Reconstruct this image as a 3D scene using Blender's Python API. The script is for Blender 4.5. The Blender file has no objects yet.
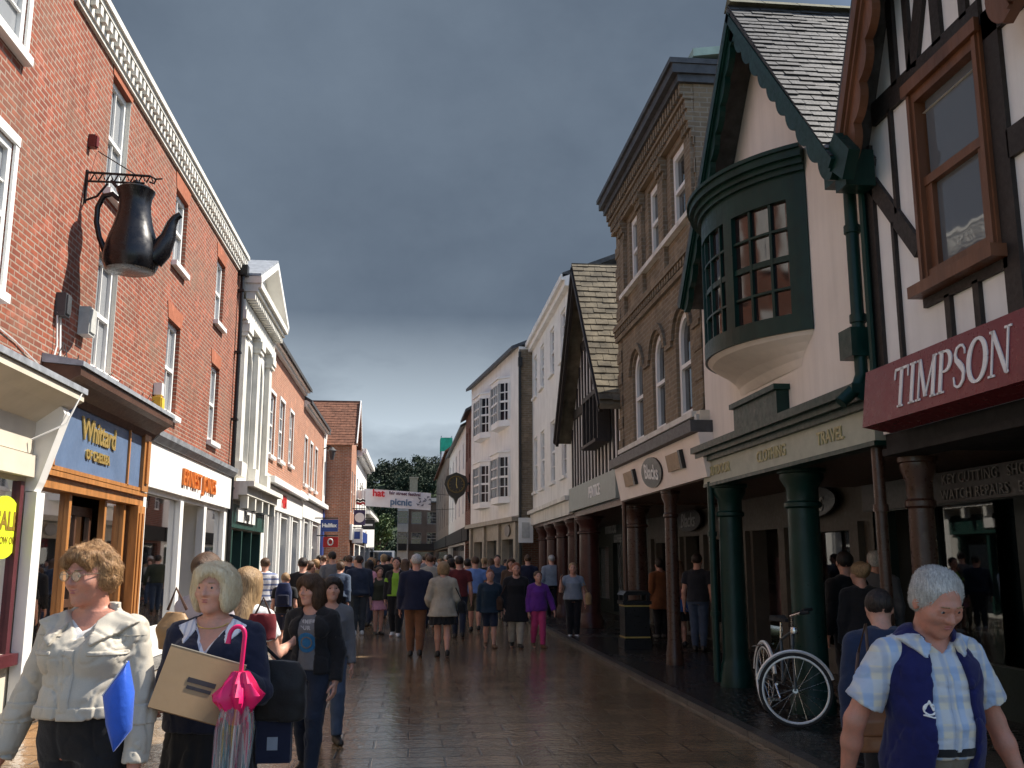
import bpy, bmesh, math, random
import numpy as np
from mathutils import Vector, Matrix
random.seed(7); RNG = np.random.RandomState(11)
SC = bpy.context.scene
COL = SC.collection
PI = math.pi
R = math.radians

# ------------------------------------------------------------------ materials
MATS = {}
def new_mat(name):
    m = bpy.data.materials.new(name); m.use_nodes = True
    nt = m.node_tree; b = nt.nodes['Principled BSDF']
    return m, nt, b
def lin(c):
    return tuple(c) + (1.0,)
def N(nt, t, **kw):
    n = nt.nodes.new(t)
    for k, v in kw.items():
        if k in n.inputs: n.inputs[k].default_value = v
        else: setattr(n, k, v)
    return n
def mixc(nt, fac, a, b, mode='MIX'):
    n = nt.nodes.new('ShaderNodeMix'); n.data_type = 'RGBA'; n.blend_type = mode
    for sock, v in ((n.inputs[0], fac), (n.inputs[6], a), (n.inputs[7], b)):
        if hasattr(v, 'links'): nt.links.new(v, sock)
        elif isinstance(v, (int, float)): sock.default_value = v
        else: sock.default_value = lin(v) if len(v) == 3 else v
    return n.outputs[2]
def coords(nt, kind='Object'):
    if kind == 'pos': return nt.nodes.new('ShaderNodeNewGeometry').outputs['Position']
    return nt.nodes.new('ShaderNodeTexCoord').outputs[kind]
def ramp(nt, v, lo, hi, a=0.0, b=1.0):
    n = nt.nodes.new('ShaderNodeMapRange'); n.inputs[1].default_value = lo; n.inputs[2].default_value = hi
    n.inputs[3].default_value = a; n.inputs[4].default_value = b; n.clamp = True
    nt.links.new(v, n.inputs[0]); return n.outputs[0]
def noise(nt, vec, scale, detail=3, rough=.55):
    n = N(nt, 'ShaderNodeTexNoise', Scale=scale, Detail=detail, Roughness=rough)
    nt.links.new(vec, n.inputs['Vector']); return n.outputs['Fac']
def bump(nt, b, h, strength=.3, dist=.01):
    n = N(nt, 'ShaderNodeBump', Strength=strength, Distance=dist)
    nt.links.new(h, n.inputs['Height']); nt.links.new(n.outputs[0], b.inputs['Normal']); return n
def stretch(nt, vec, s):
    n = nt.nodes.new('ShaderNodeVectorMath'); n.operation = 'MULTIPLY'
    nt.links.new(vec, n.inputs[0]); n.inputs[1].default_value = s; return n.outputs[0]
def mat(name, col, rough=.6, var=.25, scale=6.0, bmp=.15, bscale=None, metal=0.0, spec=.4, kind='Object', aniso=(1, 1, 1), coat=0, streak=0):
    if name in MATS: return MATS[name]
    m, nt, b = new_mat(name)
    v = stretch(nt, coords(nt, kind), aniso)
    n1 = noise(nt, v, scale, 4)
    dark = tuple(c * (1 - var) for c in col); lite = tuple(min(1, c * (1 + var * .6)) for c in col)
    cc = mixc(nt, ramp(nt, n1, .3, .7), dark, lite)
    if streak:  # rain streaks and grime, run down the wall
        n3 = noise(nt, stretch(nt, coords(nt, kind), (2.6, 2.6, .22)), 2.2, 5, .6); n4 = noise(nt, coords(nt, kind), .8, 4)
        cc = mixc(nt, ramp(nt, n3, .45, .75, 0, streak), cc, tuple(c * .45 for c in col)); cc = mixc(nt, ramp(nt, n4, .5, .75, 0, streak * .7), cc, (col[0] * .62, col[1] * .58, col[2] * .5))
    nt.links.new(cc, b.inputs['Base Color'])
    n2 = noise(nt, v, bscale or scale * 5, 4)
    nt.links.new(ramp(nt, n2, .25, .75, max(.02, rough - .12), min(1, rough + .12)), b.inputs['Roughness'])
    b.inputs['Metallic'].default_value = metal
    b.inputs['Specular IOR Level'].default_value = spec
    b.inputs['Coat Weight'].default_value = coat
    if bmp: bump(nt, b, n2, bmp, .01)
    MATS[name] = m; return m

def wallvec(nt):
    """horizontal run along the wall, height: works for any upright wall"""
    g = nt.nodes.new('ShaderNodeNewGeometry')
    sp = nt.nodes.new('ShaderNodeSeparateXYZ'); nt.links.new(g.outputs['Position'], sp.inputs[0])
    sn = nt.nodes.new('ShaderNodeSeparateXYZ'); nt.links.new(g.outputs['True Normal'], sn.inputs[0])
    def math_(op, a, b=None):
        n = nt.nodes.new('ShaderNodeMath'); n.operation = op
        for i, v in enumerate((a, b)):
            if v is None: continue
            if hasattr(v, 'links'): nt.links.new(v, n.inputs[i])
            else: n.inputs[i].default_value = v
        return n.outputs[0]
    nx = math_('ABSOLUTE', sn.outputs[0]); nx = math_('GREATER_THAN', nx, .7)
    run = math_('ADD', math_('MULTIPLY', sp.outputs[1], nx), math_('MULTIPLY', sp.outputs[0], math_('SUBTRACT', 1.0, nx)))
    c = nt.nodes.new('ShaderNodeCombineXYZ')
    nt.links.new(run, c.inputs[0]); nt.links.new(sp.outputs[2], c.inputs[1]); return c.outputs[0]
def brick(name, c1, c2, mortar, bw=.225, bh=.075, ms=.012, stain=(.12, .1, .09), stain_amt=.35, bmp=.6, rough=.85):
    if name in MATS: return MATS[name]
    m, nt, b = new_mat(name); v = wallvec(nt)
    t = N(nt, 'ShaderNodeTexBrick', **{'Scale': 1.0, 'Mortar Size': ms, 'Brick Width': bw, 'Row Height': bh, 'Bias': -.1, 'Mortar Smooth': .3})
    t.inputs['Color1'].default_value = lin(c1); t.inputs['Color2'].default_value = lin(c2); t.inputs['Mortar'].default_value = lin(mortar)
    nt.links.new(v, t.inputs['Vector'])
    n1 = noise(nt, v, .9, 5); n2 = noise(nt, v, 9, 4)
    c = mixc(nt, ramp(nt, n2, .35, .7, 0, .45), t.outputs['Color'], tuple(x * .55 for x in c1))
    c = mixc(nt, ramp(nt, n1, .48, .72, 0, stain_amt), c, stain)
    n5 = noise(nt, stretch(nt, v, (1.6, .2, 1)), 1.5, 5, .65); c = mixc(nt, ramp(nt, n5, .5, .72, 0, .4), c, tuple(x * .4 for x in c1))
    n6 = noise(nt, v, 2.7, 2); c = mixc(nt, ramp(nt, n6, .58, .64, 0, .28), c, tuple(min(1, x * 1.5 + .04) for x in c1))
    nt.links.new(c, b.inputs['Base Color']); b.inputs['Roughness'].default_value = rough
    b.inputs['Specular IOR Level'].default_value = .2
    inv = nt.nodes.new('ShaderNodeMath'); inv.operation = 'SUBTRACT'; inv.inputs[0].default_value = 1; nt.links.new(t.outputs['Fac'], inv.inputs[1])
    add = nt.nodes.new('ShaderNodeMath'); add.operation = 'MULTIPLY_ADD'; nt.links.new(n2, add.inputs[0]); add.inputs[1].default_value = .4; nt.links.new(inv.outputs[0], add.inputs[2])
    bump(nt, b, add.outputs[0], bmp, .012)
    MATS[name] = m; return m
def glass(name, tint=(.02, .025, .03), transp=.0, rough=.03, spec=.8):
    if name in MATS: return MATS[name]
    m, nt, b = new_mat(name)
    b.inputs['Base Color'].default_value = lin(tint); b.inputs['Roughness'].default_value = rough
    b.inputs['Specular IOR Level'].default_value = spec
    v = coords(nt, 'pos'); h = noise(nt, v, 1.7, 2); bump(nt, b, h, .06, .05)
    if transp:
        out = nt.nodes['Material Output']; tr = N(nt, 'ShaderNodeBsdfTransparent'); tr.inputs[0].default_value = (.9, .93, .92, 1)
        fr = N(nt, 'ShaderNodeFresnel', IOR=1.5); mx = nt.nodes.new('ShaderNodeMixShader')
        gl = N(nt, 'ShaderNodeBsdfGlossy', Roughness=.02)
        mn = nt.nodes.new('ShaderNodeMath'); mn.operation = 'MAXIMUM'; nt.links.new(fr.outputs[0], mn.inputs[0]); mn.inputs[1].default_value = 1 - transp
        nt.links.new(mn.outputs[0], mx.inputs[0]); nt.links.new(tr.outputs[0], mx.inputs[1]); nt.links.new(gl.outputs[0], mx.inputs[2])
        nt.links.new(mx.outputs[0], out.inputs['Surface'])
    MATS[name] = m; return m

# ------------------------------------------------------------------ objects
ROOT = {}
def tag(o, label=None, cat=None, group=None, kind=None):
    if label: o['label'] = label
    if cat: o['category'] = cat
    if group: o['group'] = group
    if kind: o['kind'] = kind
    return o
def thing(name, label, cat, loc=(0, 0, 0), group=None):
    o = bpy.data.objects.new(name, None); o.empty_display_size = .2; COL.objects.link(o); o.location = loc
    ROOT[o.name] = Vector(loc); tag(o, label, cat, group); return o
def link_mesh(name, me, m, parent=None, loc=None):
    o = bpy.data.objects.new(name, me); COL.objects.link(o)
    if m is not None:
        for mm in (m if isinstance(m, (list, tuple)) else [m]): me.materials.append(mm)
    if parent is not None:
        o.parent = parent; ROOT[o.name] = ROOT[parent.name]
    else:
        o.location = loc or (0, 0, 0); ROOT[o.name] = Vector(loc or (0, 0, 0))
    return o
class MB:
    def __init__(s, T=None): s.v = []; s.f = []; s.T = T; s.sm = []; s.mi = []; s.cur = 0
    def add(s, vs, fs, smooth=False):
        b = len(s.v)
        s.v += [tuple(s.T(*v)) if s.T else tuple(v) for v in vs]
        for f in fs: s.f.append([b + i for i in f]); s.sm.append(smooth); s.mi.append(s.cur)
        return s
    def box(s, x0, x1, y0, y1, z0, z1):
        v = [(x0, y0, z0), (x1, y0, z0), (x1, y1, z0), (x0, y1, z0), (x0, y0, z1), (x1, y0, z1), (x1, y1, z1), (x0, y1, z1)]
        return s.add(v, [(0, 3, 2, 1), (4, 5, 6, 7), (0, 1, 5, 4), (1, 2, 6, 5), (2, 3, 7, 6), (3, 0, 4, 7)])
    def hexa(s, p):  # 8 points: bottom 4 then top 4
        return s.add(p, [(0, 3, 2, 1), (4, 5, 6, 7), (0, 1, 5, 4), (1, 2, 6, 5), (2, 3, 7, 6), (3, 0, 4, 7)])
    def beam(s, a, b, w, d, up=(0, 1, 0)):
        """square bar from a to b; w across, d along 'up'"""
        a = Vector(a); b = Vector(b); t = (b - a).normalized(); u = Vector(up); u = (u - t * u.dot(t)).normalized(); c = t.cross(u)
        P = []
        for q in (a, b):
            for i, j in ((-1, -1), (1, -1), (1, 1), (-1, 1)): P.append(tuple(q + c * (i * w / 2) + u * (j * d / 2)))
        return s.add(P, [(0, 3, 2, 1), (4, 5, 6, 7), (0, 1, 5, 4), (1, 2, 6, 5), (2, 3, 7, 6), (3, 0, 4, 7)])
    def prism(s, poly, d0, d1, axis=1):
        """polygon in the two axes other than 'axis', extruded from d0 to d1 along it"""
        n = len(poly)
        def P(p, d):
            q = list(p); q.insert(axis, d); return tuple(q)
        vs = [P(p, d0) for p in poly] + [P(p, d1) for p in poly]
        fs = [tuple(range(n))[::-1], tuple(range(n, 2 * n))] + [(i, (i + 1) % n, n + (i + 1) % n, n + i) for i in range(n)]
        return s.add(vs, fs)
    def tube(s, pts, rad, n=10, cap=True):
        pts = [Vector(p) for p in pts]; k = len(pts)
        rad = rad if isinstance(rad, (list, tuple)) else [rad] * k
        vs = []; ref = Vector((.13, .21, .97))
        for i, p in enumerate(pts):
            t = (pts[min(i + 1, k - 1)] - pts[max(i - 1, 0)]).normalized()
            u = ref - t * ref.dot(t)
            if u.length < .2: ref = Vector((.97, .1, .2)); u = ref - t * ref.dot(t)
            u.normalize(); w = t.cross(u); ref = u
            for j in range(n):
                a = 2 * PI * j / n; vs.append(tuple(p + (u * math.cos(a) + w * math.sin(a)) * rad[i]))
        fs = [(i * n + j, i * n + (j + 1) % n, (i + 1) * n + (j + 1) % n, (i + 1) * n + j) for i in range(k - 1) for j in range(n)]
        if cap: fs += [tuple(range(n))[::-1], tuple(range((k - 1) * n, k * n))]
        return s.add(vs, fs, True)
    def lathe(s, c, prof, n=20, ax=None, sx=1, sy=1):
        """prof: (r, z) list about a vertical axis through c"""
        vs = []; k = len(prof)
        for r, z in prof:
            for j in range(n):
                a = 2 * PI * j / n; vs.append((c[0] + sx * r * math.cos(a), c[1] + sy * r * math.sin(a), c[2] + z))
        fs = [(i * n + j, i * n + (j + 1) % n, (i + 1) * n + (j + 1) % n, (i + 1) * n + j) for i in range(k - 1) for j in range(n)]
        fs += [tuple(range(n))[::-1], tuple(range((k - 1) * n, k * n))]
        return s.add(vs, fs, True)
    def build(s, name, m, parent=None, loc=None, label=None):
        base = ROOT[parent.name] if parent is not None else Vector(loc or (0, 0, 0))
        me = bpy.data.meshes.new(name)
        me.from_pydata([tuple(Vector(v) - base) for v in s.v], [], s.f)
        me.polygons.foreach_set('use_smooth', s.sm)
        if isinstance(m, (list, tuple)): me.polygons.foreach_set('material_index', s.mi)
        me.update()
        o = link_mesh(name, me, m, parent, loc)
        if any(s.sm):
            try: me.set_sharp_from_angle(angle=R(40))
            except Exception: pass
        if label: o['label'] = label
        return o
def copy_tree(o, parent=None):
    c = o.copy(); COL.objects.link(c); c.parent = parent
    ROOT[c.name] = ROOT[o.name]
    for ch in [x for x in o.children]: copy_tree(ch, c)
    return c
def text_mb(body, size, T, align='CENTER', ext=.012, shear=0, spacing=1.0, bold=0.0):
    """letters as solid mesh; T maps (along, up, out) to the world"""
    cu = bpy.data.curves.new('txt', 'FONT'); cu.body = body; cu.size = size; cu.align_x = align; cu.align_y = 'CENTER'
    cu.extrude = ext / 2; cu.shear = shear; cu.space_character = spacing; cu.offset = bold; cu.resolution_u = 3
    ob = bpy.data.objects.new('txt', cu); COL.objects.link(ob)
    dg = bpy.context.evaluated_depsgraph_get(); me = bpy.data.meshes.new_from_object(ob.evaluated_get(dg))
    mb = MB(); mb.add([tuple(T(v.co.x, v.co.y, v.co.z + ext / 2)) for v in me.vertices], [tuple(p.vertices) for p in me.polygons])
    bpy.data.objects.remove(ob); bpy.data.curves.remove(cu); bpy.data.meshes.remove(me); return mb

# ------------------------------------------------------------------ people: signed distance bodies
def lattice_noise(P, scale, seed=0):
    q = P * scale + seed * 13.37; i = np.floor(q).astype(np.int64); f = (q - i).astype(np.float32); f = f * f * (3 - 2 * f)
    def h(a, b, c):
        n = (a * 73856093) ^ (b * 19349663) ^ (c * 83492791); n = (n ^ (n >> 13)) * 1274126177 & 0x7fffffff
        return (n % 10007).astype(np.float32) / 10007.0
    o = 0
    for dx in (0, 1):
        for dy in (0, 1):
            for dz in (0, 1):
                w = (f[..., 0] if dx else 1 - f[..., 0]) * (f[..., 1] if dy else 1 - f[..., 1]) * (f[..., 2] if dz else 1 - f[..., 2])
                o = o + w * h(i[..., 0] + dx, i[..., 1] + dy, i[..., 2] + dz)
    return o - .5
def smin(a, b, k):
    h = np.clip(k - np.abs(a - b), 0, None) / k
    return np.minimum(a, b) - h * h * k * .25
def rotm(rx=0, ry=0, rz=0):
    m = Matrix.Rotation(R(rz), 3, 'Z') @ Matrix.Rotation(R(ry), 3, 'Y') @ Matrix.Rotation(R(rx), 3, 'X')
    return np.array(m, dtype=np.float32)
class X:  # rigid transform of a body segment
    def __init__(s, M=None, o=(0, 0, 0)):
        s.M = np.eye(3, dtype=np.float32) if M is None else M; s.o = np.array(o, dtype=np.float32)
    def inv(s, P): return (P - s.o) @ s.M          # M^T (p-o)
    def fw(s, p): return s.M @ np.array(p, dtype=np.float32) + s.o
# primitives: dicts with 'fn'(P)->d and 'lo','hi' bounds
def cone(a, b, ra, rb, k=.02, flat=None, sq=None):
    a = np.array(a, np.float32); b = np.array(b, np.float32); ab = b - a; L2 = float(ab @ ab) + 1e-9; L = math.sqrt(L2)
    m = max(ra, rb)
    def fn(P):
        t0 = ((P - a) @ ab) / L2; t = np.clip(t0, 0, 1)
        q = P - a - t[..., None] * ab
        d = np.sqrt((q * q).sum(-1)) - (ra + t * (rb - ra))
        if flat: 
            if 'b' in flat: d = np.maximum(d, (t0 - 1) * L)
            if 'a' in flat: d = np.maximum(d, -t0 * L)
        return d
    return dict(fn=fn, lo=np.minimum(a, b) - m, hi=np.maximum(a, b) + m, k=k)
def ell(c, r, k=.02, X_=None, M=None):
    c = np.array(c, np.float32); r = np.array(r, np.float32)
    cw = X_.fw(c) if X_ else c; m = float(max(r))
    def fn(P):
        q = (X_.inv(P) if X_ else P) - c
        if M is not None: q = q @ M
        q = q / r; n = np.sqrt((q * q).sum(-1)); g = np.sqrt(((q / r) ** 2).sum(-1)) + 1e-6
        return n * (n - 1) / g
    return dict(fn=fn, lo=cw - m, hi=cw + m, k=k)
def conex(X_, a, b, ra, rb, k=.02, flat=None): return cone(X_.fw(a), X_.fw(b), ra, rb, k, flat)
def stack(prof, k=.03, X_=None, infl=0.0, p=2.2):
    """prof rows: z, cy, rx, ry"""
    A = np.array(prof, np.float32); z0, z1 = A[0, 0], A[-1, 0]
    rm = float(max(A[:, 2].max(), A[:, 3].max())) + infl + .05
    cs = [(-rm, -rm, z0), (rm, rm, z1), (-rm, rm, z0), (rm, -rm, z1), (-rm, -rm, z1), (rm, rm, z0), (rm, -rm, z0), (-rm, rm, z1)]
    cs = np.array([X_.fw(c) if X_ else c for c in cs])
    def fn(P):
        q = X_.inv(P) if X_ else P
        z = q[..., 2]; zc = np.clip(z, z0, z1)
        cy = np.interp(zc, A[:, 0], A[:, 1]); rx = np.interp(zc, A[:, 0], A[:, 2]) + infl; ry = np.interp(zc, A[:, 0], A[:, 3]) + infl
        u = np.abs(q[..., 0]) / rx; v = np.abs(q[..., 1] - cy) / ry
        n = (u ** p + v ** p) ** (1 / p)
        d = (n - 1) * np.minimum(rx, ry)
        return np.maximum(d, np.maximum(z0 - z, z - z1)).astype(np.float32)
    return dict(fn=fn, lo=cs.min(0), hi=cs.max(0), k=k)
def half(pt, nrm):
    pt = np.array(pt, np.float32); n = np.array(nrm, np.float32); n /= np.linalg.norm(n)
    return lambda P: (P - pt) @ n          # keeps the side where this is negative
def polygonise(prims, vox, carve=(), clips=(), disp=None, lo=None, hi=None, region=None, post=()):
    if lo is None:
        lo = np.min([p['lo'] for p in prims], 0) - .03; hi = np.max([p['hi'] for p in prims], 0) + .03
    ax = [np.arange(lo[i], hi[i] + vox, vox, dtype=np.float32) for i in range(3)]
    F = np.full([len(a) for a in ax], .08, np.float32)
    mg = .05 + vox
    def sub(p):
        sl = []
        for i in range(3):
            a = np.searchsorted(ax[i], p['lo'][i] - mg); b = np.searchsorted(ax[i], p['hi'][i] + mg)
            sl.append(slice(a, max(a, b)))
        return tuple(sl)
    def grid(sl):
        g = np.meshgrid(*[ax[i][sl[i]] for i in range(3)], indexing='ij'); return np.stack(g, -1)
    for p in prims:
        sl = sub(p)
        if 0 in F[sl].shape: continue
        F[sl] = smin(F[sl], p['fn'](grid(sl)), max(p['k'], 1e-4))
    for p in carve:
        sl = sub(p)
        if 0 in F[sl].shape: continue
        F[sl] = -smin(-F[sl], p['fn'](grid(sl)), max(p['k'], 1e-4))
    for p in post:
        sl = sub(p)
        if 0 in F[sl].shape: continue
        F[sl] = smin(F[sl], p['fn'](grid(sl)), max(p['k'], 1e-4))
    if clips or disp:
        G = grid((slice(None),) * 3)
        if disp: 
            near = np.abs(F) < .04; F[near] += disp(G[near])
        for c in clips: F = np.maximum(F, c(G).astype(np.float32))
    # surface nets
    I = F < 0
    s = [slice(0, -1), slice(1, None)]
    cnt = sum(I[s[a], s[b], s[c]].astype(np.int8) for a in (0, 1) for b in (0, 1) for c in (0, 1))
    cells = np.argwhere((cnt > 0) & (cnt < 8))
    if len(cells) == 0: return np.zeros((0, 3)), []
    idx = np.full(cnt.shape, -1, np.int64); idx[tuple(cells.T)] = np.arange(len(cells))
    acc = np.zeros((len(cells), 3)); num = np.zeros(len(cells))
    cor = [(a, b, c) for a in (0, 1) for b in (0, 1) for c in (0, 1)]
    val = {c: F[cells[:, 0] + c[0], cells[:, 1] + c[1], cells[:, 2] + c[2]] for c in cor}
    for c in cor:
        for d in range(3):
            if c[d]: continue
            e = list(c); e[d] = 1; e = tuple(e)
            A, B = val[c], val[e]; m = (A < 0) != (B < 0)
            t = np.where(m, A / np.where(m, A - B, 1), 0)
            for i in range(3): acc[:, i] += np.where(m, c[i] + (t if i == d else 0), 0)
            num += m
    V = (cells + acc / num[:, None]) * vox + np.array([a[0] for a in ax])
    faces = []
    for d in range(3):
        a, b = [i for i in range(3) if i != d]
        sl0 = [slice(None)] * 3; sl1 = [slice(None)] * 3; sl0[d] = slice(0, -1); sl1[d] = slice(1, None)
        ch = I[tuple(sl0)] != I[tuple(sl1)]
        E = np.argwhere(ch)
        E = E[(E[:, a] > 0) & (E[:, b] > 0) & (E[:, a] < cnt.shape[a]) & (E[:, b] < cnt.shape[b])]
        if len(E) == 0: continue
        q = []
        for da, db in ((1, 1), (0, 1), (0, 0), (1, 0)):
            e = E.copy(); e[:, a] -= da; e[:, b] -= db; q.append(idx[e[:, 0], e[:, 1], e[:, 2]])
        Q = np.stack(q, 1); flip = I[tuple(sl0)][tuple(E.T)] ^ (d == 1)
        Q[flip] = Q[flip][:, ::-1]; Q = Q[(Q >= 0).all(1)]
        faces.append(Q[:, ::-1])
    Q = np.concatenate(faces)
    if region is not None:
        keep = region(V[Q].mean(1)); Q = Q[keep]
    return V, Q.tolist()
def join_nets(parts):
    V = []; Fs = []; b = 0
    for v, f in parts:
        V.append(v); Fs += [[b + i for i in q] for q in f]; b += len(v)
    return np.concatenate(V) if V else np.zeros((0, 3)), Fs
def net_obj(name, VF, m, parent, label=None):
    V, Fc = VF
    if len(Fc) == 0: return None
    used = np.unique(np.array(Fc)); mp = np.full(len(V), -1, np.int64); mp[used] = np.arange(len(used))
    V = V[used]; Fc = mp[np.array(Fc)].tolist()
    me = bpy.data.meshes.new(name); me.from_pydata(V.tolist(), [], Fc); me.update()
    me.polygons.foreach_set('use_smooth', [True] * len(me.polygons))
    o = bpy.data.objects.new(name, me); COL.objects.link(o); me.materials.append(m)
    if parent is not None: o.parent = parent
    if label: o['label'] = label
    return o
# ------------------------------------------------------------------ people
def skin_mat(name, col):
    if name in MATS: return MATS[name]
    m, nt, b = new_mat(name); v = coords(nt)
    n = noise(nt, v, 26, 5); c = mixc(nt, ramp(nt, n, .35, .7), (col[0] * .88, col[1] * .84, col[2] * .82), (min(1, col[0] * 1.1), col[1] * .9, col[2] * .84)); c = mixc(nt, ramp(nt, noise(nt, v, 170, 2), .55, .75, 0, .35), c, (col[0] * .7, col[1] * .55, col[2] * .5))
    nt.links.new(c, b.inputs['Base Color']); b.inputs['Roughness'].default_value = .5
    b.inputs['Subsurface Weight'].default_value = .08; b.inputs['Subsurface Radius'].default_value = (.02, .008, .005)
    bump(nt, b, noise(nt, v, 90, 5), .35, .004); MATS[name] = m; return m
def cloth(name, col, rough=.85, var=.22, scale=9, bmp=.35, fine=260):
    if name in MATS: return MATS[name]
    m, nt, b = new_mat(name); v = coords(nt)
    n1 = noise(nt, v, scale, 5); n2 = noise(nt, v, fine, 2)
    c = mixc(nt, ramp(nt, n1, .3, .72), tuple(x * (1 - var) for x in col), tuple(min(1, x * (1 + var * .5)) for x in col))
    c = mixc(nt, ramp(nt, n2, .3, .7, 0, .25), c, tuple(x * .6 for x in col))
    nt.links.new(c, b.inputs['Base Color']); b.inputs['Roughness'].default_value = rough
    b.inputs['Specular IOR Level'].default_value = .25; b.inputs['Sheen Weight'].default_value = .15
    h2 = nt.nodes.new('ShaderNodeMath'); h2.operation = 'MULTIPLY_ADD'; nt.links.new(noise(nt, v, 420, 2), h2.inputs[0]); h2.inputs[1].default_value = .35; nt.links.new(noise(nt, v, 30, 5), h2.inputs[2]); bump(nt, b, h2.outputs[0], bmp, .012); MATS[name] = m; return m
def hair_mat(name, c1, c2):
    if name in MATS: return MATS[name]
    m, nt, b = new_mat(name); v = stretch(nt, coords(nt), (1, 1, .14))
    n = noise(nt, v, 150, 3); n2 = noise(nt, coords(nt), 14, 3)
    c = mixc(nt, ramp(nt, n, .35, .65), c1, c2); c = mixc(nt, ramp(nt, n2, .4, .75, 0, .3), c, tuple(x * .6 for x in c1))
    nt.links.new(c, b.inputs['Base Color']); b.inputs['Roughness'].default_value = .5; b.inputs['Specular IOR Level'].default_value = .35
    bump(nt, b, n, .7, .01); MATS[name] = m; return m
def stripes(name, c1, c2, freq, axis=2, c3=None, lo=.5):
    if name in MATS: return MATS[name]
    m, nt, b = new_mat(name); v = coords(nt); s = nt.nodes.new('ShaderNodeSeparateXYZ'); nt.links.new(v, s.inputs[0])
    def band(ax, f, ph, thr):
        a = nt.nodes.new('ShaderNodeMath'); a.operation = 'MULTIPLY_ADD'; nt.links.new(s.outputs[ax], a.inputs[0]); a.inputs[1].default_value = f; a.inputs[2].default_value = ph
        q = nt.nodes.new('ShaderNodeMath'); q.operation = 'SINE'; nt.links.new(a.outputs[0], q.inputs[0]); return ramp(nt, q.outputs[0], thr - .15, thr + .15)
    c = mixc(nt, band(axis, freq, 0, lo), c1, c2)
    if c3:  # a check: a second set across, and narrow lines
        f2 = nt.nodes.new('ShaderNodeMath'); f2.operation = 'MULTIPLY'; nt.links.new(band(2, freq, 1.0, .0), f2.inputs[0]); f2.inputs[1].default_value = .6
        c = mixc(nt, f2.outputs[0], c, c3)
        f3 = nt.nodes.new('ShaderNodeMath'); f3.operation = 'MULTIPLY'; nt.links.new(band(axis, freq, 2.4, .8), f3.inputs[0]); f3.inputs[1].default_value = .55
        c = mixc(nt, f3.outputs[0], c, (.28, .36, .52))
        f4 = nt.nodes.new('ShaderNodeMath'); f4.operation = 'MULTIPLY'; nt.links.new(band(2, freq, 3.6, .8), f4.inputs[0]); f4.inputs[1].default_value = .45
        c = mixc(nt, f4.outputs[0], c, (.28, .36, .52))
    nt.links.new(c, b.inputs['Base Color']); b.inputs['Roughness'].default_value = .85; b.inputs['Specular IOR Level'].default_value = .2
    bump(nt, b, noise(nt, v, 30, 5), .35, .012); MATS[name] = m; return m

SKIN = skin_mat('skin_fair', (.56, .33, .25)); SKIN2 = skin_mat('skin_ruddy', (.50, .25, .18))
SKIN3 = skin_mat('skin_shade', (.45, .26, .18))
HAIR = {k: hair_mat('hair_' + k, a, b) for k, a, b in (
    ('blonde', (.78, .64, .40), (.95, .87, .66)), ('auburn', (.22, .11, .05), (.5, .3, .14)), ('brown', (.05, .028, .016), (.13, .07, .04)),
    ('dark', (.012, .009, .008), (.04, .026, .02)), ('grey', (.34, .325, .30), (.70, .68, .64)), ('fair', (.2, .12, .06), (.44, .29, .15)), ('red', (.16, .05, .02), (.32, .11, .05)))}
EYEW = mat('eye_white', (.42, .36, .34), .2, .05, bmp=0); IRIS = mat('iris_dark', (.03, .03, .035), .15, .1, bmp=0)
LIP = mat('lip_pink', (.42, .15, .14), .4, .1, 60, .1)
SHOE = mat('shoe_dark', (.02, .017, .015), .4, .3, 30); SHOEW = mat('shoe_white', (.7, .7, .68), .5, .1, 30); SHOEB = mat('shoe_brown', (.12, .06, .03), .5, .2, 30)

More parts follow.
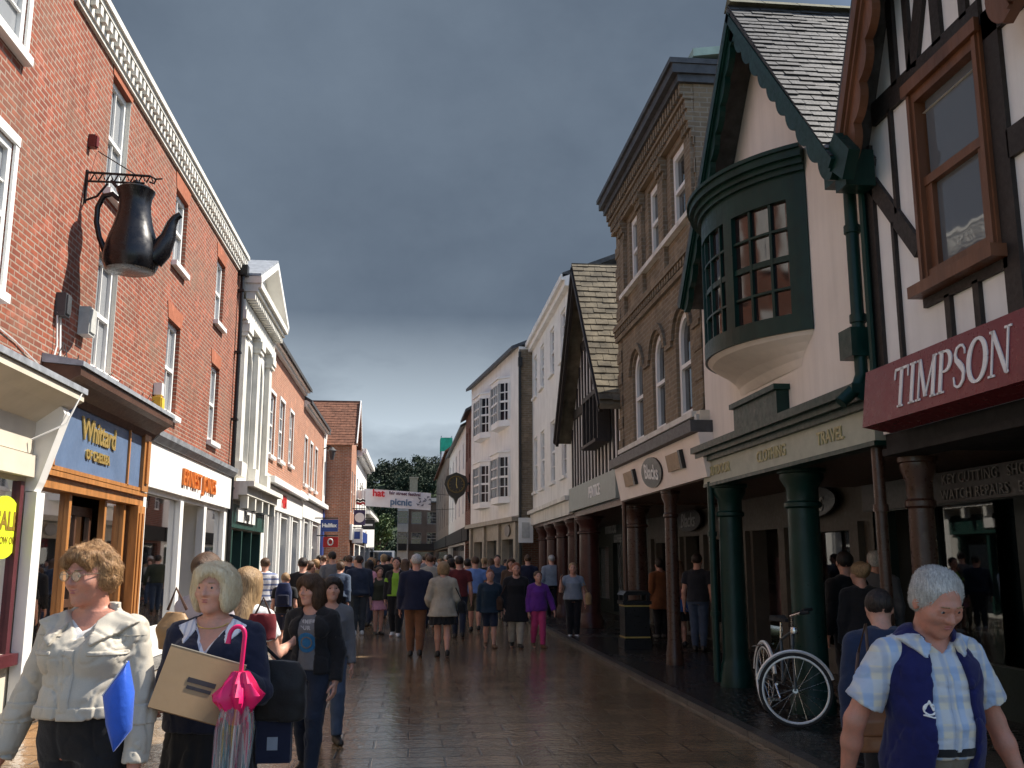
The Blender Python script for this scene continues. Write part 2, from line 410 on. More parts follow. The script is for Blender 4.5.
TORSO = {'f': [(.47, .012, .088, .062), (.51, .012, .100, .072), (.56, .006, .093, .066), (.62, 0, .078, .056), (.67, -.003, .082, .060), (.72, -.006, .092, .068), (.755, .002, .09, .058), (.785, .008, .07, .046), (.82, .012, .038, .036)],
         'm': [(.47, .01, .085, .062), (.51, .01, .094, .070), (.56, .004, .090, .066), (.62, 0, .088, .064), (.67, -.002, .096, .068), (.72, -.004, .104, .072), (.755, .002, .104, .064), (.79, .008, .08, .05), (.825, .012, .04, .038)]}
def arm_dirs(spec, side):
    u, f = spec
    cv = lambda v: np.array((side * v[0], -v[1], v[2]), np.float32) / np.linalg.norm(v)
    return cv(u), cv(f)
DOWN = ((.16, -.06, -1), (.06, .22, -1))
def hand_prims(w, d, n, s, curl, side_vec, r=.0085, detail=True):
    """palm and five fingers: w wrist, d pointing direction, n palm normal, side_vec towards the thumb"""
    w = np.array(w); P = []
    pc = w + d * (.045 * s); 
    c1 = w + d * .085 * s
    for q in (-.026, -.009, .009, .026): P.append(cone(w + side_vec * q * .6 * s + d * .012 * s, c1 + side_vec * q * s, .0145 * s, .0125 * s, .012))
    if not detail:
        e = c1 + (d * math.cos(curl * .8) + n * math.sin(curl * .8)) * .06 * s
        for q in (-.022, 0, .022): P.append(cone(c1 + side_vec * q * s, e + side_vec * q * .9 * s, .012 * s, .009 * s, .01))
    else:
        for q, ln, cu in ((.03, .9, .9), (.0105, 1.0, 1.0), (-.0105, .94, 1.08), (-.031, .74, 1.2)):
            b = c1 + side_vec * q * s; a = curl * cu * .7
            for L_, rr in ((.042, 1.05), (.028, .98), (.022, .88)):
                dd = d * math.cos(a) + n * math.sin(a); e = b + dd * L_ * ln * s
                P.append(cone(b, e, r * rr * s, r * rr * .92 * s, .0035)); b = e; a += curl * cu * .75
    t0 = w + d * .025 * s + side_vec * .022 * s
    t1 = t0 + (d * .6 + side_vec * .65 + n * .35) * .042 * s; t2 = t1 + (d * .85 + side_vec * .1 + n * .5) * .034 * s; t3 = t2 + (d * .9 - side_vec * .1 + n * .45) * .022 * s
    P += [cone(t0, t1, .014 * s, .011 * s, .012), cone(t1, t2, .0105 * s, .0095 * s, .004), cone(t2, t3, .0095 * s, .008 * s, .004)]
    return P

class Person: pass
def person(label, loc, yaw, H, sex='f', w=1.0, vox=.016, hi=False, head=(0, 0), lean=0, stride=.0, arms=None, skin=SKIN,
           hair=('short', 'brown'), top=('long', None), bottom=('trousers', None), shoes=SHOE, group=None, curl=(.5, .5), bust=.0, belly=0.0,
           twist=0, collar=None, handlen=1.0, stance=.0):
    p = Person(); arms = arms or {}
    p.H = H
    Mw = Matrix.Translation((loc[0], loc[1], loc[2] if len(loc) > 2 else 0)) @ Matrix.Rotation(R(yaw), 4, 'Z'); p.M = Mw
    hip = np.array((0, 0, .52 * H), np.float32); M = rotm(rx=lean, rz=twist); S = X(M, hip - M @ hip); p.S = S
    tor = [(z * H, cy * H - (belly * H * math.exp(-((z - .6) / .06) ** 2)) * .5, rx * w * H, ry * w * H + belly * H * math.exp(-((z - .6) / .07) ** 2) * .5) for z, cy, rx, ry in TORSO[sex]]
    sx = (.098 if sex == 'f' else .112) * H * (.6 + .4 * w)
    body = [stack(tor, .03, S)]
    if bust:
        for s in (-1, 1): body.append(ell((s * .045 * H, -.05 * H * w, .72 * H), (.045 * H * w, .04 * H * bust, .045 * H), .03, S))
    # limbs
    p.sh, p.el, p.wr, p.hd = {}, {}, {}, {}
    arm_b, hands, fore = [], [], {}
    aw = .65 + .35 * w
    for side, key in ((1, 'L'), (-1, 'R')):
        u, f = arm_dirs(arms.get(key, DOWN), side); u = S.M @ u; f = S.M @ f
        sh = S.fw((side * sx, .01 * H, .77 * H)); e = sh + u * .175 * H; wr = e + f * .15 * H
        p.sh[key], p.el[key], p.wr[key] = sh, e, wr
        arm_b += [cone(S.fw((side * sx * .4, .01 * H, .80 * H)), sh, .03 * H, .031 * H * aw, .03), cone(sh, e, .031 * H * aw, .024 * H * aw, .02), cone(e, e + f * .06 * H, .025 * H * aw, .0245 * H * aw, .02), cone(e + f * .06 * H, wr, .0245 * H * aw, .0165 * H, .02)]
        out = np.array((side, 0, 0), np.float32)
        n = -out - f * float(-out @ f)  # palm turned to the body
        if np.linalg.norm(n) < .3: n = np.array((0, 0, -1), np.float32) - f * float(-f[2])
        n /= np.linalg.norm(n)
        fwd = np.cross(n, f); 
        if fwd[1] > 0: fwd = -fwd
        p.hd[key] = (f, n, fwd)
        hs = handlen * H / 1.68
        hands.append((key, wr, hand_prims(wr, f, n, hs, curl[0 if key == 'L' else 1], fwd, detail=hi, r=.0085)))
    hipx = .052 * H * (.6 + .4 * w) + stance * H; leg_b = []; p.ank = {}; p.knee = {}; p.hip = {}
    for side, key in ((1, 'L'), (-1, 'R')):
        fo = -side * stride * H; hj = np.array((side * hipx * .95, .008 * H, .5 * H))
        back = fo > 0
        an = np.array((side * hipx * .8, fo + .012 * H, (.045 + (.03 * abs(stride) / .12 if back else 0)) * H))
        kn = (hj + an) / 2 + np.array((0, -(.015 + .25 * abs(stride) * (1 if back else .3)) * H, .015 * H))
        p.ank[key], p.knee[key], p.hip[key] = an, kn, hj
        leg_b += [cone(hj, kn, .056 * H * aw, .036 * H * aw, .03), cone(kn, kn * .6 + an * .4 + np.array((0, .006 * H, 0)), .034 * H * aw, .034 * H * aw, .02), cone(kn * .6 + an * .4 + np.array((0, .006 * H, 0)), an, .034 * H * aw, .02 * H, .02)]
        toe = an + np.array((side * .012 * H, -.105 * H, -.028 * H + (-.02 * H if back and stride else 0))); hl = an + np.array((0, .018 * H, -.022 * H))
        leg_b += [cone(an, hl, .02 * H, .021 * H, .015), cone(hl, toe, .021 * H, .016 * H, .015)]
        p.__dict__.setdefault('foot', {})[key] = (hl, toe)
    # head
    hh = .146 * H; piv = S.fw((0, .008 * H, .846 * H)); HM = M @ rotm(rz=head[0]) @ rotm(rx=head[1])
    hc = piv + HM @ np.array((0, -.018 * H, .07 * H), np.float32); Hd = X(HM, hc); p.Hd = Hd; p.hh = hh
    hp = lambda c, r, k=.012, Mx=None: ell(np.array(c) * hh, np.array(r) * hh, k, Hd, Mx)
    jw = 1.0 if sex == 'f' else 1.08
    hd = [hp((0, .09, .12), (.355, .42, .375), .02), hp((0, -.1, -.12), (.285 * jw, .28, .35), .03), hp((0, -.2, -.36), (.17 * jw, .15, .125), .03),
          hp((0, -.33, .1), (.19, .06, .05), .02), hp((.165, -.24, -.1), (.12, .12, .1), .025), hp((-.165, -.24, -.1), (.12, .12, .1), .025),
          conex(Hd, (0, -.345 * hh, .07 * hh), (0, -.445 * hh, -.1 * hh), .035 * hh, .055 * hh, .012), hp((.05, -.38, -.115), (.045, .05, .035), .01), hp((-.05, -.38, -.115), (.045, .05, .035), .01),
          hp((0, -.345, -.235), (.095, .06, .045), .012), hp((0, -.3, -.43), (.09, .07, .07), .02),
          hp((.335 * jw, .05, -.03), (.035, .085, .13), .01), hp((-.335 * jw, .05, -.03), (.035, .085, .13), .01)]
    lids = []
    for s_ in (-1, 1):
        lids.append(conex(Hd, (s_ * .085 * hh, -.352 * hh, .058 * hh), (s_ * .2 * hh, -.318 * hh, .048 * hh), .033 * hh, .028 * hh, .01)); lids.append(conex(Hd, (s_ * .09 * hh, -.347 * hh, -.01 * hh), (s_ * .195 * hh, -.317 * hh, -.006 * hh), .022 * hh, .02 * hh, .012))
    neck = [cone(S.fw((0, .012 * H, .80 * H)), hc + HM @ np.array((0, .06 * hh, -.3 * hh)), .036 * H * (.75 + .25 * w) * jw, .033 * H * (.75 + .25 * w) * jw, .025)]
    sock = [hp((.14, -.40, .04), (.08, .07, .045), .02), hp((-.14, -.40, .04), (.08, .07, .045), .02), conex(Hd, (-.095 * hh, -.395 * hh, -.252 * hh), (0, -.408 * hh, -.234 * hh), .007 * hh, .006 * hh, .008), conex(Hd, (0, -.408 * hh, -.234 * hh), (.095 * hh, -.395 * hh, -.252 * hh), .006 * hh, .007 * hh, .008)]
    if hi:
        for s_ in (-1, 1): sock += [conex(Hd, (s_ * .1 * hh, -.415 * hh, -.13 * hh), (s_ * .165 * hh, -.36 * hh, -.27 * hh), .01 * hh, .008 * hh, .03 * hh), conex(Hd, (s_ * .09 * hh, -.385 * hh, -.045 * hh), (s_ * .2 * hh, -.335 * hh, -.045 * hh), .007 * hh, .006 * hh, .02 * hh)]
        for z_ in (.19, .24): sock.append(conex(Hd, (-.13 * hh, -.36 * hh, z_ * hh), (.13 * hh, -.36 * hh, z_ * hh), .004 * hh, .004 * hh, .012 * hh))
    allp = body + arm_b + leg_b + neck
    # one continuous body surface, finer where the head and hands are
    if hi:
        hrad = .8 * hh
        inhead = lambda C: np.linalg.norm(C - (hc - HM @ np.array((0, 0, .08 * hh))), axis=1) < hrad
        regs = [polygonise(allp + hd, .0042, sock, post=lids, lo=hc - hrad - .02, hi=hc + hrad + .02, region=inhead)]
        excl = [lambda C: np.linalg.norm(C - (hc - HM @ np.array((0, 0, .08 * hh))), axis=1) < hrad - .014]
        for key, wr, hpz in hands:
            f = p.hd[key][0]; inh = (lambda wr, f: lambda C: (((C - wr) @ f) > -.012) & (np.linalg.norm(C - wr, axis=1) < .25))(wr, f)
            lo = np.min([q['lo'] for q in hpz], 0) - .03; hi_ = np.max([q['hi'] for q in hpz], 0) + .03
            regs.append(polygonise(arm_b + hpz, .0036, lo=lo, hi=hi_, region=inh)); excl.append((lambda wr, f: lambda C: (((C - wr) @ f) > .006) & (np.linalg.norm(C - wr, axis=1) < .25))(wr, f))
        grow = lambda C: ~np.any([e(C) for e in excl], axis=0)
        allhands = [q for _, _, z in hands for q in z]
        regs.append(polygonise(allp + hd + allhands, .010, sock, region=grow)); VF = join_nets(regs)
    else:
        VF = polygonise(allp + hd + [q for _, _, z in hands for q in z], vox, sock)
    o = net_obj('person', VF, skin, None); o.matrix_world = Mw; o.location = Mw.translation; o.rotation_euler = (0, 0, R(yaw))
    tag(o, label, 'person', group); p.o = o; ROOT[o.name] = Vector(o.location)
    gv = .007 if hi else vox; sd = random.randint(0, 99)
    amp = .009 if hi else .008
    def folds(P):
        a = lattice_noise(P * np.array((1.1, 1.1, .7), np.float32), 11, sd); b = lattice_noise(P * np.array((.8, .8, 1.6), np.float32), 15, sd + 3)
        c = lattice_noise(P * np.array((1, 1, .8), np.float32) + .06 * a[..., None], 9, sd + 7)
        d_ = lattice_noise(P * np.array((1.3, 1.3, .9), np.float32) - .05 * b[..., None], 15, sd + 9)
        return amp * (.4 * a + .25 * b) + .6 * amp * np.exp(-(c / .06) ** 2) + .4 * amp * np.exp(-(d_ / .05) ** 2)
    p.folds = folds
    # bottom half
    bt, bm = bottom[0], bottom[1]
    if bm is not None:
        hem = bottom[2] if len(bottom) > 2 else None
        pel = [stack([(z, cy, rx, ry) for z, cy, rx, ry in tor if z < .64 * H], .03, S, .010)]
        if bt in ('trousers', 'jeans', 'shorts'):
            fl = .012 if bt == 'jeans' else .018
            pr = list(pel)
            for key in 'LR':
                hj, kn, an = p.hip[key], p.knee[key], p.ank[key]
                pr.append(cone(hj, kn, .058 * H * aw + fl * .6, .037 * H * aw + fl, .03))
                if bt == 'shorts':
                    pass
                else: pr += [cone(kn, kn * .6 + an * .4 + np.array((0, .006 * H, 0)), .037 * H * aw + fl, .035 * H * aw + fl, .02), cone(kn * .6 + an * .4 + np.array((0, .006 * H, 0)), an, .035 * H * aw + fl, .025 * H + fl, .02, flat='b')]
            cl = [half(S.fw((0, 0, .61 * H)), S.M @ np.array((0, 0, 1)))]
            if bt == 'shorts': cl.append(half((0, 0, (hem or .3) * H), (0, 0, -1)))
            q = net_obj('trousers' if bt != 'shorts' else 'shorts', polygonise(pr, gv, clips=cl, disp=folds), bm, o)
        elif bt == 'skirt':
            hz = (hem or .3) * H
            pr = [stack([(hz, -.0, .125 * w * H, .1 * w * H), (.45 * H, .008 * H, .105 * w * H, .082 * H * w), (.53 * H, .01 * H, .104 * w * H, .076 * w * H), (.61 * H, 0, .088 * w * H, .064 * w * H)], .02, None, .01)]
            q = net_obj('skirt', polygonise(pr, gv, disp=lambda P: folds(P) + .008 * np.sin(np.arctan2(P[..., 1], P[..., 0]) * 14) * np.clip((.55 * H - P[..., 2]) / (.2 * H), 0, 1)), bm, o)
    # shoes
    if shoes is not None:
        for key in 'LR':
            hl, toe = p.foot[key]; an = p.ank[key]
            pr = [cone(hl, toe, .027 * H, .021 * H, .02), cone(hl + np.array((0, -.02 * H, .01 * H)), hl + np.array((0, -.0 * H, .024 * H)), .026 * H, .023 * H, .02)]
            q = net_obj('shoe', polygonise(pr, max(gv, .009), clips=[half(hl + np.array((0, 0, -.02 * H)), (0, 0, -1))]), shoes, o)
    # top half
    def add_top(tt, tm, opt):
        inf = opt.get('infl', .014 if tt in ('tee', 'long', 'shirt') else .024)
        hz = opt.get('hem', .5) * H
        base = [r for r in tor if r[0] >= hz]
        if hz < tor[0][0]:
            fl = opt.get('flare', 1.25); base = [(hz, .0, tor[1][2] * fl, tor[1][3] * fl), (.5 * (hz + tor[1][0]), .005 * H, tor[1][2] * (1 + fl) / 2 * .98, tor[1][3] * (1 + fl) / 2)] + tor[1:]
        else:
            i = max(k for k, r in enumerate(tor) if r[0] <= hz + 1e-6); a, b = tor[i], tor[min(i + 1, len(tor) - 1)]; t = (hz - a[0]) / max(1e-6, b[0] - a[0])
            base = [tuple([hz] + [a[j] + t * (b[j] - a[j]) for j in (1, 2, 3)])] + [r for r in tor if r[0] > hz + .004]
        loose = opt.get('loose', 0)
        loose = max(loose, .006)
        base = [(z, cy, rx + .016 * max(0, min(1, (.6 * H - z) / (.08 * H))) + loose * math.exp(-((z / H - .62) / .09) ** 2), ry + .014 * max(0, min(1, (.6 * H - z) / (.08 * H))) + loose * math.exp(-((z / H - .62) / .09) ** 2)) for z, cy, rx, ry in base]
        pr = [stack(base, .03, S, inf)]
        if bust:
            for s in (-1, 1): pr.append(ell((s * .045 * H, -.05 * H * w, .72 * H), (.045 * H * w + inf, .04 * H * bust + inf, .045 * H + inf), .035, S))
        frac = {'tee': .55, 'shirt': .72, 'vest': 0, 'tank': 0}.get(tt, 2)
        frac = opt.get('sleeve', frac)
        for side, key in ((1, 'L'), (-1, 'R')):
            sh, e, wr = p.sh[key], p.el[key], p.wr[key]
            pr.append(cone(S.fw((side * sx * .35, .01 * H, .80 * H)), sh, .028 * H + inf, (.031 * H * aw + inf * .8) if frac else .02 * H, .03))
            if 0 < frac <= 1: pr.append(cone(sh, sh + (e - sh) * frac, .033 * H * aw + inf, .030 * H * aw + inf + opt.get('cuff', .012), .025, flat='b'))
            elif frac > 1:
                end = e + (wr - e) * (opt.get('cuffat', .97)); c = opt.get('cuff', .008)
                pr += [cone(sh, e, .033 * H * aw + inf, .027 * H * aw + inf, .025), cone(e, end, .027 * H * aw + inf, .02 * H + inf * .7 + c, .02, flat='b')]
        if opt.get('collar'):
            ch = opt['collar']
            nb = S.fw((0, .004 * H, .835 * H))
            pr.append(stack([(.785 * H, .006 * H, .075 * H, .062 * H), (.815 * H, .004 * H, .054 * H, .052 * H), (.815 * H + ch, -.0 * H, .064 * H, .062 * H)], .02, S, 0))
        carve = []
        if opt.get('vneck'):
            d_ = opt['vneck']; zv = (.815 - d_) * H; kv = .05 * H / (d_ * H)
            carve.append(dict(fn=lambda P, zv=zv, kv=kv: np.maximum((np.abs(P[..., 0]) - (P[..., 2] - zv) * kv) / math.sqrt(1 + kv * kv), P[..., 1] + .0), lo=np.array((-.12 * H, -.3 * H, zv - .01)), hi=np.array((.12 * H, .02, .9 * H)), k=.006))
            carve.append(conex(S, (0, .0 * H, .805 * H), (0, -.03 * H, .88 * H), .038 * H, .05 * H, .008))
        elif not opt.get('collar'): carve.append(conex(S, (0, -.012 * H, .825 * H), (0, -.04 * H, .9 * H), opt.get('neck', .043) * H, .06 * H, .008))
        else: carve.append(conex(S, (0, -.005 * H, .80 * H), (0, -.03 * H, .95 * H), .046 * H, .058 * H, .006))
        if opt.get('open'):  # open front: a slot down the middle
            wd = opt['open']; carve.append(conex(S, (0, -.16 * H, hz / 1.0 - .1 * H), (0, -.16 * H, .86 * H), wd * H * .9, wd * H, .01))
            carve.append(stack([(hz - .05 * H, -.1 * H, wd * .8 * H, .09 * H), (.7 * H, -.1 * H, wd * .8 * H, .095 * H), (.84 * H, -.1 * H, wd * .6 * H, .1 * H)], .01, S))
        fm_ = opt.get('fold', 1.0)
        fo = (lambda P: folds(P) * fm_) if fm_ != 1 else folds
        p.tp = (pr, carve, gv, fo)
        p.top = net_obj(opt.get('name', {'tee': 't_shirt', 'long': 'sweater', 'shirt': 'shirt', 'jacket': 'jacket', 'coat': 'coat', 'vest': 'body_warmer', 'tank': 'top'}[tt]), polygonise(pr, gv, carve, disp=fo), tm, o)
        return p.top
    p.add_top = add_top
    tops = top if isinstance(top, list) else [top]
    for t_ in tops:
        if t_[1] is not None: add_top(t_[0], t_[1], t_[2] if len(t_) > 2 else {})
    # hair
    st, hcol = hair; hm = HAIR[hcol] if isinstance(hcol, str) else hcol
    def strands(P):
        q = Hd.inv(P) / hh; a = np.arctan2(q[..., 0], q[..., 1] - .1)
        return (.006 if hi else .005) * (np.sin(a * 60 + 5 * lattice_noise(P, 12, sd)) * .35 + 1.6 * lattice_noise(P * np.array((1, 1, .5), np.float32), 24, sd))
    ln = lambda y, z, ny, nz: half(Hd.fw((0, y * hh, z * hh)), HM @ np.array((0, ny, nz)))
    hv = .005 if hi else vox
    if st != 'bald':
        hq = [hp((0, .1, .15), (.415, .465, .415), .02)]; cv = []; cl = []
        if st in ('short', 'crop'):
            hq = [hp((0, .1, .135), (.39, .44, .405) if st == 'short' else (.375, .425, .392), .02)]
            cv = [hp((0, -.45, -.1), (.31, .36, .44), .02), hp((0, .05, -.55), (.6, .5, .3), .02)]
            if st == 'short': hq.append(hp((0, .2, -.1), (.33, .26, .3), .03))
        elif st == 'set':  # full, brushed-back short hair
            hq = [hp((0, .11, .15), (.39, .445, .395), .02), hp((0, .2, -.06), (.35, .29, .34), .04), hp((.05, -.2, .36), (.3, .19, .16), .04), hp((-.2, -.12, .33), (.2, .2, .15), .04)]
            cv = [hp((0, -.46, -.1), (.33, .36, .42), .03), hp((0, -.1, -.5), (.6, .42, .3), .03)]
        elif st == 'bob':
            hq = [hp((0, .1, .14), (.425, .48, .41), .02), hp((.31, .02, -.16), (.125, .28, .36), .05), hp((-.31, .02, -.16), (.125, .28, .36), .05), hp((0, .28, -.12), (.35, .22, .36), .05), hp((.04, -.27, .31), (.31, .16, .18), .05)]
            cv = [hp((.03, -.42, -.2), (.25, .36, .43), .03), hp((.1, -.5, .1), (.16, .3, .16), .05), hp((0, .0, -.75), (.7, .7, .26), .03)]
        elif st == 'long':
            b0 = Hd.fw((0, .16 * hh, 0)); b1 = S.fw((0, .075 * H, (.70) * H))
            hq += [cone(b0, b1, .36 * hh, .3 * hh, .05), hp((.32, .04, -.25), (.13, .24, .42), .05), hp((-.32, .04, -.25), (.13, .24, .42), .05), hp((0, -.27, .28), (.32, .17, .2), .05)]
            cv = [hp((0, -.45, -.26), (.25, .40, .50), .02)]
        elif st == 'bun':
            hq.append(hp((0, .5, .3), (.2, .2, .2), .03)); cv = [hp((0, -.42, -.1), (.31, .36, .44), .02), hp((0, .1, -.5), (.6, .6, .28), .02)]
        elif st == 'pony':
            hq.append(cone(Hd.fw((0, .5 * hh, .2 * hh)), Hd.fw((0, .62 * hh, -.6 * hh)), .14 * hh, .07 * hh, .03)); cv = [hp((0, -.42, -.1), (.31, .36, .44), .02), hp((0, .1, -.5), (.6, .45, .28), .02)]
        lum = (lambda P: strands(P) + .024 * lattice_noise(P, 17, sd) + .018 * lattice_noise(P, 34, sd + 1)) if st == 'set' else ((lambda P: strands(P) + .012 * lattice_noise(P * np.array((1, 1, .4), np.float32), 22, sd)) if hi else strands)
        p.hair = net_obj('hair', polygonise(hq, hv, cv, disp=lum), hm, o)
    if hi:
        for s in (-1, 1):
            mb = MB(); c = Hd.fw((s * .14 * hh, -.312 * hh, .03 * hh)); r = .058 * hh
            mb.lathe((0, 0, 0), [(r * math.sin(a), -r * math.cos(a)) for a in np.linspace(.01, PI - .01, 9)], 14)
            me = bpy.data.meshes.new('eye'); me.from_pydata([tuple(c + np.array(v)) for v in mb.v], [], mb.f); me.polygons.foreach_set('use_smooth', [True] * len(me.polygons))
            e = bpy.data.objects.new('eye', me); COL.objects.link(e); me.materials.append(EYEW); e.parent = o
            net_obj('iris', polygonise([ell((s * .14 * hh, -.364 * hh, .03 * hh), (.027 * hh, .012 * hh, .027 * hh), .001, Hd)], .002), IRIS, e)
            net_obj('eyebrow', polygonise([conex(Hd, (s * .07 * hh, -.385 * hh, .125 * hh), (s * .21 * hh, -.345 * hh, .125 * hh), .015 * hh, .009 * hh)], .003), HAIR['fair'] if hcol in ('blonde', 'auburn', 'grey') else hm, o)
        net_obj('lips', polygonise([hp((0, -.372, -.215), (.085, .04, .017), .003), hp((0, -.37, -.257), (.075, .042, .02), .003)], .0028), LIP, o)
    if not hi and vox < .02 and abs((yaw + 180) % 360 - 180) < 80:
        for s in (-1, 1): net_obj('eye', polygonise([hp((s * .14, -.352, .035), (.055, .03, .03), .001)], .006), IRIS, o)  # dark blobs: eyes with the shadow around them put into the colour
        net_obj('lips', polygonise([hp((0, -.38, -.235), (.08, .03, .025), .001)], .006), LIP, o)
    p.W = lambda q: Mw @ Vector([float(c) for c in q])
    return p

def inflate(q, e): return dict(fn=lambda P: q['fn'](P) - e, lo=q['lo'] - e, hi=q['hi'] + e, k=q['k'])
def patch(p, name, m, clips, e=.006, label=None, parent=None, vox=None, lo=None, hi=None):
    """a strip or print lying on the last garment: the garment's own surface, a little proud, cut to shape"""
    pr, carve, gv, folds = p.tp
    return net_obj(name, polygonise([inflate(q, e) for q in pr], vox or gv, carve, clips=clips, disp=folds, lo=lo, hi=hi), m, parent or p.top, label)
def boxclip(x0, x1, z0, z1, front=True): 
    c = [half((x0, 0, 0), (-1, 0, 0)), half((x1, 0, 0), (1, 0, 0)), half((0, 0, z0), (0, 0, -1)), half((0, 0, z1), (0, 0, 1))]
    if front is not None: c.append(half((0, 0, 0), (0, 1 if front else -1, 0)))
    return c

def collar_flaps(p, m, Nn, Tt, Oo, e=.009):
    """two pointed collar flaps lying on the garment; corners as fractions of the height: by the neck, the point, the outer end"""
    H = p.H
    for s_ in (-1, 1):
        P3 = [(s_ * a * H, b * H) for a, b in (Nn, Tt, Oo)]
        cx, cz = sum(q[0] for q in P3) / 3, sum(q[1] for q in P3) / 3; cl_ = [half((0, .02, 0), (0, 1, 0))]
        for i in range(3):
            a, b = P3[i], P3[(i + 1) % 3]; n = (b[1] - a[1], -(b[0] - a[0]))
            if (cx - a[0]) * n[0] + (cz - a[1]) * n[1] > 0: n = (-n[0], -n[1])
            cl_.append(half((a[0], 0, a[1]), (n[0], 0, n[1])))
        patch(p, 'collar_flap', m, cl_, e)

def wisps(p, n, flow, length=.07, wid=.0022, lift=.003, seed=1):
    """loose strands over the hair, each a thin tapering ribbon that follows it"""
    from mathutils import kdtree
    me = p.hair.data; rr = random.Random(seed); kd = kdtree.KDTree(len(me.vertices))
    for i, v in enumerate(me.vertices): kd.insert(v.co, i)
    kd.balance(); mb = MB(); nv = len(me.vertices); f = Vector([float(c) for c in (p.Hd.M @ np.array(flow))])
    hz = float(p.Hd.o[2]) - .62 * p.hh
    for _ in range(n):
        i = rr.randrange(nv); q = me.vertices[i].co.copy(); nn = me.vertices[i].normal.copy()
        if q.z < hz: continue
        ln = length * rr.uniform(.5, 1.3); st = ln / 5; jit = Vector((rr.gauss(0, .3), rr.gauss(0, .3), rr.gauss(0, .3))); up = rr.uniform(.2, 1.6) * lift; pts = []
        for k in range(6):
            pts.append((q + nn * (up * (.3 + k * .25)), nn.copy()))
            d = f + jit; d = d - nn * d.dot(nn)
            if d.length < 1e-3: break
            q = q + d.normalized() * st; co_, j, dist = kd.find(q)
            if dist < .02: q = co_.copy(); nn = (nn + me.vertices[j].normal).normalized()
        if len(pts) < 4: continue
        vs = []; m_ = len(pts)
        for k, (c_, n_) in enumerate(pts):
            t = (pts[min(k + 1, m_ - 1)][0] - pts[max(k - 1, 0)][0]).normalized(); sd_ = t.cross(n_).normalized() * (wid * (1 - (k / (m_ - 1)) ** 2 * .85) / 2)
            vs += [tuple(c_ - sd_), tuple(c_ + sd_)]
        mb.add(vs, [(2 * k, 2 * k + 1, 2 * k + 3, 2 * k + 2) for k in range(m_ - 1)], True)
    m2 = bpy.data.meshes.new('hair_strands'); m2.from_pydata(mb.v, [], mb.f); m2.polygons.foreach_set('use_smooth', [True] * len(m2.polygons)); m2.materials.append(me.materials[0])
    o = bpy.data.objects.new('hair_strands', m2); COL.objects.link(o); o.parent = p.hair; return o

def bag_on(p, label, m, side='L', name='shoulder_bag', sz=1.0):
    """a bag at the hip, its strap over the shoulder of that side"""
    k = 1 if side == 'L' else -1; H = p.H; c = Vector(p.W((k * .2 * H, .0, .52 * H))); sh = Vector(p.W(p.sh[side] + np.array((-k * .02, 0, .045)))); t = thing(name, label, 'bag', tuple(c))
    V, Fq = polygonise([stack([(-.13 * sz, 0, .07, .12 * sz), (.05 * sz, 0, .075, .13 * sz), (.12 * sz, 0, .04, .09 * sz)], .02, None, 0, 3)], .016, disp=lambda P: .012 * lattice_noise(P, 14, 5)); o = net_obj('body', (V, Fq), m, t); o.rotation_euler = p.o.rotation_euler
    f = Vector(p.W((k * .2 * H, -.08, .58 * H))); b = Vector(p.W((k * .2 * H, .08, .58 * H))); q = MB(); q.tube([f, (f + sh) / 2 + (f - b) * .25, sh, (b + sh) / 2 - (f - b) * .25, b], .009, 6); q.build('strap', m, t); return t
# ------------------------------------------------------------------ camera, light, sky
F_PX = 960.0; TH = math.atan(176 / 960); PH = math.atan(98 / 960 * math.cos(TH))
cam = bpy.data.cameras.new('street_camera'); cam.sensor_width = 36; cam.lens = F_PX / 1024 * 36; cam.clip_end = 3000; cam.clip_start = .05
co = bpy.data.objects.new('street_camera', cam); COL.objects.link(co); co.location = (0, 0, 1.6)
co.rotation_euler = (PI / 2 + TH, 0, -PH); SC.camera = co
SUN = Vector((1, .25, 1.2)).normalized()
sl = bpy.data.lights.new('sun', 'SUN'); sl.energy = 5.0; sl.angle = R(.55); sl.color = (1, .93, .82)
so = bpy.data.objects.new('sun', sl); COL.objects.link(so); so.location = (20, 5, 30); so.rotation_euler = SUN.to_track_quat('Z', 'Y').to_euler()
W = bpy.data.worlds.new('World'); SC.world = W; W.use_nodes = True; nt = W.node_tree; bg = nt.nodes['Background']
sky = nt.nodes.new('ShaderNodeTexSky'); sky.sky_type = 'NISHITA'; sky.sun_disc = False; sky.sun_elevation = math.asin(SUN.z); sky.sun_rotation = math.atan2(SUN.x, SUN.y)
dirv = nt.nodes.new('ShaderNodeTexCoord').outputs['Generated']; sp = nt.nodes.new('ShaderNodeSeparateXYZ'); nt.links.new(dirv, sp.inputs[0])
v2 = stretch(nt, dirv, (1.0, 1.0, 1.35))
n1 = noise(nt, v2, 2.1, 7, .56); n2 = noise(nt, v2, 5.5, 6, .6)
dk, lt = (.50, .66, .90), (.76, .98, 1.28)
c = mixc(nt, ramp(nt, n1, .36, .66), dk, lt)
c = mixc(nt, ramp(nt, n2, .45, .72, 0, .3), c, (.92, 1.16, 1.46))
low = ramp(nt, sp.outputs[2], .13, .25, 1, 0)                      # paler cloud breaks low over the end of the street
n3 = noise(nt, stretch(nt, dirv, (1, 1, 2.6)), 3.4, 6, .55)
lm = nt.nodes.new('ShaderNodeMath'); lm.operation = 'MULTIPLY'; nt.links.new(low, lm.inputs[0]); nt.links.new(ramp(nt, n3, .36, .6, .25, 1), lm.inputs[1])
c = mixc(nt, lm.outputs[0], c, (2.7, 3.15, 3.55))
front = ramp(nt, sp.outputs[1], -.15, .3)
dt = nt.nodes.new('ShaderNodeVectorMath'); dt.operation = 'DOT_PRODUCT'; nt.links.new(dirv, dt.inputs[0]); dt.inputs[1].default_value = SUN
gap = ramp(nt, dt.outputs['Value'], .72, .93, 1, 0)
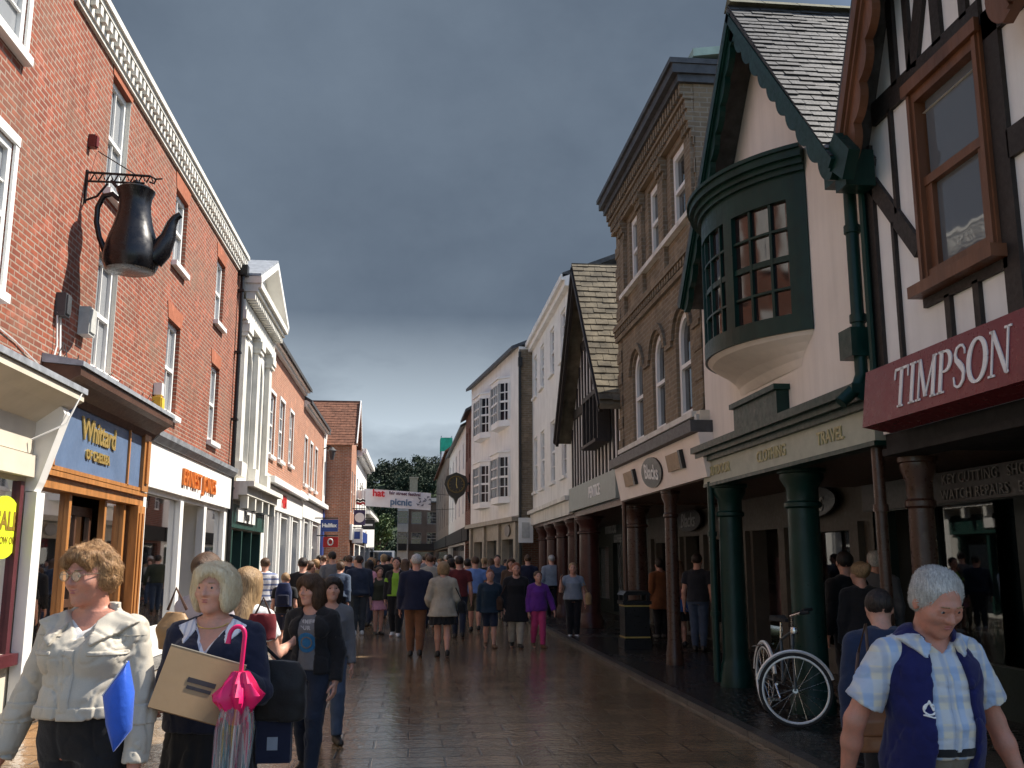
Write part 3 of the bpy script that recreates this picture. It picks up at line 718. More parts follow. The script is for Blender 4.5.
mk = nt.nodes.new('ShaderNodeMath'); mk.operation = 'MULTIPLY'; nt.links.new(front, mk.inputs[0]); nt.links.new(gap, mk.inputs[1])
nt.links.new(mixc(nt, mk.outputs[0], sky.outputs[0], c), bg.inputs['Color']); bg.inputs['Strength'].default_value = .125
SC.view_settings.view_transform = 'Standard'; SC.view_settings.look = 'None'; SC.view_settings.gamma = 1; SC.view_settings.exposure = .78
SC.cycles.max_bounces = 8; SC.cycles.transparent_max_bounces = 12
try: SC.cycles.use_denoising = True
except Exception: pass

# ------------------------------------------------------------------ setting materials
BRED = brick('brick_red', (.31, .088, .049), (.175, .053, .036), (.34, .27, .215), stain=(.2, .15, .11), stain_amt=.5)
BRED2 = brick('brick_orange', (.44, .18, .10), (.34, .13, .075), (.42, .36, .3), stain_amt=.2)
BDRK = brick('brick_dark', (.2, .07, .045), (.15, .05, .035), (.2, .17, .15))
BBRN = brick('brick_brown', (.25, .19, .125), (.165, .125, .085), (.27, .235, .185), stain=(.14, .12, .09), stain_amt=.35)
WHITE = mat('paint_white', (.8, .79, .76), .5, .06, 3, .08, 20, kind='pos', streak=.12)
OFFW = mat('render_offwhite', (.80, .78, .74), .8, .08, 2.2, .15, 30, kind='pos', streak=.28)
STONEW = mat('stone_pale', (.70, .68, .62), .8, .15, 2.5, .3, 25, kind='pos', streak=.4)
CREAM = mat('render_cream', (.80, .73, .66), .8, .07, 1.1, .15, 22, kind='pos', streak=.2)
CREAMP = mat('paint_cream', (.62, .56, .46), .55, .1, 3, .06, 20, kind='pos')
GREEN = mat('paint_green', (.004, .031, .024), .38, .25, 5, .08, 16, spec=.28, kind='pos', streak=.3)
GREENG = mat('paint_greygreen', (.33, .37, .34), .55, .1, 4, .06, 20, kind='pos')
TIMBER = mat('timber_black', (.022, .018, .016), .6, .3, 8, .3, 30, kind='pos')
PLAST = mat('plaster_white', (.8, .79, .77), .8, .06, 2, .15, 25, kind='pos', streak=.18)
BROWNF = mat('wood_brown', (.15, .062, .03), .4, .35, 5, .2, 30, kind='pos', aniso=(1, 1, .25))
OAK = mat('wood_orange', (.42, .18, .055), .35, .35, 6, .15, 30, kind='pos', aniso=(2, 2, .25))
BRWND = mat('wood_dark', (.085, .04, .024), .4, .3, 5, .15, 30, kind='pos')
MAROON = mat('paint_maroon', (.17, .016, .024), .32, .1, 2, .03, 20, spec=.5, kind='pos')
BLUEF = mat('paint_slateblue', (.11, .165, .275), .4, .15, 3, .05, 20, kind='pos')
LEAD = mat('lead', (.3, .32, .35), .5, .35, 6, .25, 30, kind='pos')
LEADD = mat('lead_dark', (.06, .062, .066), .5, .4, 6, .25, 30, kind='pos')
BLACK = mat('paint_black', (.012, .012, .013), .35, .3, 6, .1, 30, kind='pos')
IRONB = mat('iron_brown', (.06, .026, .017), .32, .3, 5, .12, 25, kind='pos')
IRONR = mat('iron_darkred', (.06, .018, .014), .35, .3, 5, .12, 25, kind='pos')
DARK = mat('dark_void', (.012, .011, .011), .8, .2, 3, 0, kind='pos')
GOLD = mat('gilt', (.62, .44, .14), .35, .2, 20, .05, metal=.6)
ORANGE = mat('letters_orange', (.62, .17, .03), .35, .1, 20, 0)
LETW = mat('letters_white', (.8, .79, .77), .45, .05, 20, 0)
LETG = mat('letters_grey', (.34, .34, .34), .45, .05, 20, 0)
LETD = mat('letters_dim', (.16, .15, .145), .5, .05, 20, 0)
REDP = mat('sign_red', (.55, .02, .02), .4, .1, 5, 0); NAVYP = mat('sign_blue', (.02, .05, .22), .4, .1, 5, 0); PURP = mat('sign_purple', (.05, .035, .1), .4, .1, 5, 0)
SLATE = mat('slate', (.06, .06, .06), .55, .6, 7, .3, 40, kind='pos')
TILE = mat('clay_tile', (.15, .125, .085), .9, .6, 3, .5, 25, kind='pos', streak=.3); TILER = mat('clay_tile_red', (.2, .085, .05), .85, .4, 5, .4, 25, kind='pos')
GLASS = glass('glass_dark'); GLASSW = glass('glass_pale', (.12, .13, .14)); GLASSB = glass('glass_brownish', (.022, .012, .01), rough=.05); GLASSC = glass('glass_curtain_sky', (.27, .28, .29), rough=.06)  # last glass: pale tint stands for curtains and painted sky reflection
SHOPG = glass('shop_glass', transp=.88)
CONC = mat('stone_grey', (.3, .29, .27), .85, .25, 3, .3, 25, kind='pos')
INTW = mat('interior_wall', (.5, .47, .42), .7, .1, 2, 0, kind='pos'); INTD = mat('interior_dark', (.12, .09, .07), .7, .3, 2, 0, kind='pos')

def ground_mat(name, c1, c2, mortar, bw, bh, ms, wet=(.12, .42), rot=0, bmp=.35, base_s=1.0):
    m, nt, b = new_mat(name); pos = coords(nt, 'pos')
    mp = nt.nodes.new('ShaderNodeMapping'); mp.inputs['Rotation'].default_value = (0, 0, rot); nt.links.new(pos, mp.inputs[0]); v = mp.outputs[0]
    wob = N(nt, 'ShaderNodeTexNoise', Scale=1.3, Detail=2); nt.links.new(v, wob.inputs['Vector'])
    ad = nt.nodes.new('ShaderNodeVectorMath'); ad.operation = 'MULTIPLY_ADD'; nt.links.new(wob.outputs['Color'], ad.inputs[0]); ad.inputs[1].default_value = (.04, .04, 0); nt.links.new(v, ad.inputs[2]); v = ad.outputs[0]
    t = N(nt, 'ShaderNodeTexBrick', **{'Scale': 1.0, 'Mortar Size': ms, 'Brick Width': bw, 'Row Height': bh, 'Mortar Smooth': .4, 'Bias': -.2})
    t.inputs['Color1'].default_value = lin(c1); t.inputs['Color2'].default_value = lin(c2); t.inputs['Mortar'].default_value = lin(mortar); nt.links.new(v, t.inputs['Vector'])
    n1 = noise(nt, pos, .55, 5); n2 = noise(nt, pos, 14, 4); n3 = noise(nt, pos, 2.3, 4)
    c = mixc(nt, ramp(nt, n2, .35, .7, 0, .4), t.outputs['Color'], tuple(x * .5 for x in c1)); c = mixc(nt, ramp(nt, n3, .4, .7, 0, .4), c, tuple(x * .55 for x in c2))
    nt.links.new(c, b.inputs['Base Color'])
    mx = nt.nodes.new('ShaderNodeMath'); mx.operation = 'MULTIPLY_ADD'; nt.links.new(n2, mx.inputs[0]); mx.inputs[1].default_value = .35; nt.links.new(n1, mx.inputs[2])
    nt.links.new(ramp(nt, mx.outputs[0], .5, .9, wet[0], wet[1]), b.inputs['Roughness']); b.inputs['Specular IOR Level'].default_value = .5
    h = nt.nodes.new('ShaderNodeMath'); h.operation = 'MULTIPLY_ADD'; nt.links.new(t.outputs['Fac'], h.inputs[0]); h.inputs[1].default_value = -1.0
    a2 = nt.nodes.new('ShaderNodeMath'); a2.operation = 'MULTIPLY_ADD'; nt.links.new(n3, a2.inputs[0]); a2.inputs[1].default_value = .9; nt.links.new(n2, a2.inputs[2]); nt.links.new(a2.outputs[0], h.inputs[2])
    bump(nt, b, h.outputs[0], bmp, .02); MATS[name] = m; return m
PAVE = ground_mat('wet_paving', (.31, .21, .12), (.19, .135, .082), (.035, .027, .02), .6, .4, .013, (.03, .22), bmp=.26)
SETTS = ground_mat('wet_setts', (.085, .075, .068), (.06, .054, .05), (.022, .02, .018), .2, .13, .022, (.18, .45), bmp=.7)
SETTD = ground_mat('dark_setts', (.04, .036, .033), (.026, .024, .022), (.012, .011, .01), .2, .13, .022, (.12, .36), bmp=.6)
GRASS = mat('ground_green', (.03, .05, .02), .9, .3, .05, 0, kind='pos')

# ------------------------------------------------------------------ the ground
g = MB(); g.box(-900, 900, -600, 1200, -.3, -.02); tag(g.build('ground', GRASS), kind='structure')
g = MB(); g.box(-3.75, 3.08, -8, 130, -.019, .0); tag(g.build('street', PAVE), kind='structure')
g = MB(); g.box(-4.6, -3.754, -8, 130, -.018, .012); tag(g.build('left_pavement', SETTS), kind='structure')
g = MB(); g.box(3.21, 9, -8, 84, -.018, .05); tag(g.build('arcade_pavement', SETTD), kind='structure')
g = MB()
for k in range(92): y = -8 + k * 1.0; g.box(3.084, 3.206, y + .006, y + .994, -.018, .055)
tag(g.build('kerb', mat('kerb_stone', (.07, .062, .055), .35, .3, 3, .2, 20, kind='pos')), kind='structure')

# ------------------------------------------------------------------ building helpers
class Fac:
    def __init__(s, p0, along, out):
        s.p = p0; s.a = along; s.o = out
    def __call__(s, u, o, z): return (s.p[0] + u * s.a[0] + o * s.o[0], s.p[1] + u * s.a[1] + o * s.o[1], z)
def line_fac(p, q, left=True):
    d = Vector((q[0] - p[0], q[1] - p[1])); L = d.length; d /= L
    n = Vector((-d.y, d.x)) if left else Vector((d.y, -d.x))
    return Fac(p, tuple(d), tuple(n)), L
FL = Fac((-4.3, 0), (0, 1), (1, 0)); FR = Fac((3.85, 0), (0, 1), (-1, 0))
def wall_mb(fac, u0, u1, z0, z1, holes=(), depth=.16, o=0, back=None, top=True):
    """front sheet with real openings and their reveals; with back: side, rear and top faces too"""
    mb = MB(fac); us = sorted({u0, u1} | {h[0] for h in holes} | {h[1] for h in holes}); zs = sorted({z0, z1} | {h[2] for h in holes} | {h[3] for h in holes})
    us = [u for u in us if u0 - 1e-6 <= u <= u1 + 1e-6]; zs = [z for z in zs if z0 - 1e-6 <= z <= z1 + 1e-6]
    for i in range(len(us) - 1):
        for j in range(len(zs) - 1):
            cu, cz = (us[i] + us[i + 1]) / 2, (zs[j] + zs[j + 1]) / 2
            if any(h[0] < cu < h[1] and h[2] < cz < h[3] for h in holes): continue
            mb.add([(us[i], o, zs[j]), (us[i + 1], o, zs[j]), (us[i + 1], o, zs[j + 1]), (us[i], o, zs[j + 1])], [(0, 1, 2, 3)])
    for h in holes:
        a, b, c, d = h[:4]; rise = h[4] if len(h) > 4 else 0; zt = d - rise
        q = lambda P: mb.add(P, [(0, 1, 2, 3)])
        q([(a, o, c), (a, o - depth, c), (a, o - depth, zt), (a, o, zt)]); q([(b, o, c), (b, o - depth, c), (b, o - depth, zt), (b, o, zt)]); q([(a, o, c), (b, o, c), (b, o - depth, c), (a, o - depth, c)])
        if not rise: q([(a, o, d), (b, o, d), (b, o - depth, d), (a, o - depth, d)])
        else:
            P = arc_pts(a, b, zt, rise, 10)
            for k in range(10):
                (x0, y0), (x1, y1) = P[k], P[k + 1]
                q([(x0, o, y0), (x1, o, y1), (x1, o, d), (x0, o, d)]); q([(x0, o, y0), (x1, o, y1), (x1, o - depth, y1), (x0, o - depth, y0)])
    if back:
        for u in (u0, u1): mb.add([(u, o, z0), (u, -back, z0), (u, -back, z1), (u, o, z1)], [(0, 1, 2, 3)])
        mb.add([(u0, -back, z0), (u1, -back, z0), (u1, -back, z1), (u0, -back, z1)], [(0, 1, 2, 3)])
        if top: mb.add([(u0, o, z1), (u1, o, z1), (u1, -back, z1), (u0, -back, z1)], [(0, 1, 2, 3)])
    return mb
def arc_pts(a, b, zt, rise, n):
    w = (b - a) / 2; r = (w * w + rise * rise) / (2 * rise); cz = zt + rise - r; th = math.asin(min(1, w / r))
    if rise > w: th = PI - th
    return [((a + b) / 2 + r * math.sin(-th + 2 * th * k / n), cz + r * math.cos(-th + 2 * th * k / n)) for k in range(n + 1)]
def window(fac, par, u0, u1, z0, z1, o=-.1, rise=0, cols=2, rows=1, fm=None, gm=None, fw=.055, sill=None, surround=None, meet=True, bars=.022, name='window'):
    """sash window: frame and bars are the part, pane and sill its sub-parts"""
    fm = fm or WHITE; gm = gm or GLASS; mb = MB(fac); zt = z1 - rise
    mb.box(u0, u0 + fw, o - .05, o + .03, z0, zt); mb.box(u1 - fw, u1, o - .05, o + .03, z0, zt); mb.box(u0 + fw, u1 - fw, o - .05, o + .03, z0, z0 + fw * 1.2)
    if not rise: mb.box(u0 + fw, u1 - fw, o - .05, o + .03, z1 - fw, z1)
    else:
        P = arc_pts(u0, u1, zt, rise, 10); Q = arc_pts(u0 + fw, u1 - fw, zt, rise - fw, 10)
        for k in range(10):
            a, b, c, d = P[k], P[k + 1], Q[k + 1], Q[k]
            mb.hexa([(a[0], o - .05, a[1]), (b[0], o - .05, b[1]), (b[0], o + .03, b[1]), (a[0], o + .03, a[1]), (d[0], o - .05, d[1]), (c[0], o - .05, c[1]), (c[0], o + .03, c[1]), (d[0], o + .03, d[1])])
    zm = (z0 + zt) / 2 if not rise else (z0 + z1) / 2
    if meet: mb.box(u0 + fw, u1 - fw, o - .03, o + .035, zm - .03, zm + .03)
    iu0, iu1 = u0 + fw, u1 - fw
    for k in range(1, cols): u = iu0 + (iu1 - iu0) * k / cols; mb.box(u - bars / 2, u + bars / 2, o - .012, o + .018, z0 + fw, z1 - fw if not rise else zt)
    for lo, hi in ((z0 + fw, zm), (zm, zt - (0 if rise else fw))):
        for k in range(1, rows): z = lo + (hi - lo) * k / rows; mb.box(iu0, iu1, o - .011, o + .017, z - bars / 2, z + bars / 2)
    w = mb.build(name, fm, par)
    g = MB(fac)
    if rise:
        P = [(u0 + .01, z0 + .01), (u1 - .01, z0 + .01)] + [(x, y - .01) for x, y in arc_pts(u0 + .01, u1 - .01, zt, rise, 10)][::-1]
        g.add([(x, o - .02, y) for x, y in P], [tuple(range(len(P)))])
    else: g.add([(u0 + .01, o - .02, z0 + .01), (u1 - .01, o - .02, z0 + .01), (u1 - .01, o - .02, z1 - .01), (u0 + .01, o - .02, z1 - .01)], [(0, 1, 2, 3)])
    g.build('pane', gm, w)
    if sill: m_, pr, h = sill; MB(fac).box(u0 - .06, u1 + .06, -.09, pr, z0 - h, z0 - .002).build('sill', m_, w)
    if surround:
        m_, wd, pr = surround; s = MB(fac); s.box(u0 - wd, u0 - .002, .003, pr, z0, z1); s.box(u1 + .002, u1 + wd, .003, pr, z0, z1); s.box(u0 - wd, u1 + wd, .003, pr + .01, z1 + .002, z1 + wd * 1.2); s.build('surround', m_, w)
    return w
def roof_along(fac, par, u0, u1, ze, zr, run, over=.3, m=None, th=.12, name='roof', back=True):
    """pitched roof whose ridge runs along the street"""
    m = m or SLATE; s = (zr - ze) / run; mb = MB(fac)
    mb.prism([(over, ze - over * s), (over, ze - over * s + th), (-run, zr + th), (-run, zr)], u0, u1, 0)
    if back: mb.prism([(-run - .002, zr), (-run - .002, zr + th), (-2 * run, ze + th), (-2 * run, ze)], u0, u1, 0)
    return mb.build(name, m, par)
def tiles(mb, P0, along, up, nrm, w, l, tw, ex, th=.016, jit=.012, seed=1):
    """courses of overlapping tiles on a slope; P0 lower corner"""
    rr = random.Random(seed); P0, along, up, nrm = (Vector(v) for v in (P0, along, up, nrm)); nrow = int(l / ex) + 1; ncol = int(w / tw) + 1
    for r in range(nrow):
        off = (r % 2) * tw / 2 - rr.random() * .02
        for c in range(-1, ncol):
            a0 = max(0, c * tw + off + .004); a1 = min(w, (c + 1) * tw + off - .004)
            if a1 - a0 < .02: continue
            j = rr.uniform(-jit, jit); b0 = r * ex + j; b1 = min(l, b0 + ex * 1.5); lift = th + rr.uniform(0, .012)
            q = lambda a, b, n: tuple(P0 + along * a + up * b + nrm * n)
            mb.hexa([q(a0, b0, lift), q(a1, b0, lift + rr.uniform(-.005, .005)), q(a1, b1, .002), q(a0, b1, .002), q(a0, b0, lift + th), q(a1, b0, lift + th), q(a1, b1, th), q(a0, b1, th)])
def barge(fac, A, B, w, o0, o1, n=10, amp=.06, m=None):
    """bargeboard from eave A to apex B with a scalloped lower edge"""
    mb = MB(fac); A = Vector((A[0], 0, A[1])); B = Vector((B[0], 0, B[1])); t = (B - A).normalized(); d = Vector((t.z, 0, -t.x)); 
    if d.z > 0: d = -d
    k = n * 6; prev = None
    for i in range(k + 1):
        p = A + (B - A) * (i / k); f = (i % 6) / 6; q = p + d * (w + amp * math.sin(PI * f) ** .7)
        if prev:
            a, b = prev; mb.hexa([(b.x, o0, b.z), (q.x, o0, q.z), (q.x, o1, q.z), (b.x, o1, b.z), (a.x, o0, a.z), (p.x, o0, p.z), (p.x, o1, p.z), (a.x, o1, a.z)])
        prev = (p, q)
    mb.beam(tuple(A + d * .05 + Vector((0, o1 + .02, 0))), tuple(B + d * .05 + Vector((0, o1 + .02, 0))), .09, .05)
    mb.beam(tuple(A + d * w * .55 + Vector((0, o1 + .01, 0))), tuple(B + d * w * .55 + Vector((0, o1 + .01, 0))), .03, .03)
    return mb
def column(par, x, y, z1, r, m, z0=.05, plain=False, fl=False):
    mb = MB(); pr = [(r * 1.35, 0), (r * 1.35, .16), (r * 1.22, .2), (r * 1.22, .26), (r * 1.1, .3), (r * 1.04, .36), (r * 1.02, (z1 - z0) * .45), (r * .96, z1 - z0 - .42), (r * 1.16, z1 - z0 - .4), (r * 1.16, z1 - z0 - .36), (r * .98, z1 - z0 - .34), (r * 1.0, z1 - z0 - .2), (r * 1.35, z1 - z0 - .1), (r * 1.35, z1 - z0 - .05), (r * 1.5, z1 - z0 - .04), (r * 1.5, z1 - z0)]
    if plain: pr = [(r * 1.4, 0), (r * 1.4, .1), (r, .14), (r, z1 - z0)]
    mb.lathe((x, y, z0), pr, 20); return mb.build('column', m, par)
def ft(fac, u, z, o, flip=False):
    """text placement on a facade; flip when reading direction runs against u"""
    s = -1 if flip else 1
    return lambda x, y, d: fac(u + s * x, o + d, z + y)
# roman capitals built from strokes, for the maroon sign
def serif_mb(word, h, T, width, ext=.008):
    G = {'T': (.82, [((.41, 0), (.41, 1), .15), ((.04, .965), (.78, .965), .07), ((.06, .99), (.04, .72), .05), ((.76, .99), (.78, .72), .05), ((.26, .025), (.56, .025), .05)]),
         'I': (.42, [((.21, 0), (.21, 1), .15), ((.05, .025), (.37, .025), .05), ((.05, .975), (.37, .975), .05)]),
         'M': (1.06, [((.15, 0), (.15, 1), .06), ((.15, 1), (.52, .06), .14), ((.52, .06), (.88, 1), .06), ((.89, 0), (.89, 1), .15), ((.03, .025), (.27, .025), .05), ((.76, .025), (1.02, .025), .05), ((.03, .975), (.2, .975), .05), ((.84, .975), (1.02, .975), .05)]),
         'P': (.74, [((.19, 0), (.19, 1), .15), ((.05, .025), (.37, .025), .05), ((.05, .975), (.3, .975), .05)]),
         'S': (.62, []), 'O': (.92, []),
         'N': (.92, [((.16, 0), (.16, 1), .06), ((.14, 1), (.76, .02), .15), ((.76, 0), (.76, 1), .06), ((.03, .025), (.29, .025), .05), ((.63, .975), (.89, .975), .05), ((.03, .975), (.2, .975), .05)])}
    tot = sum(G[c][0] for c in word); k = width / (tot * h); mb = MB(); x0 = -width / 2
    def quad4(P): 
        mb.add([T(x0 + x * h * k, (y - .5) * h, d) for d in (ext, .0) for x, y in P], [(0, 1, 2, 3), (7, 6, 5, 4), (0, 4, 5, 1), (1, 5, 6, 2), (2, 6, 7, 3), (3, 7, 4, 0)])
    def curve(pts, ws):
        for i in range(len(pts) - 1):
            E = []
            for j in (i, i + 1):
                a, b = pts[max(j - 1, 0)], pts[min(j + 1, len(pts) - 1)]; dx, dy = b[0] - a[0], b[1] - a[1]; l = math.hypot(dx, dy); n = (-dy / l * ws[j] / 2, dx / l * ws[j] / 2)
                E.append(((pts[j][0] + n[0], pts[j][1] + n[1]), (pts[j][0] - n[0], pts[j][1] - n[1])))
            quad4([E[0][0], E[0][1], E[1][1], E[1][0]])
    for c in word:
        for a, b, w in G[c][1]:
            dx, dy = b[0] - a[0], b[1] - a[1]; l = math.hypot(dx, dy)
            if abs(dy) > abs(dx): n = (w / 2, 0)
            else: n = (0, w / 2)
            quad4([(a[0] - n[0], a[1] - n[1]), (a[0] + n[0], a[1] + n[1]), (b[0] + n[0], b[1] + n[1]), (b[0] - n[0], b[1] - n[1])])
        if c == 'O': A = np.linspace(0, 2 * PI, 33); curve([(.46 + .36 * math.cos(a), .5 + .47 * math.sin(a)) for a in A], [.06 + .11 * abs(math.cos(a)) for a in A])
        if c == 'P': A = np.linspace(-PI / 2, PI / 2, 15); curve([(.2, .50)] + [(.38 + .24 * math.cos(a), .73 + .235 * math.sin(a)) for a in A] + [(.2, .965)], [.05] + [.05 + .1 * math.cos(a) for a in A] + [.05])
        if c == 'S':
            P = [(.53, .74), (.52, .85), (.42, .95), (.30, .965), (.16, .92), (.10, .79), (.15, .66), (.3, .56), (.44, .45), (.52, .33), (.5, .16), (.38, .05), (.27, .03), (.13, .09), (.07, .28)]
            curve(P, [.04, .05, .06, .06, .08, .1, .12, .15, .15, .12, .1, .08, .06, .05, .04])
        x0 += G[c][0] * h * k
    return mb
# ------------------------------------------------------------------ LEFT SIDE
T = FL
def house(name, fac, umid, label, cat='building', group=None):
    x, y, _ = fac(umid, 0, 0); return thing(name, label, cat, (x, y, 0), group)
def cornice_mb(fac, u0, u1, rows):
    mb = MB(fac)
    for o1, z0, z1 in rows: mb.box(u0, u1, .002, o1, z0, z1)
    return mb
# --- brick house above the cream shop
b = house('brick_house', T, 8, 'nearest red brick house with white sash windows above the cream shop')
H0 = [(8.75, 10.02, 6.95, 8.6), (8.75, 10.02, 4.3, 5.93), (6.0, 7.2, 6.95, 8.6), (6.0, 7.2, 4.3, 5.93)]
wall_mb(T, 3, 11.4, 3.0, 9.4, H0, back=8).build('wall', BRED, b)
for h in H0: window(T, b, *h, o=-.04, cols=2, rows=2, fw=.09, gm=GLASSC, sill=(WHITE, .1, .1), surround=(WHITE, .09, .03))
roof_along(T, b, 3, 11.4, 9.4, 12, 4, .05, SLATE)
wall_mb(T, 3, 11.4, .0, 3.0, [(4.2, 11.12, .62, 2.45)], .3, back=8, top=False).build('ground_wall', CREAMP, b)
sf = MB(T)
for u in (6.4, 8.8, 11.03): sf.box(u - .05, u + .05, -.05, .02, .62, 2.45)
sf.box(4.2, 11.12, .0, .10, .5, .62); sf = sf.build('shopfront', mat('paint_plum', (.09, .02, .025), .4, .2, 4, .05, 20, kind='pos'), b)
q = MB(T); q.box(4.2, 11.1, -.035, -.025, .62, 2.45); q.build('shop_window', SHOPG, sf)
q = MB(T); q.box(3.1, 11.3, -2.6, -2.5, .0, 2.6); q.box(3.1, 11.3, -2.5, -.2, .4, .5); q.box(3.1, 11.3, -2.6, -.3, 2.46, 2.5); q.build('interior', INTW, sf)
q = MB(T); q.box(3.2, 11.28, .004, .10, 2.5, 2.74); q.box(3.2, 11.28, .004, .06, 2.76, 3.12); q.prism([(.06, 3.12), (.30, 3.3), (.46, 3.4), (.46, 3.48), (.004, 3.52), (.004, 3.12)], 3.1, 11.42, 0)
q.build('fascia', CREAMP, sf)
q = MB(T); q.prism([(.004, 3.524), (.49, 3.484), (.49, 3.55), (.004, 3.62)], 3.05, 11.45, 0); q.build('lead_flashing', LEAD, sf)
q = MB(T); q.prism([(.004, 2.35), (.1, 2.35), (.14, 2.45), (.36, 3.22), (.32, 3.30), (.004, 3.30)], 11.14, 11.34, 0); q.box(11.12, 11.36, .02, .14, .0, 2.34); q.build('corner_bracket', WHITE, sf)
# --- terrace with tea shop and jeweller
b = house('brick_terrace', T, 17, 'red brick terrace with three storeys over the blue fronted tea shop and the white jeweller')
H1 = [(12.92, 13.78, 4.1, 5.7), (12.92, 13.78, 6.6, 8.28), (16.62, 17.5, 4.1, 5.72), (16.62, 17.5, 6.75, 8.08), (20.25, 21.1, 4.05, 5.68), (20.25, 21.1, 6.6, 8.0)]
wall_mb(T, 11.404, 22.95, 2.8, 8.9, H1, .17, back=8).build('wall', BRED, b)
for i_, h in enumerate(H1):
    w_ = window(T, b, *h, o=-.1, cols=2, rows=1, fw=.08, gm=GLASSC, sill=(WHITE, .1, .09))
    if i_ < 2: MB(T).box(h[1] - .012, h[1] + .0, -.07, -.002, h[2], h[3]).build('reveal', STONEW, w_)
# pale plaster reveal of the window behind the teapot, rubbed brick heads
RUB = brick('brick_rubbed', (.40, .135, .075), (.36, .12, .065), (.38, .22, .15), bw=.08, bh=.3, ms=.005, stain_amt=.1)
for h in H1: MB(T).prism([(h[0] - .02, h[3] + .004), (h[1] + .02, h[3] + .004), (h[1] + .12, h[3] + .28), (h[0] - .12, h[3] + .28)], .002, .012, 1).build('window_head', RUB, b)
q = cornice_mb(T, 11.3, 22.95, [(.05, 8.40, 8.46), (.08, 8.46, 8.52), (.16, 8.68, 8.75), (.2, 8.75, 8.84)])
for k in range(58): u = 11.4 + k * .2; q.box(u, u + .1, .082, .15, 8.54, 8.676)
q.box(11.3, 22.95, .002, .08, 8.522, 8.68); q.build('cornice', STONEW, b)
roof_along(T, b, 11.404, 22.95, 8.8, 11.2, 4, .05, SLATE)
q = MB(T); q.tube([(22.7, .1, 8.4), (22.7, .09, 5), (22.7, .09, .1)], .05, 10); q.box(22.58, 22.82, .02, .22, 8.3, 8.55)
for z in (1.5, 3.2, 4.8, 6.4, 7.9): q.box(22.62, 22.78, .0, .15, z, z + .05)
q.build('drainpipe', BLACK, b)
# tea shop front
sf = MB(T)
for u in (11.46, 12.55, 13.95, 14.85, 15.28): sf.box(u - .045, u + .045, -.06, .02, .12, 2.6)
sf.box(11.4, 15.5, -.1, .1, 2.42, 2.62); sf.box(11.4, 15.5, .102, .15, 2.56, 2.62); sf.box(11.4, 12.5, -.1, .06, .1, .55); sf.box(14.0, 15.4, -.1, .06, .1, .55)
sf.box(15.1, 15.48, .02, .14, .05, 2.41); sf.box(15.16, 15.24, .142, .16, .3, 2.3); sf.box(15.33, 15.41, .142, .16, .3, 2.3)
sf.box(15.12, 15.46, .02, .17, 2.63, 3.5); sf.box(15.22, 15.36, .172, .2, 2.75, 3.4)
sf = sf.build('shopfront', OAK, b, label='tea shop front of varnished orange wood below a blue fascia')
for a_, c_ in ((11.5, 12.5), (14.0, 15.3)): MB(T).box(a_, c_, -.05, -.04, .55, 2.42).build('shop_window', SHOPG, sf)
d = MB(T)
for a_, b_ in ((12.66, 12.76), (13.8, 13.9)): d.box(a_, b_, -.2, -.14, .1, 2.3)
d.box(12.76, 13.8, -.2, -.14, 2.18, 2.3); d.box(12.76, 13.8, -.2, -.14, .1, .35); d.box(12.76, 13.8, -.2, -.14, 1.0, 1.1); d.box(13.25, 13.31, -.195, -.145, .35, 2.18); d = d.build('door', BRWND, sf)
q = MB(T); q.box(12.77, 13.79, -.18, -.17, .36, 2.17); q.build('door_glass', SHOPG, sf)
q = MB(T); q.box(11.42, 15.46, -3.1, -3.0, 0, 2.7); q.box(11.41, 11.43, -3, -.2, 0, 2.7); q.box(15.44, 15.46, -3, -.2, 0, 2.7); q.box(11.42, 15.46, -3, -.1, 2.64, 2.7)
for z in (.7, 1.15, 1.6, 2.05): q.box(11.5, 15.4, -2.99, -2.7, z, z + .04)
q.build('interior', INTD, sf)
rr = random.Random(3)
for m_, cnt in ((mat('tin_cream', (.55, .5, .4), .4, .2, 10, 0), 22), (mat('tin_red', (.4, .05, .05), .4, .2, 10, 0), 14), (mat('tin_green', (.05, .14, .1), .4, .2, 10, 0), 14)):
    q = MB(T)
    for k in range(cnt):
        u = rr.uniform(11.55, 12.4) if rr.random() < .4 else rr.uniform(14.1, 15.1); z = .56 + .34 * rr.randint(0, 4); o = rr.uniform(-.7, -.15) if z < 1 else rr.uniform(-2.9, -2.75)
        h_ = rr.uniform(.12, .25); q.lathe(T(u, o, 0)[:2] + (z,), [(.06, 0), (.06, h_), (.04, h_ + .02)], 8) if False else q.box(u - .06, u + .06, o - .05, o + .05, z, z + h_)
    q.build('tea_tins', m_, sf)
q = MB(T); q.box(11.42, 15.1, .03, .12, 2.66, 3.5); q.build('fascia_sign', BLUEF, sf)
q = MB(T); q.box(14.42, 14.47, .122, .15, 2.66, 3.5); q.box(11.5, 11.55, .122, .15, 2.66, 3.5); q.box(11.42, 15.1, .122, .15, 2.63, 2.68); q.build('fascia_beading', OAK, sf)
text_mb('Whittard', .40, ft(T, 13.1, 3.22, .124), spacing=.92, ext=.02, bold=.006).build('lettering', GOLD, sf)
text_mb('OF CHELSEA', .17, ft(T, 13.1, 2.92, .124), ext=.02, bold=.006).build('lettering', GOLD, sf)
q = MB(T); q.prism([(.004, 3.46), (.14, 3.46), (.2, 3.54), (.36, 3.66), (.44, 3.7), (.44, 3.8), (.004, 3.84)], 11.3, 15.62, 0); q.build('cornice', BRWND, sf)
q = MB(T); q.prism([(.004, 3.844), (.47, 3.804), (.47, 3.86), (.004, 3.95)], 11.28, 15.64, 0); q.build('lead_flashing', LEAD, sf)
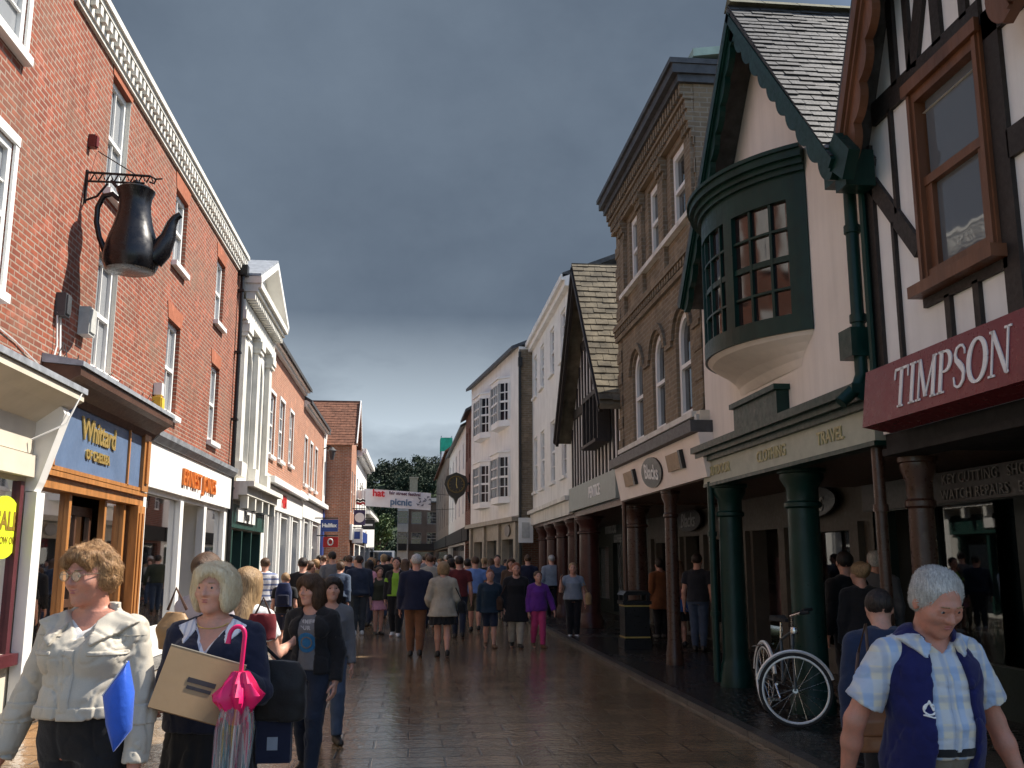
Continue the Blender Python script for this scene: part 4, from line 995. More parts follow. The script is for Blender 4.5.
# jeweller front
sf = MB(T)
for u, w_ in ((15.66, .3), (18.2, .24), (20.2, .24), (22.3, .3)): sf.box(u - w_ / 2, u + w_ / 2, -.08, .06, .02, 2.66); sf.box(u - w_ / 2 - .03, u + w_ / 2 + .03, .0, .075, .02, .3)
sf.box(15.52, 22.45, .0, .05, 2.66, 2.74); sf.box(15.82, 18.07, -.08, .03, .02, .5); sf.box(20.33, 22.14, -.08, .03, .02, .5)
sf = sf.build('shopfront', WHITE, b, label='white painted jeweller front with three openings')
for a_, c_ in ((15.82, 18.07), (20.33, 22.14)): MB(T).box(a_, c_, -.05, -.04, .5, 2.66).build('shop_window', SHOPG, sf)
q = MB(T); q.box(15.54, 22.4, -2.1, -2.0, 0, 2.75)
for u in (15.54, 18.12, 20.2, 22.36): q.box(u, u + .06, -2, -.1, 0, 2.75)
q.box(15.54, 22.4, -2, -.05, 2.68, 2.75); q.box(15.6, 18.1, -.9, -.1, .4, .5); q.box(20.26, 22.3, -.9, -.1, .4, .5)
for u in (16.3, 16.7, 17.1, 17.5, 20.7, 21.1, 21.5): q.box(u, u + .1, -.95, -.85, .5, 2.66)
q.build('interior', OFFW, sf)
q = MB(T)
for u in (16.1, 16.6, 17.2, 17.6, 20.6, 21.2, 21.7): q.box(u - .15, u + .15, -.6, -.3, .5, .5 + .12 + .1 * (u % .5)); q.box(u - .09, u + .09, -.5, -.4, .62, .95)
q.build('display_stands', mat('display_navy', (.05, .06, .12), .5, .2, 9, 0), sf)
q = MB(T); q.box(18.5, 19.9, -1.2, -1.14, .1, 2.1); q.build('door', mat('door_dark', (.09, .04, .04), .4, .2, 4, 0, kind='pos'), sf)
q = MB(T); q.box(15.5, 22.5, .03, .12, 2.744, 3.46); q.build('fascia_sign', WHITE, sf)
text_mb('ERNEST JONES', .42, ft(T, 19.2, 3.06, .122), spacing=1.06, ext=.045, bold=.006).build('lettering', ORANGE, sf)
q = MB(T); q.prism([(.004, 3.464), (.16, 3.464), (.24, 3.56), (.26, 3.64), (.004, 3.72)], 15.65, 22.55, 0); q.build('lead_flashing', LEAD, sf)
# --- stone fronted bank with pediment
b = house('stone_bank', T, 25.5, 'white stone building with pilasters, tall arched windows and a pediment')
H2 = [(23.95, 25.15, 4.0, 7.0, .55), (25.75, 26.95, 4.0, 7.0, .55)]
wall_mb(T, 22.96, 28, 0, 8.3, H2 + [(23.3, 27.6, .1, 2.35)], .3, back=9).build('wall', STONEW, b)
for h in H2: window(T, b, *h[:4], o=-.2, rise=.55, cols=2, rows=3, fm=WHITE, gm=GLASSW)
for u in (23.45, 25.45, 27.45):
    q = MB(T); q.box(u - .22, u + .22, .003, .14, 3.9, 6.95); q.box(u - .3, u + .3, .003, .22, 3.55, 3.9); q.box(u - .28, u + .28, .003, .2, 6.95, 7.05); q.box(u - .3, u + .3, .003, .24, 7.05, 7.25); q.box(u - .34, u + .34, .003, .2, 7.25, 7.32)
    q.build('pilaster', STONEW, b)
q = cornice_mb(T, 22.97, 27.99, [(.18, 7.33, 7.55), (.14, 7.55, 7.8), (.42, 8.0, 8.1), (.5, 8.1, 8.25)])
for k in range(20): u = 23.0 + k * .25; q.box(u, u + .13, .142, .36, 7.82, 7.995)
q.build('cornice', STONEW, b)
q = MB(T); q.prism([(23.1, 8.252), (27.9, 8.252), (25.5, 9.3)], .0, .12, 1); q.build('pediment', STONEW, b)
q = MB(T)
for a_, c_ in (((22.9, 8.28), (25.5, 9.42)), ((28.1, 8.28), (25.5, 9.42))): q.beam((a_[0], .2, a_[1]), (c_[0], .2, c_[1]), .16, .62)
q.build('raking_cornice', WHITE, b)
q = MB(T); q.prism([(22.85, 8.42), (25.5, 9.58), (28.15, 8.42), (28.15, 8.36), (25.5, 9.51), (22.85, 8.36)], -6, .5, 1); q.build('roof', LEAD, b)
q = cornice_mb(T, 22.98, 27.98, [(.2, 3.0, 3.1), (.4, 3.1, 3.3), (.55, 3.3, 3.42)])
for u in (23.3, 24.4, 25.5, 26.6, 27.7): q.box(u - .08, u + .08, .202, .38, 2.8, 3.098)
q.build('shop_cornice', STONEW, b)
sf = MB(T)
for u in (23.3, 24.6, 26.0, 27.5): sf.box(u - .06, u + .06, -.2, .05, .1, 2.3)
sf.box(23.0, 27.9, -.1, .08, 2.352, 2.9); sf = sf.build('shopfront', mat('paint_bottle', (.02, .06, .05), .4, .2, 4, .05, kind='pos'), b)
q = MB(T); q.box(23.36, 27.44, -.2, -.18, .1, 2.3); q.build('shop_window', GLASS, sf)
q = MB(T); q.box(23.5, 26.0, .082, .13, 2.5, 2.82); q.build('fascia_sign', WHITE, sf)
text_mb('Biggs', .3, ft(T, 24.75, 2.66, .132), bold=.01).build('lettering', mat('letters_dark', (.03, .03, .03), .5, .1, 5, 0), sf)
# --- brick with three tall windows
def brick_shop(u0, u1, ze, wins, label, zshop, wallm, over_name, pil, roofm=SLATE, zr=None, shopm=None):
    b = house('brick_shop_house', T, (u0 + u1) / 2, label)
    wall_mb(T, u0, u1, zshop, ze, wins, .15, back=9).build('wall', wallm, b)
    for h in wins: window(T, b, *h, o=-.08, cols=2, rows=2, gm=GLASSW, fw=.09, sill=(WHITE, .1, .1), surround=(WHITE, .08, .02))
    roof_along(T, b, u0, u1, ze, zr or ze + 2.4, 4, .3, roofm)
    q = cornice_mb(T, u0 + .01, u1 - .01, [(.12, ze - .3, ze - .2), (.22, ze - .2, ze - .05)]); q.build('cornice', WHITE, b)
    sf = wall_mb(T, u0, u1, 0, zshop, [(a_, c_, .12, zshop - 1.15) for a_, c_ in pil], .35, back=.0)
    sf.box(u0 + .05, u1 - .05, .004, .1, zshop - 1.0, zshop - .35); sf.box(u0 + .02, u1 - .02, .004, .3, zshop - .3, zshop - .12)
    for a_, c_ in pil: sf.box(a_ - .28, a_ - .08, .004, .08, .1, zshop - 1.05); sf.box(c_ + .08, c_ + .28, .004, .08, .1, zshop - 1.05)
    sf = sf.build('shopfront', shopm or WHITE, b)
    for a_, c_ in pil: MB(T).box(a_ + .02, c_ - .02, -.3, -.28, .14, zshop - 1.17).build('shop_window', GLASS, sf)
    q = MB(T)
    for a_, c_ in pil:
        n_ = max(2, int((c_ - a_) / .9))
        for k in range(n_ + 1): u = a_ + (c_ - a_) * k / n_; q.box(u - .035, u + .035, -.28, -.2, .12, zshop - 1.15)
        q.box(a_, c_, -.279, -.201, 2.1, 2.18)
    q.build('window_frame', shopm or WHITE, sf)
    return b, sf
b, sf = brick_shop(28.01, 37, 8.1, [(28.5, 29.5, 4.65, 6.5), (30.5, 31.6, 4.7, 6.6), (33.0, 34.0, 4.8, 6.6)], 'orange brick house of three tall white windows over a white shop with red letters', 4.1, BRED2, 0, [(28.8, 30.4), (31.4, 33.4), (34.4, 36.4)])
text_mb('H&M', .55, ft(T, 31.7, 3.42, .102), bold=.02).build('lettering', REDP, sf)
q = MB(T); q.box(36.2, 37.0, -2.5, -1.2, 8, 10.3)
for k in range(2): q.lathe(T(36.45 + k * .35, -1.8, 10.3), [(.12, 0), (.1, .45)], 8) if False else q.box(36.35 + k * .35, 36.6 + k * .35, -1.95, -1.7, 10.3, 10.7)
q.build('chimney', BDRK, b)
b, sf = brick_shop(37.01, 45.6, 7.7, [(37.6, 38.5, 4.5, 6.3), (39.6, 40.5, 4.5, 6.3), (41.6, 42.5, 4.5, 6.3)], 'narrow windowed brick house beyond the white shop, next to the navy pilaster', 4.2, BRED2, 0, [(38, 39.8), (41, 44)], LEADD)
q = MB(T); q.box(45.0, 45.58, .004, .14, .05, 4.1); q.build('pilaster', NAVYP, b)
q = MB(T); q.box(44.4, 45.4, -3, -1.6, 8, 10); q.build('chimney', BDRK, b)
# --- gabled brick house standing forward
TG = Fac((-3.1, 0), (0, 1), (1, 0))
b = house('gabled_house', TG, 49, 'brick house standing forward with a steep red tiled roof slope')
HG = [(47.6, 48.5, 3.9, 5.9), (49.4, 50.3, 3.9, 5.9)]
q = wall_mb(TG, 47, 51, 0, 7.3, HG + [(47.4, 50.6, .1, 2.5)], .15, back=9); q.prism([(47, 7.302), (51, 7.302), (49, 9.4)], -9, 0, 1); q.build('wall', BRED2, b)
for h in HG: window(TG, b, *h, o=-.06, cols=2, rows=2, gm=GLASSW)
q = MB(TG); q.box(47.4, 50.6, -.14, -.1, .1, 2.5); q.build('shop_window', GLASS, b)
q = MB(TG); q.box(47.02, 50.98, .004, .12, 2.55, 3.3); q.build('fascia', OFFW, b)
q = MB(); 
s2 = Vector((0, 2.35, 2.5)).normalized(); nn = Vector((0, -s2.z, s2.y))
tiles(q, (-9, 46.7, 7.05), (1, 0, 0), s2, nn, 6.2, 3.35, .3, .2, seed=5); q.build('roof', TILER, b)
q = MB(TG); q.prism([(51.2, 7.1), (49, 9.45), (49, 9.6), (51.3, 7.15)], -9, .25, 1); q.build('roof', TILER, b)
q = MB(TG); q.beam((46.75, .26, 7.1), (49, .26, 9.55), .2, .05); q.beam((51.25, .26, 7.1), (49, .26, 9.55), .2, .05); q.build('bargeboard', WHITE, b)
# a link of pale wall in the angle
b = house('pale_house', T, 46.3, 'sliver of pale rendered house squeezed between two brick ones')
wall_mb(T, 45.61, 46.99, 0, 7.6, [(46.0, 46.7, 4.6, 6.2)], back=9).build('wall', OFFW, b); window(T, b, 46.0, 46.7, 4.6, 6.2, gm=GLASSW)
roof_along(T, b, 45.61, 46.6, 7.6, 9, 3, .2, LEADD)
# --- white house further on
b = house('white_house', TG, 56, 'white house with heavy cornice at the left end of the banner')
HW = [(51.8, 52.8, 3.9, 5.9), (54.4, 55.4, 3.9, 5.9), (57, 58, 3.9, 5.9), (59.6, 60.6, 3.9, 5.9)]
wall_mb(TG, 51.01, 62, 0, 7.4, HW + [(51.6, 55.6, .1, 2.4), (56.6, 61, .1, 2.4)], back=8).build('wall', OFFW, b)
for h in HW: window(TG, b, *h, cols=2, rows=2, gm=GLASSW)
cornice_mb(TG, 51.02, 61.98, [(.3, 7.0, 7.15), (.5, 7.15, 7.4)]).build('cornice', WHITE, b)
for a_, c_ in ((51.6, 55.6), (56.6, 61)): MB(TG).box(a_, c_, -.14, -.1, .1, 2.4).build('shop_window', GLASS, b)
q = MB(TG); q.box(51.1, 61.9, .004, .15, 2.6, 3.2); q.build('fascia', NAVYP, b)
roof_along(TG, b, 51.01, 62, 7.4, 9.2, 4, .3, LEADD)
b = house('low_white_shop', TG, 69, 'low white shop furthest along the sunny side, before the tree')
wall_mb(TG, 62.01, 76, 0, 4.9, [(63, 68, .1, 2.4), (69, 75, .1, 2.4)], back=8).build('wall', WHITE, b)
cornice_mb(TG, 62.02, 75.98, [(.3, 4.5, 4.7)]).build('cornice', WHITE, b)
for a_, c_ in ((63, 68), (69, 75)): MB(TG).box(a_, c_, -.14, -.1, .1, 2.4).build('shop_window', GLASS, b)
roof_along(TG, b, 62.01, 76, 4.9, 6.4, 4, .2, LEADD)

# ------------------------------------------------------------------ RIGHT SIDE
T = FR; AZ = 5.85 - 3.85                                            # depth of the covered walk
# --- half timbered shoe repairer
b = house('timbered_house', T, 5.2, 'black and white half timbered house with carved brown bargeboards over the maroon sign')
HR = [(5.7, 6.68, 3.64, 5.22)]
G1, G2, ZE = 6.2, 3.6, 5.0  # second gable is unseen, added to shape shadow and sun over the valley
q = wall_mb(T, 2.4, 7.55, 2.62, ZE, [(5.7, 6.68, 3.64, ZE)], .12, back=7, top=False)
for gc in (G1, G2):
    if gc == G1: q.add([(gc - 1.3, 0, ZE), (5.7, 0, ZE), (5.7, 0, ZE + .22), (6.68, 0, ZE + .22), (6.68, 0, ZE), (gc + 1.3, 0, ZE), (gc, 0, ZE + 2.6)], [(0, 1, 2, 6), (2, 3, 6), (3, 4, 5, 6)])
    else: q.prism([(gc - 1.3, ZE), (gc + 1.3, ZE), (gc, ZE + 2.6)], -.1, 0, 1)
q.build('wall', PLAST, b)
q = MB(T)
def tb(a, c, w_=.16): q.beam((a[0], .0, a[1]), (c[0], .0, c[1]), w_, .07)
tb((7.47, 2.7), (7.47, 5.1), .17); tb((5.62, 2.7), (5.62, 5.3), .17);
tb((5.72, 5.33), (7.3, 5.33), .2); tb((2.5, 5.2), (5.7, 5.2), .2)
tb((7.4, 4.75), (6.74, 3.95), .14); tb((7.02, 4.35), (7.02, 5.25), .04)
tb((7.1, 3.1), (7.1, 4.3), .04)
tb((6.72, 3.53), (5.66, 3.53), .1); tb((6.4, 3.1), (6.4, 3.5), .07); tb((6.04, 3.1), (6.04, 3.5), .07)
tb((5.55, 4.28), (2.6, 4.28), .2); tb((4.4, 3.1), (4.4, 5.2), .16); tb((3.2, 3.1), (3.2, 5.2), .16); tb((4.9, 3.1), (4.9, 4.2), .1); tb((3.8, 4.3), (3.8, 5.1), .1)
tb((6.9, 5.4), (6.9, 6.2), .09); tb((6.66, 5.4), (6.66, 6.6), .07); tb((6.25, 5.4), (6.25, 7.3), .12); tb((6.62, 5.4), (6.3, 6.3), .14); tb((5.9, 5.4), (5.9, 6.6), .09); tb((5.6, 5.4), (5.6, 6.0), .09)
q.build('timber_frame', TIMBER, b)
q = MB(T); u0, u1, z0, z1 = 5.7, 6.68, 3.64, 5.22
w_ = MB(T); w_.box(u0, u0 + .1, -.1, .06, z0, z1); w_.box(u1 - .1, u1, -.1, .06, z0, z1); w_.box(u0 + .1, u1 - .1, -.1, .06, z1 - .13, z1); w_.box(u0 + .1, u1 - .1, -.1, .05, z0, z0 + .1)
w_.box(u0 - .02, u1 + .02, .062, .1, z1 - .05, z1 + .05); w_.box(u0 + .02, u0 + .06, .06, .08, z0, z1 - .06); w_.box(u1 - .06, u1 - .02, .06, .08, z0, z1 - .06)
w_.box(u0 + .1, u1 - .1, -.05, .03, 4.4, 4.47); w_.box(u0 + .1, u0 + .19, -.04, .02, z0 + .1, 4.4); w_.box(u1 - .19, u1 - .1, -.04, .02, z0 + .1, 4.4)
w_ = w_.build('window', BROWNF, b)
g_ = MB(T); g_.box(u0 + .12, u1 - .12, -.03, -.02, z0 + .08, z1 - .12); g_.build('pane', GLASSW, w_)
s_ = MB(T); s_.box(u0 - .05, u1 + .05, .0, .15, z0 - .09, z0 - .002); s_.build('sill', BROWNF, w_)
for gc in (G1, G2 - .12):
    for sgn in (1, -1):
        A = (gc + sgn * 1.3, ZE - .02); B = (gc, ZE + 2.66)
        barge(T, A, B, .24, .21, .28, 9, .07).build('bargeboard', BROWNF, b)
        q = MB(T); p_ = [(A[0], A[1] + .02), (B[0], B[1] + .02), (B[0], B[1] + .1), (A[0] + sgn * .06, A[1] + .1)]
        q.prism(p_, -7, .3, 1); q.build('roof', SLATE, b)
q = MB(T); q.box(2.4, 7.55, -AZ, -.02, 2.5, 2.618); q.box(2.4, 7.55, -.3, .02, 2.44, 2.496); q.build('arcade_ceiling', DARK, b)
sg = MB(T); sg.prism([(.06, 2.6), (.3, 2.64), (.24, 3.09), (.05, 3.09)], 2.6, 7.3, 0); sg = sg.build('fascia_sign', MAROON, b)
def slant(u, z, z0=2.64, o0=.302, dz=.45, do=-.06):
    L_ = math.hypot(dz, do)
    return lambda x, y, d: T(u - x, o0 + do * ((z - z0 + y * dz / L_) / dz) + d * dz / L_, z + y * dz / L_ - d * do / L_)
serif_mb('TIMPSON', .305, slant(6.07, 2.865), 1.46).build('lettering', LETW, sg)
text_mb('THE QUALITY SERVICE PEOPLE', .14, slant(4.12, 2.86), spacing=1.0, ext=.006).build('lettering', LETW, sg)
q = MB(T); q.box(3.4, 7.0, .0, .03, 3.094, 3.13); q.build('timber_sill', TIMBER, b)
for u in (7.5, 4.2): column(b, 4.1, u, 2.43, .105, IRONB)
q = MB(); q.tube([(3.9, 7.78, 2.56), (3.9, 7.78, .1)], .05, 10); q.tube([(3.9, 7.78, 2.0), (3.9, 7.78, 2.06)], .065, 10); q.tube([(3.9, 7.78, 1.0), (3.9, 7.78, 1.06)], .065, 10); q.build('drainpipe', IRONB, b)
# shop behind the walk
sf = wall_mb(T, 2.4, 11.9, .0, 2.75, [(2.8, 8.7, .55, 2.2), (8.95, 10.55, .55, 2.2), (10.75, 11.6, .12, 2.2)], .15, o=-AZ)
sf = sf.build('shopfront', mat('paint_darkgreen', (.012, .024, .02), .4, .2, 4, .05, kind='pos'), b)
for a_, c_ in ((2.8, 8.7), (8.95, 10.55)): MB(T).box(a_, c_, -AZ - .1, -AZ - .09, .55, 2.2).build('shop_window', SHOPG, sf)
q = MB(T); q.box(2.4, 11.9, -AZ - 2.6, -AZ - 2.5, .1, 2.6); q.box(2.4, 11.9, -AZ - 2.5, -AZ - .2, 2.4, 2.5); q.box(2.4, 11.9, -AZ - 2.5, -AZ - .2, .1, .2); q.box(11.85, 11.9, -AZ - 2.5, -AZ, .1, 2.5)
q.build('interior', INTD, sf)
rr = random.Random(9); q1 = MB(T); q2 = MB(T); q3 = MB(T)
for r_ in range(7):
    z = .62 + r_ * .2; q3.box(7, 10.5, -AZ - .45, -AZ - .19, z - .02, z)
    u = 7.2
    while u < 10.4:
        w2 = rr.uniform(.06, .16); (q1 if rr.random() < .7 else q2).box(u, u + w2, -AZ - .26, -AZ - .2, z + .005, z + rr.uniform(.06, .15)); u += w2 + rr.uniform(.02, .07)
q1.build('display_goods', mat('goods_pale', (.72, .70, .66), .5, .3, 30, 0, kind='pos'), sf); q2.build('display_goods', mat('goods_red', (.35, .08, .06), .5, .3, 30, 0, kind='pos'), sf); q3.build('display_shelves', INTD, sf)
for m_, u_, z_, w2, h2 in ((REDP, 10.12, 1.78, .26, .4), (LETW, 10.38, 2.0, .3, .3), (mat('poster_ochre', (.5, .42, .08), .5, .4, 9, 0, kind='pos'), 9.42, 1.85, .6, .5), (LETW, 8.2, 1.9, .5, .4)):
    MB(T).box(u_ - w2 / 2, u_ + w2 / 2, -AZ - .12, -AZ - .11, z_ - h2 / 2, z_ + h2 / 2).build('poster', m_, sf)
q = MB(T); q.box(7.6, 11.7, -AZ + .004, -AZ + .05, 2.3, 2.49); q.build('name_board', mat('board_dark', (.018, .016, .016), .4, .2, 4, 0, kind='pos'), sf)
# lettering on the dark board hanging at the back of the walk
hb = MB(T); hb.box(5.4, 10.4, -1.2, -1.15, 2.13, 2.42); hb = hb.build('hanging_board', mat('board_dark', (.018, .016, .016)), b)
text_mb('KEY CUTTING   SHOE REPAIRS', .135, ft(T, 7.75, 2.345, -1.148, True), spacing=1.05).build('lettering', LETD, hb)
text_mb('WATCH REPAIRS   ENGRAVING', .135, ft(T, 7.75, 2.2, -1.148, True), spacing=1.05).build('lettering', LETD, hb)

# --- cream house with the green bow window
b = house('cream_house', T, 9.8, 'cream gabled house with a green bow window and scalloped green bargeboards')
UA, UB, GC, ZR, ZE = 7.56, 12.4, 9.72, 7.75, 5.05
q = wall_mb(T, UA, UB, 2.85, ZE, [], back=7, top=False); q.add([(UA, 0, ZE), (UB, 0, ZE), (GC, 0, ZR - .1)], [(0, 1, 2)]); q.build('wall', CREAM, b)
barge(T, (7.3, 4.93), (GC, ZR), .2, .30, .37, 11, .06).build('bargeboard', GREEN, b); barge(T, (12.1, 4.93), (GC, ZR), .2, .30, .37, 11, .06).build('bargeboard', GREEN, b)
L_ = math.hypot(GC - 7.35, ZR + .08 - 4.95); up = Vector((0, (GC - 7.35) / L_, (ZR + .08 - 4.95) / L_)); nn = Vector((0, -up.z, up.y))
q = MB(); tiles(q, (3.44, 7.35, 4.95), (1, 0, 0), up, nn, 7.4, L_, .24, .115, .012, .014, 3); q.build('roof', SLATE, b)
q = MB(T); q.prism([(7.35, 4.9), (GC, ZR), (GC, ZR + .06), (7.33, 4.95)], -7, .40, 1); q.prism([(12.15, 4.9), (GC + .002, ZR), (GC + .002, ZR + .1), (12.2, 4.98)], -7, .40, 1); q.build('roof', SLATE, b)
q = MB(T)
for k in range(18): q.prism([(GC - .13, ZR + .06), (GC, ZR + .17), (GC + .13, ZR + .06)], .40 - k * .41 - .40, .40 - k * .41, 1)
q.build('ridge_tiles', mat('ridge_mossy', (.12, .12, .075), .9, .4, 6, .4, 30, kind='pos'), b)
# bow window: arc in plan
BC, BW_, BD = 10.06, 1.27, .60
BRr = (BW_ ** 2 + BD ** 2) / (2 * BD); BT = math.asin(BW_ / BRr)
def bow(t, dr=0.0): 
    a = -BT + 2 * BT * t; return BC + (BRr + dr) * math.sin(a), (BRr + dr) * math.cos(a) - BRr + BD
def bow_band(mb, z0, z1, d0, d1, n=24, t0=0, t1=1):
    for k in range(n):
        a, c_ = t0 + (t1 - t0) * k / n, t0 + (t1 - t0) * (k + 1) / n; p, q_, r_, s_ = bow(a, d0), bow(c_, d0), bow(c_, d1), bow(a, d1)
        mb.hexa([p + (z0,), q_ + (z0,), r_ + (z0,), s_ + (z0,), p + (z1,), q_ + (z1,), r_ + (z1,), s_ + (z1,)])
def bow_face(mb, z0, z1, d, d2=None, n=24):
    for k in range(n):
        p, q_ = bow(k / n, d), bow((k + 1) / n, d); r_, s_ = bow((k + 1) / n, d if d2 is None else d2), bow(k / n, d if d2 is None else d2)
        mb.add([p + (z0,), q_ + (z0,), r_ + (z1,), s_ + (z1,)], [(0, 1, 2, 3)])
bw = MB(T); bow_band(bw, 3.82, 4.0, -.08, .03); bow_band(bw, 5.2, 5.46, -.06, .02); bow_band(bw, 4.56, 4.62, -.05, .0)
for t, wd in ((.03, .06), (.34, .03), (.66, .03), (.97, .06)): bow_band(bw, 4.0, 5.2, -.09, .025, 3, max(0, t - wd / 2 - .01), min(1, t + wd / 2 + .01))
for k in range(1, 10):
    t = .05 + .90 * k / 10; 
    if k in (3, 7): continue
    bow_band(bw, 4.0, 5.2, -.03, .004, 1, t - .005, t + .005)
for z in (4.28, 4.9): bow_band(bw, z - .012, z + .012, -.03, .005)
bw = bw.build('bow_window', GREEN, b)
q = MB(T); bow_face(q, 4.0, 5.2, -.03); q.build('pane', GLASSB, bw)
q = MB(T); bow_band(q, 5.46, 5.52, -.1, .06); bow_band(q, 5.52, 5.58, -.1, .10); bow_band(q, 5.58, 5.66, -.1, .15); bow_band(q, 5.66, 5.70, -.1, .18)
P = [bow(k / 24, .16) + (5.702,) for k in range(25)]; q.add(P + [(BC, -.02, 5.78)], [(k, k + 1, 25) for k in range(24)]); q.build('cornice', GREEN, bw)
q = MB(T); prev = None
for z, f in ((3.82, 1.0), (3.78, .9), (3.73, .66), (3.66, .36), (3.6, .16), (3.52, .02)):
    row = [(BC + (bow(k / 24)[0] - BC) * (.72 + .28 * f), max(.002, bow(k / 24)[1] * f), z) for k in range(25)]
    if prev: q.add(prev + row, [(k, k + 1, 26 + k, 25 + k) for k in range(24)], True)
    prev = row
q.build('apron', CREAM, bw)
q = MB(T); q.box(9.5, 10.86, .003, .14, 3.02, 3.34); q.box(9.46, 10.9, .003, .18, 3.342, 3.40); q.build('sign_box', GREEN, b)
q = cornice_mb(T, 7.6, 12.42, [(.10, 2.86, 2.92), (.16, 2.92, 2.98), (.22, 2.98, 3.06)]); q.box(7.6, 12.42, -.1, .06, 2.54, 2.58); q.build('arcade_cornice', GREEN, b)
fs = MB(T); fs.box(7.6, 12.42, -.12, .05, 2.582, 2.858); fs = fs.build('fascia_sign', mat('fascia_sage', (.36, .38, .31), .55, .15, 5, .05, kind='pos'), b)
for s_, u in (('OUTDOOR', 11.75), ('CLOTHING', 9.95), ('TRAVEL', 8.45)): text_mb(s_, .17, ft(T, u, 2.72, .052, True), spacing=.98, bold=.003).build('lettering', mat('gilt_worn', (.42, .38, .2), .5, .3, 20, .1), fs)
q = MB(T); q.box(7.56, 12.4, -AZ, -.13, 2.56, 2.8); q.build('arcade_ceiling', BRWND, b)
column(b, 4.14, 10.0, 2.56, .17, GREEN); column(b, 4.05, 12.15, 2.56, .155, GREEN)
q = MB(); q.tube([(3.82, 12.2, 2.6), (3.82, 12.2, .1)], .045, 10)
for z in (.9, 1.9): q.tube([(3.82, 12.2, z), (3.82, 12.2, z + .06)], .06, 10)
q.build('drainpipe', GREEN, b)
q = MB(T); q.tube([(7.66, .1, 5.0), (7.66, .1, 3.15), (7.66, .14, 3.05), (7.66, .3, 2.9)], .055, 10); q.box(7.52, 7.8, .02, .26, 4.85, 5.12)
for z in (4.4, 3.6): q.tube([(7.66, .1, z), (7.66, .1, z + .07)], .07, 10)
q.box(7.6, 7.84, .0, .2, 3.3, 3.55); q.build('drainpipe', GREEN, b)
q = MB(T); q.box(7.3, 7.5, .04, .3, 4.7, 5.02); q.prism([(7.2, 4.7), (7.55, 4.98), (7.3, 5.16), (7.05, 4.9)], .28, .38, 1); q.build('rainwater_head', GREEN, b)
q = MB(T); q.tube([(7.5, .07, 4.95), (7.5, .07, 2.9)], .03, 8); q.build('soil_pipe', GREEN, b)

# --- brown brick house with arched windows
b = house('brown_brick_house', T, 15.1, 'brown brick house with rows of arched white windows and a heavy dentil cornice')
H3 = [(u + .04, u + .8, 3.6, 5.2, .36) for u in (12.95, 14.4, 15.85)] + [(u + .04, u + .8, 6.5, 7.75) for u in (12.95, 14.4, 15.85)]
wall_mb(T, 12.41, 17.8, 3.3, 8.3, H3, .17, back=9).build('wall', BBRN, b)
for h in H3: window(T, b, h[0], h[1], h[2], h[3], o=-.08, rise=(.36 if len(h) > 4 else 0), cols=1, rows=1, fw=.1)
MB(T).box(12.5, 17.3, .003, .16, 3.50, 3.58).build('sill_band', STONEW, b); MB(T).box(12.6, 17.2, .003, .1, 6.40, 6.48).build('sill_band', STONEW, b)
q = MB(T)
q.box(12.41, 17.8, .003, .06, 5.7, 5.78); q.box(12.41, 17.8, .003, .1, 5.9, 6.0)
for k in range(36): u = 12.45 + k * .15; q.box(u, u + .075, .003, .08, 5.79, 5.895)
for u in (12.95, 14.4, 15.85):
    P = arc_pts(u - .12, u + .98, 4.86, .5, 12); Q = arc_pts(u - .02, u + .88, 4.86, .4, 12)
    for k in range(12):
        a, c_, d_, e_ = P[k], P[k + 1], Q[k + 1], Q[k]
        q.hexa([(e_[0], .003, e_[1]), (d_[0], .003, d_[1]), (d_[0], .05, d_[1]), (e_[0], .05, e_[1]), (a[0], .003, a[1]), (c_[0], .003, c_[1]), (c_[0], .05, c_[1]), (a[0], .05, a[1])])
    q.box(u - .5, u - .14, .003, .045, 4.78, 4.86)
for u in (12.45, 14.0, 15.45, 16.9): q.box(u, u + .3, .003, .07, 6.0, 7.5)
for r_, (z, o_) in enumerate(((7.5, .06), (7.62, .1), (7.74, .14))):
    for u in (12.45, 14.0, 15.45, 16.9):
        for k in range(3): q.box(u - .05 + k * .14, u + .05 + k * .14, .003, o_, z, z + .115)
q.box(12.41, 17.8, .003, .1, 7.86, 7.92)
for k in range(44): u = 12.42 + k * .122; q.box(u, u + .07, .003, .13, 7.93, 8.06)
q.box(12.41, 17.8, .003, .16, 8.07, 8.13)
for k in range(36): u = 12.42 + k * .15; q.box(u, u + .08, .003, .2, 8.14, 8.3)
q.build('brick_ornament', BBRN, b)
for u in (12.41, 17.45):
    q = MB(T); q.box(u, u + .3, .003, .012, 3.6, 7.8)
    for k in range(10): q.box(u, u + .34, .003, .03, 3.6 + k * .42, 3.6 + k * .42 + .21)
    q.build('corner_strip', BBRN, b)
q = MB(T); q.box(12.36, 17.85, -9, .24, 8.304, 8.42); q.box(12.32, 17.9, -9, .32, 8.422, 8.56); q.box(12.3, 17.92, -9, .36, 8.562, 8.64); q.build('cornice', LEADD, b)
roof_along(T, b, 12.35, 17.86, 8.7, 9.3, 4, .0, mat('copper_green', (.35, .45, .38), .7, .3, 4, .2, kind='pos'))
fs = MB(T); fs.prism([(.0, 2.66), (.10, 2.66), (.20, 3.2), (.20, 3.24), (.0, 3.24)], 12.1, 17.4, 0); fs = fs.build('fascia_sign', mat('paint_blush', (.8, .72, .66), .5, .06, 3, .04, kind='pos'), b)
q = MB(T); q.box(12.1, 17.45, .0, .30, 3.245, 3.40); q.build('fascia_top', LEADD, b)
def sl2(u, z): 
    k = .1 / .54; n_ = math.hypot(1, k); return lambda x, y, d: T(u - x, .10 + k * (z + y / n_ - 2.66) + d / n_, z + y / n_ - d * k / n_)
q = MB(); f2 = sl2(14.75, 2.95); n_ = 28
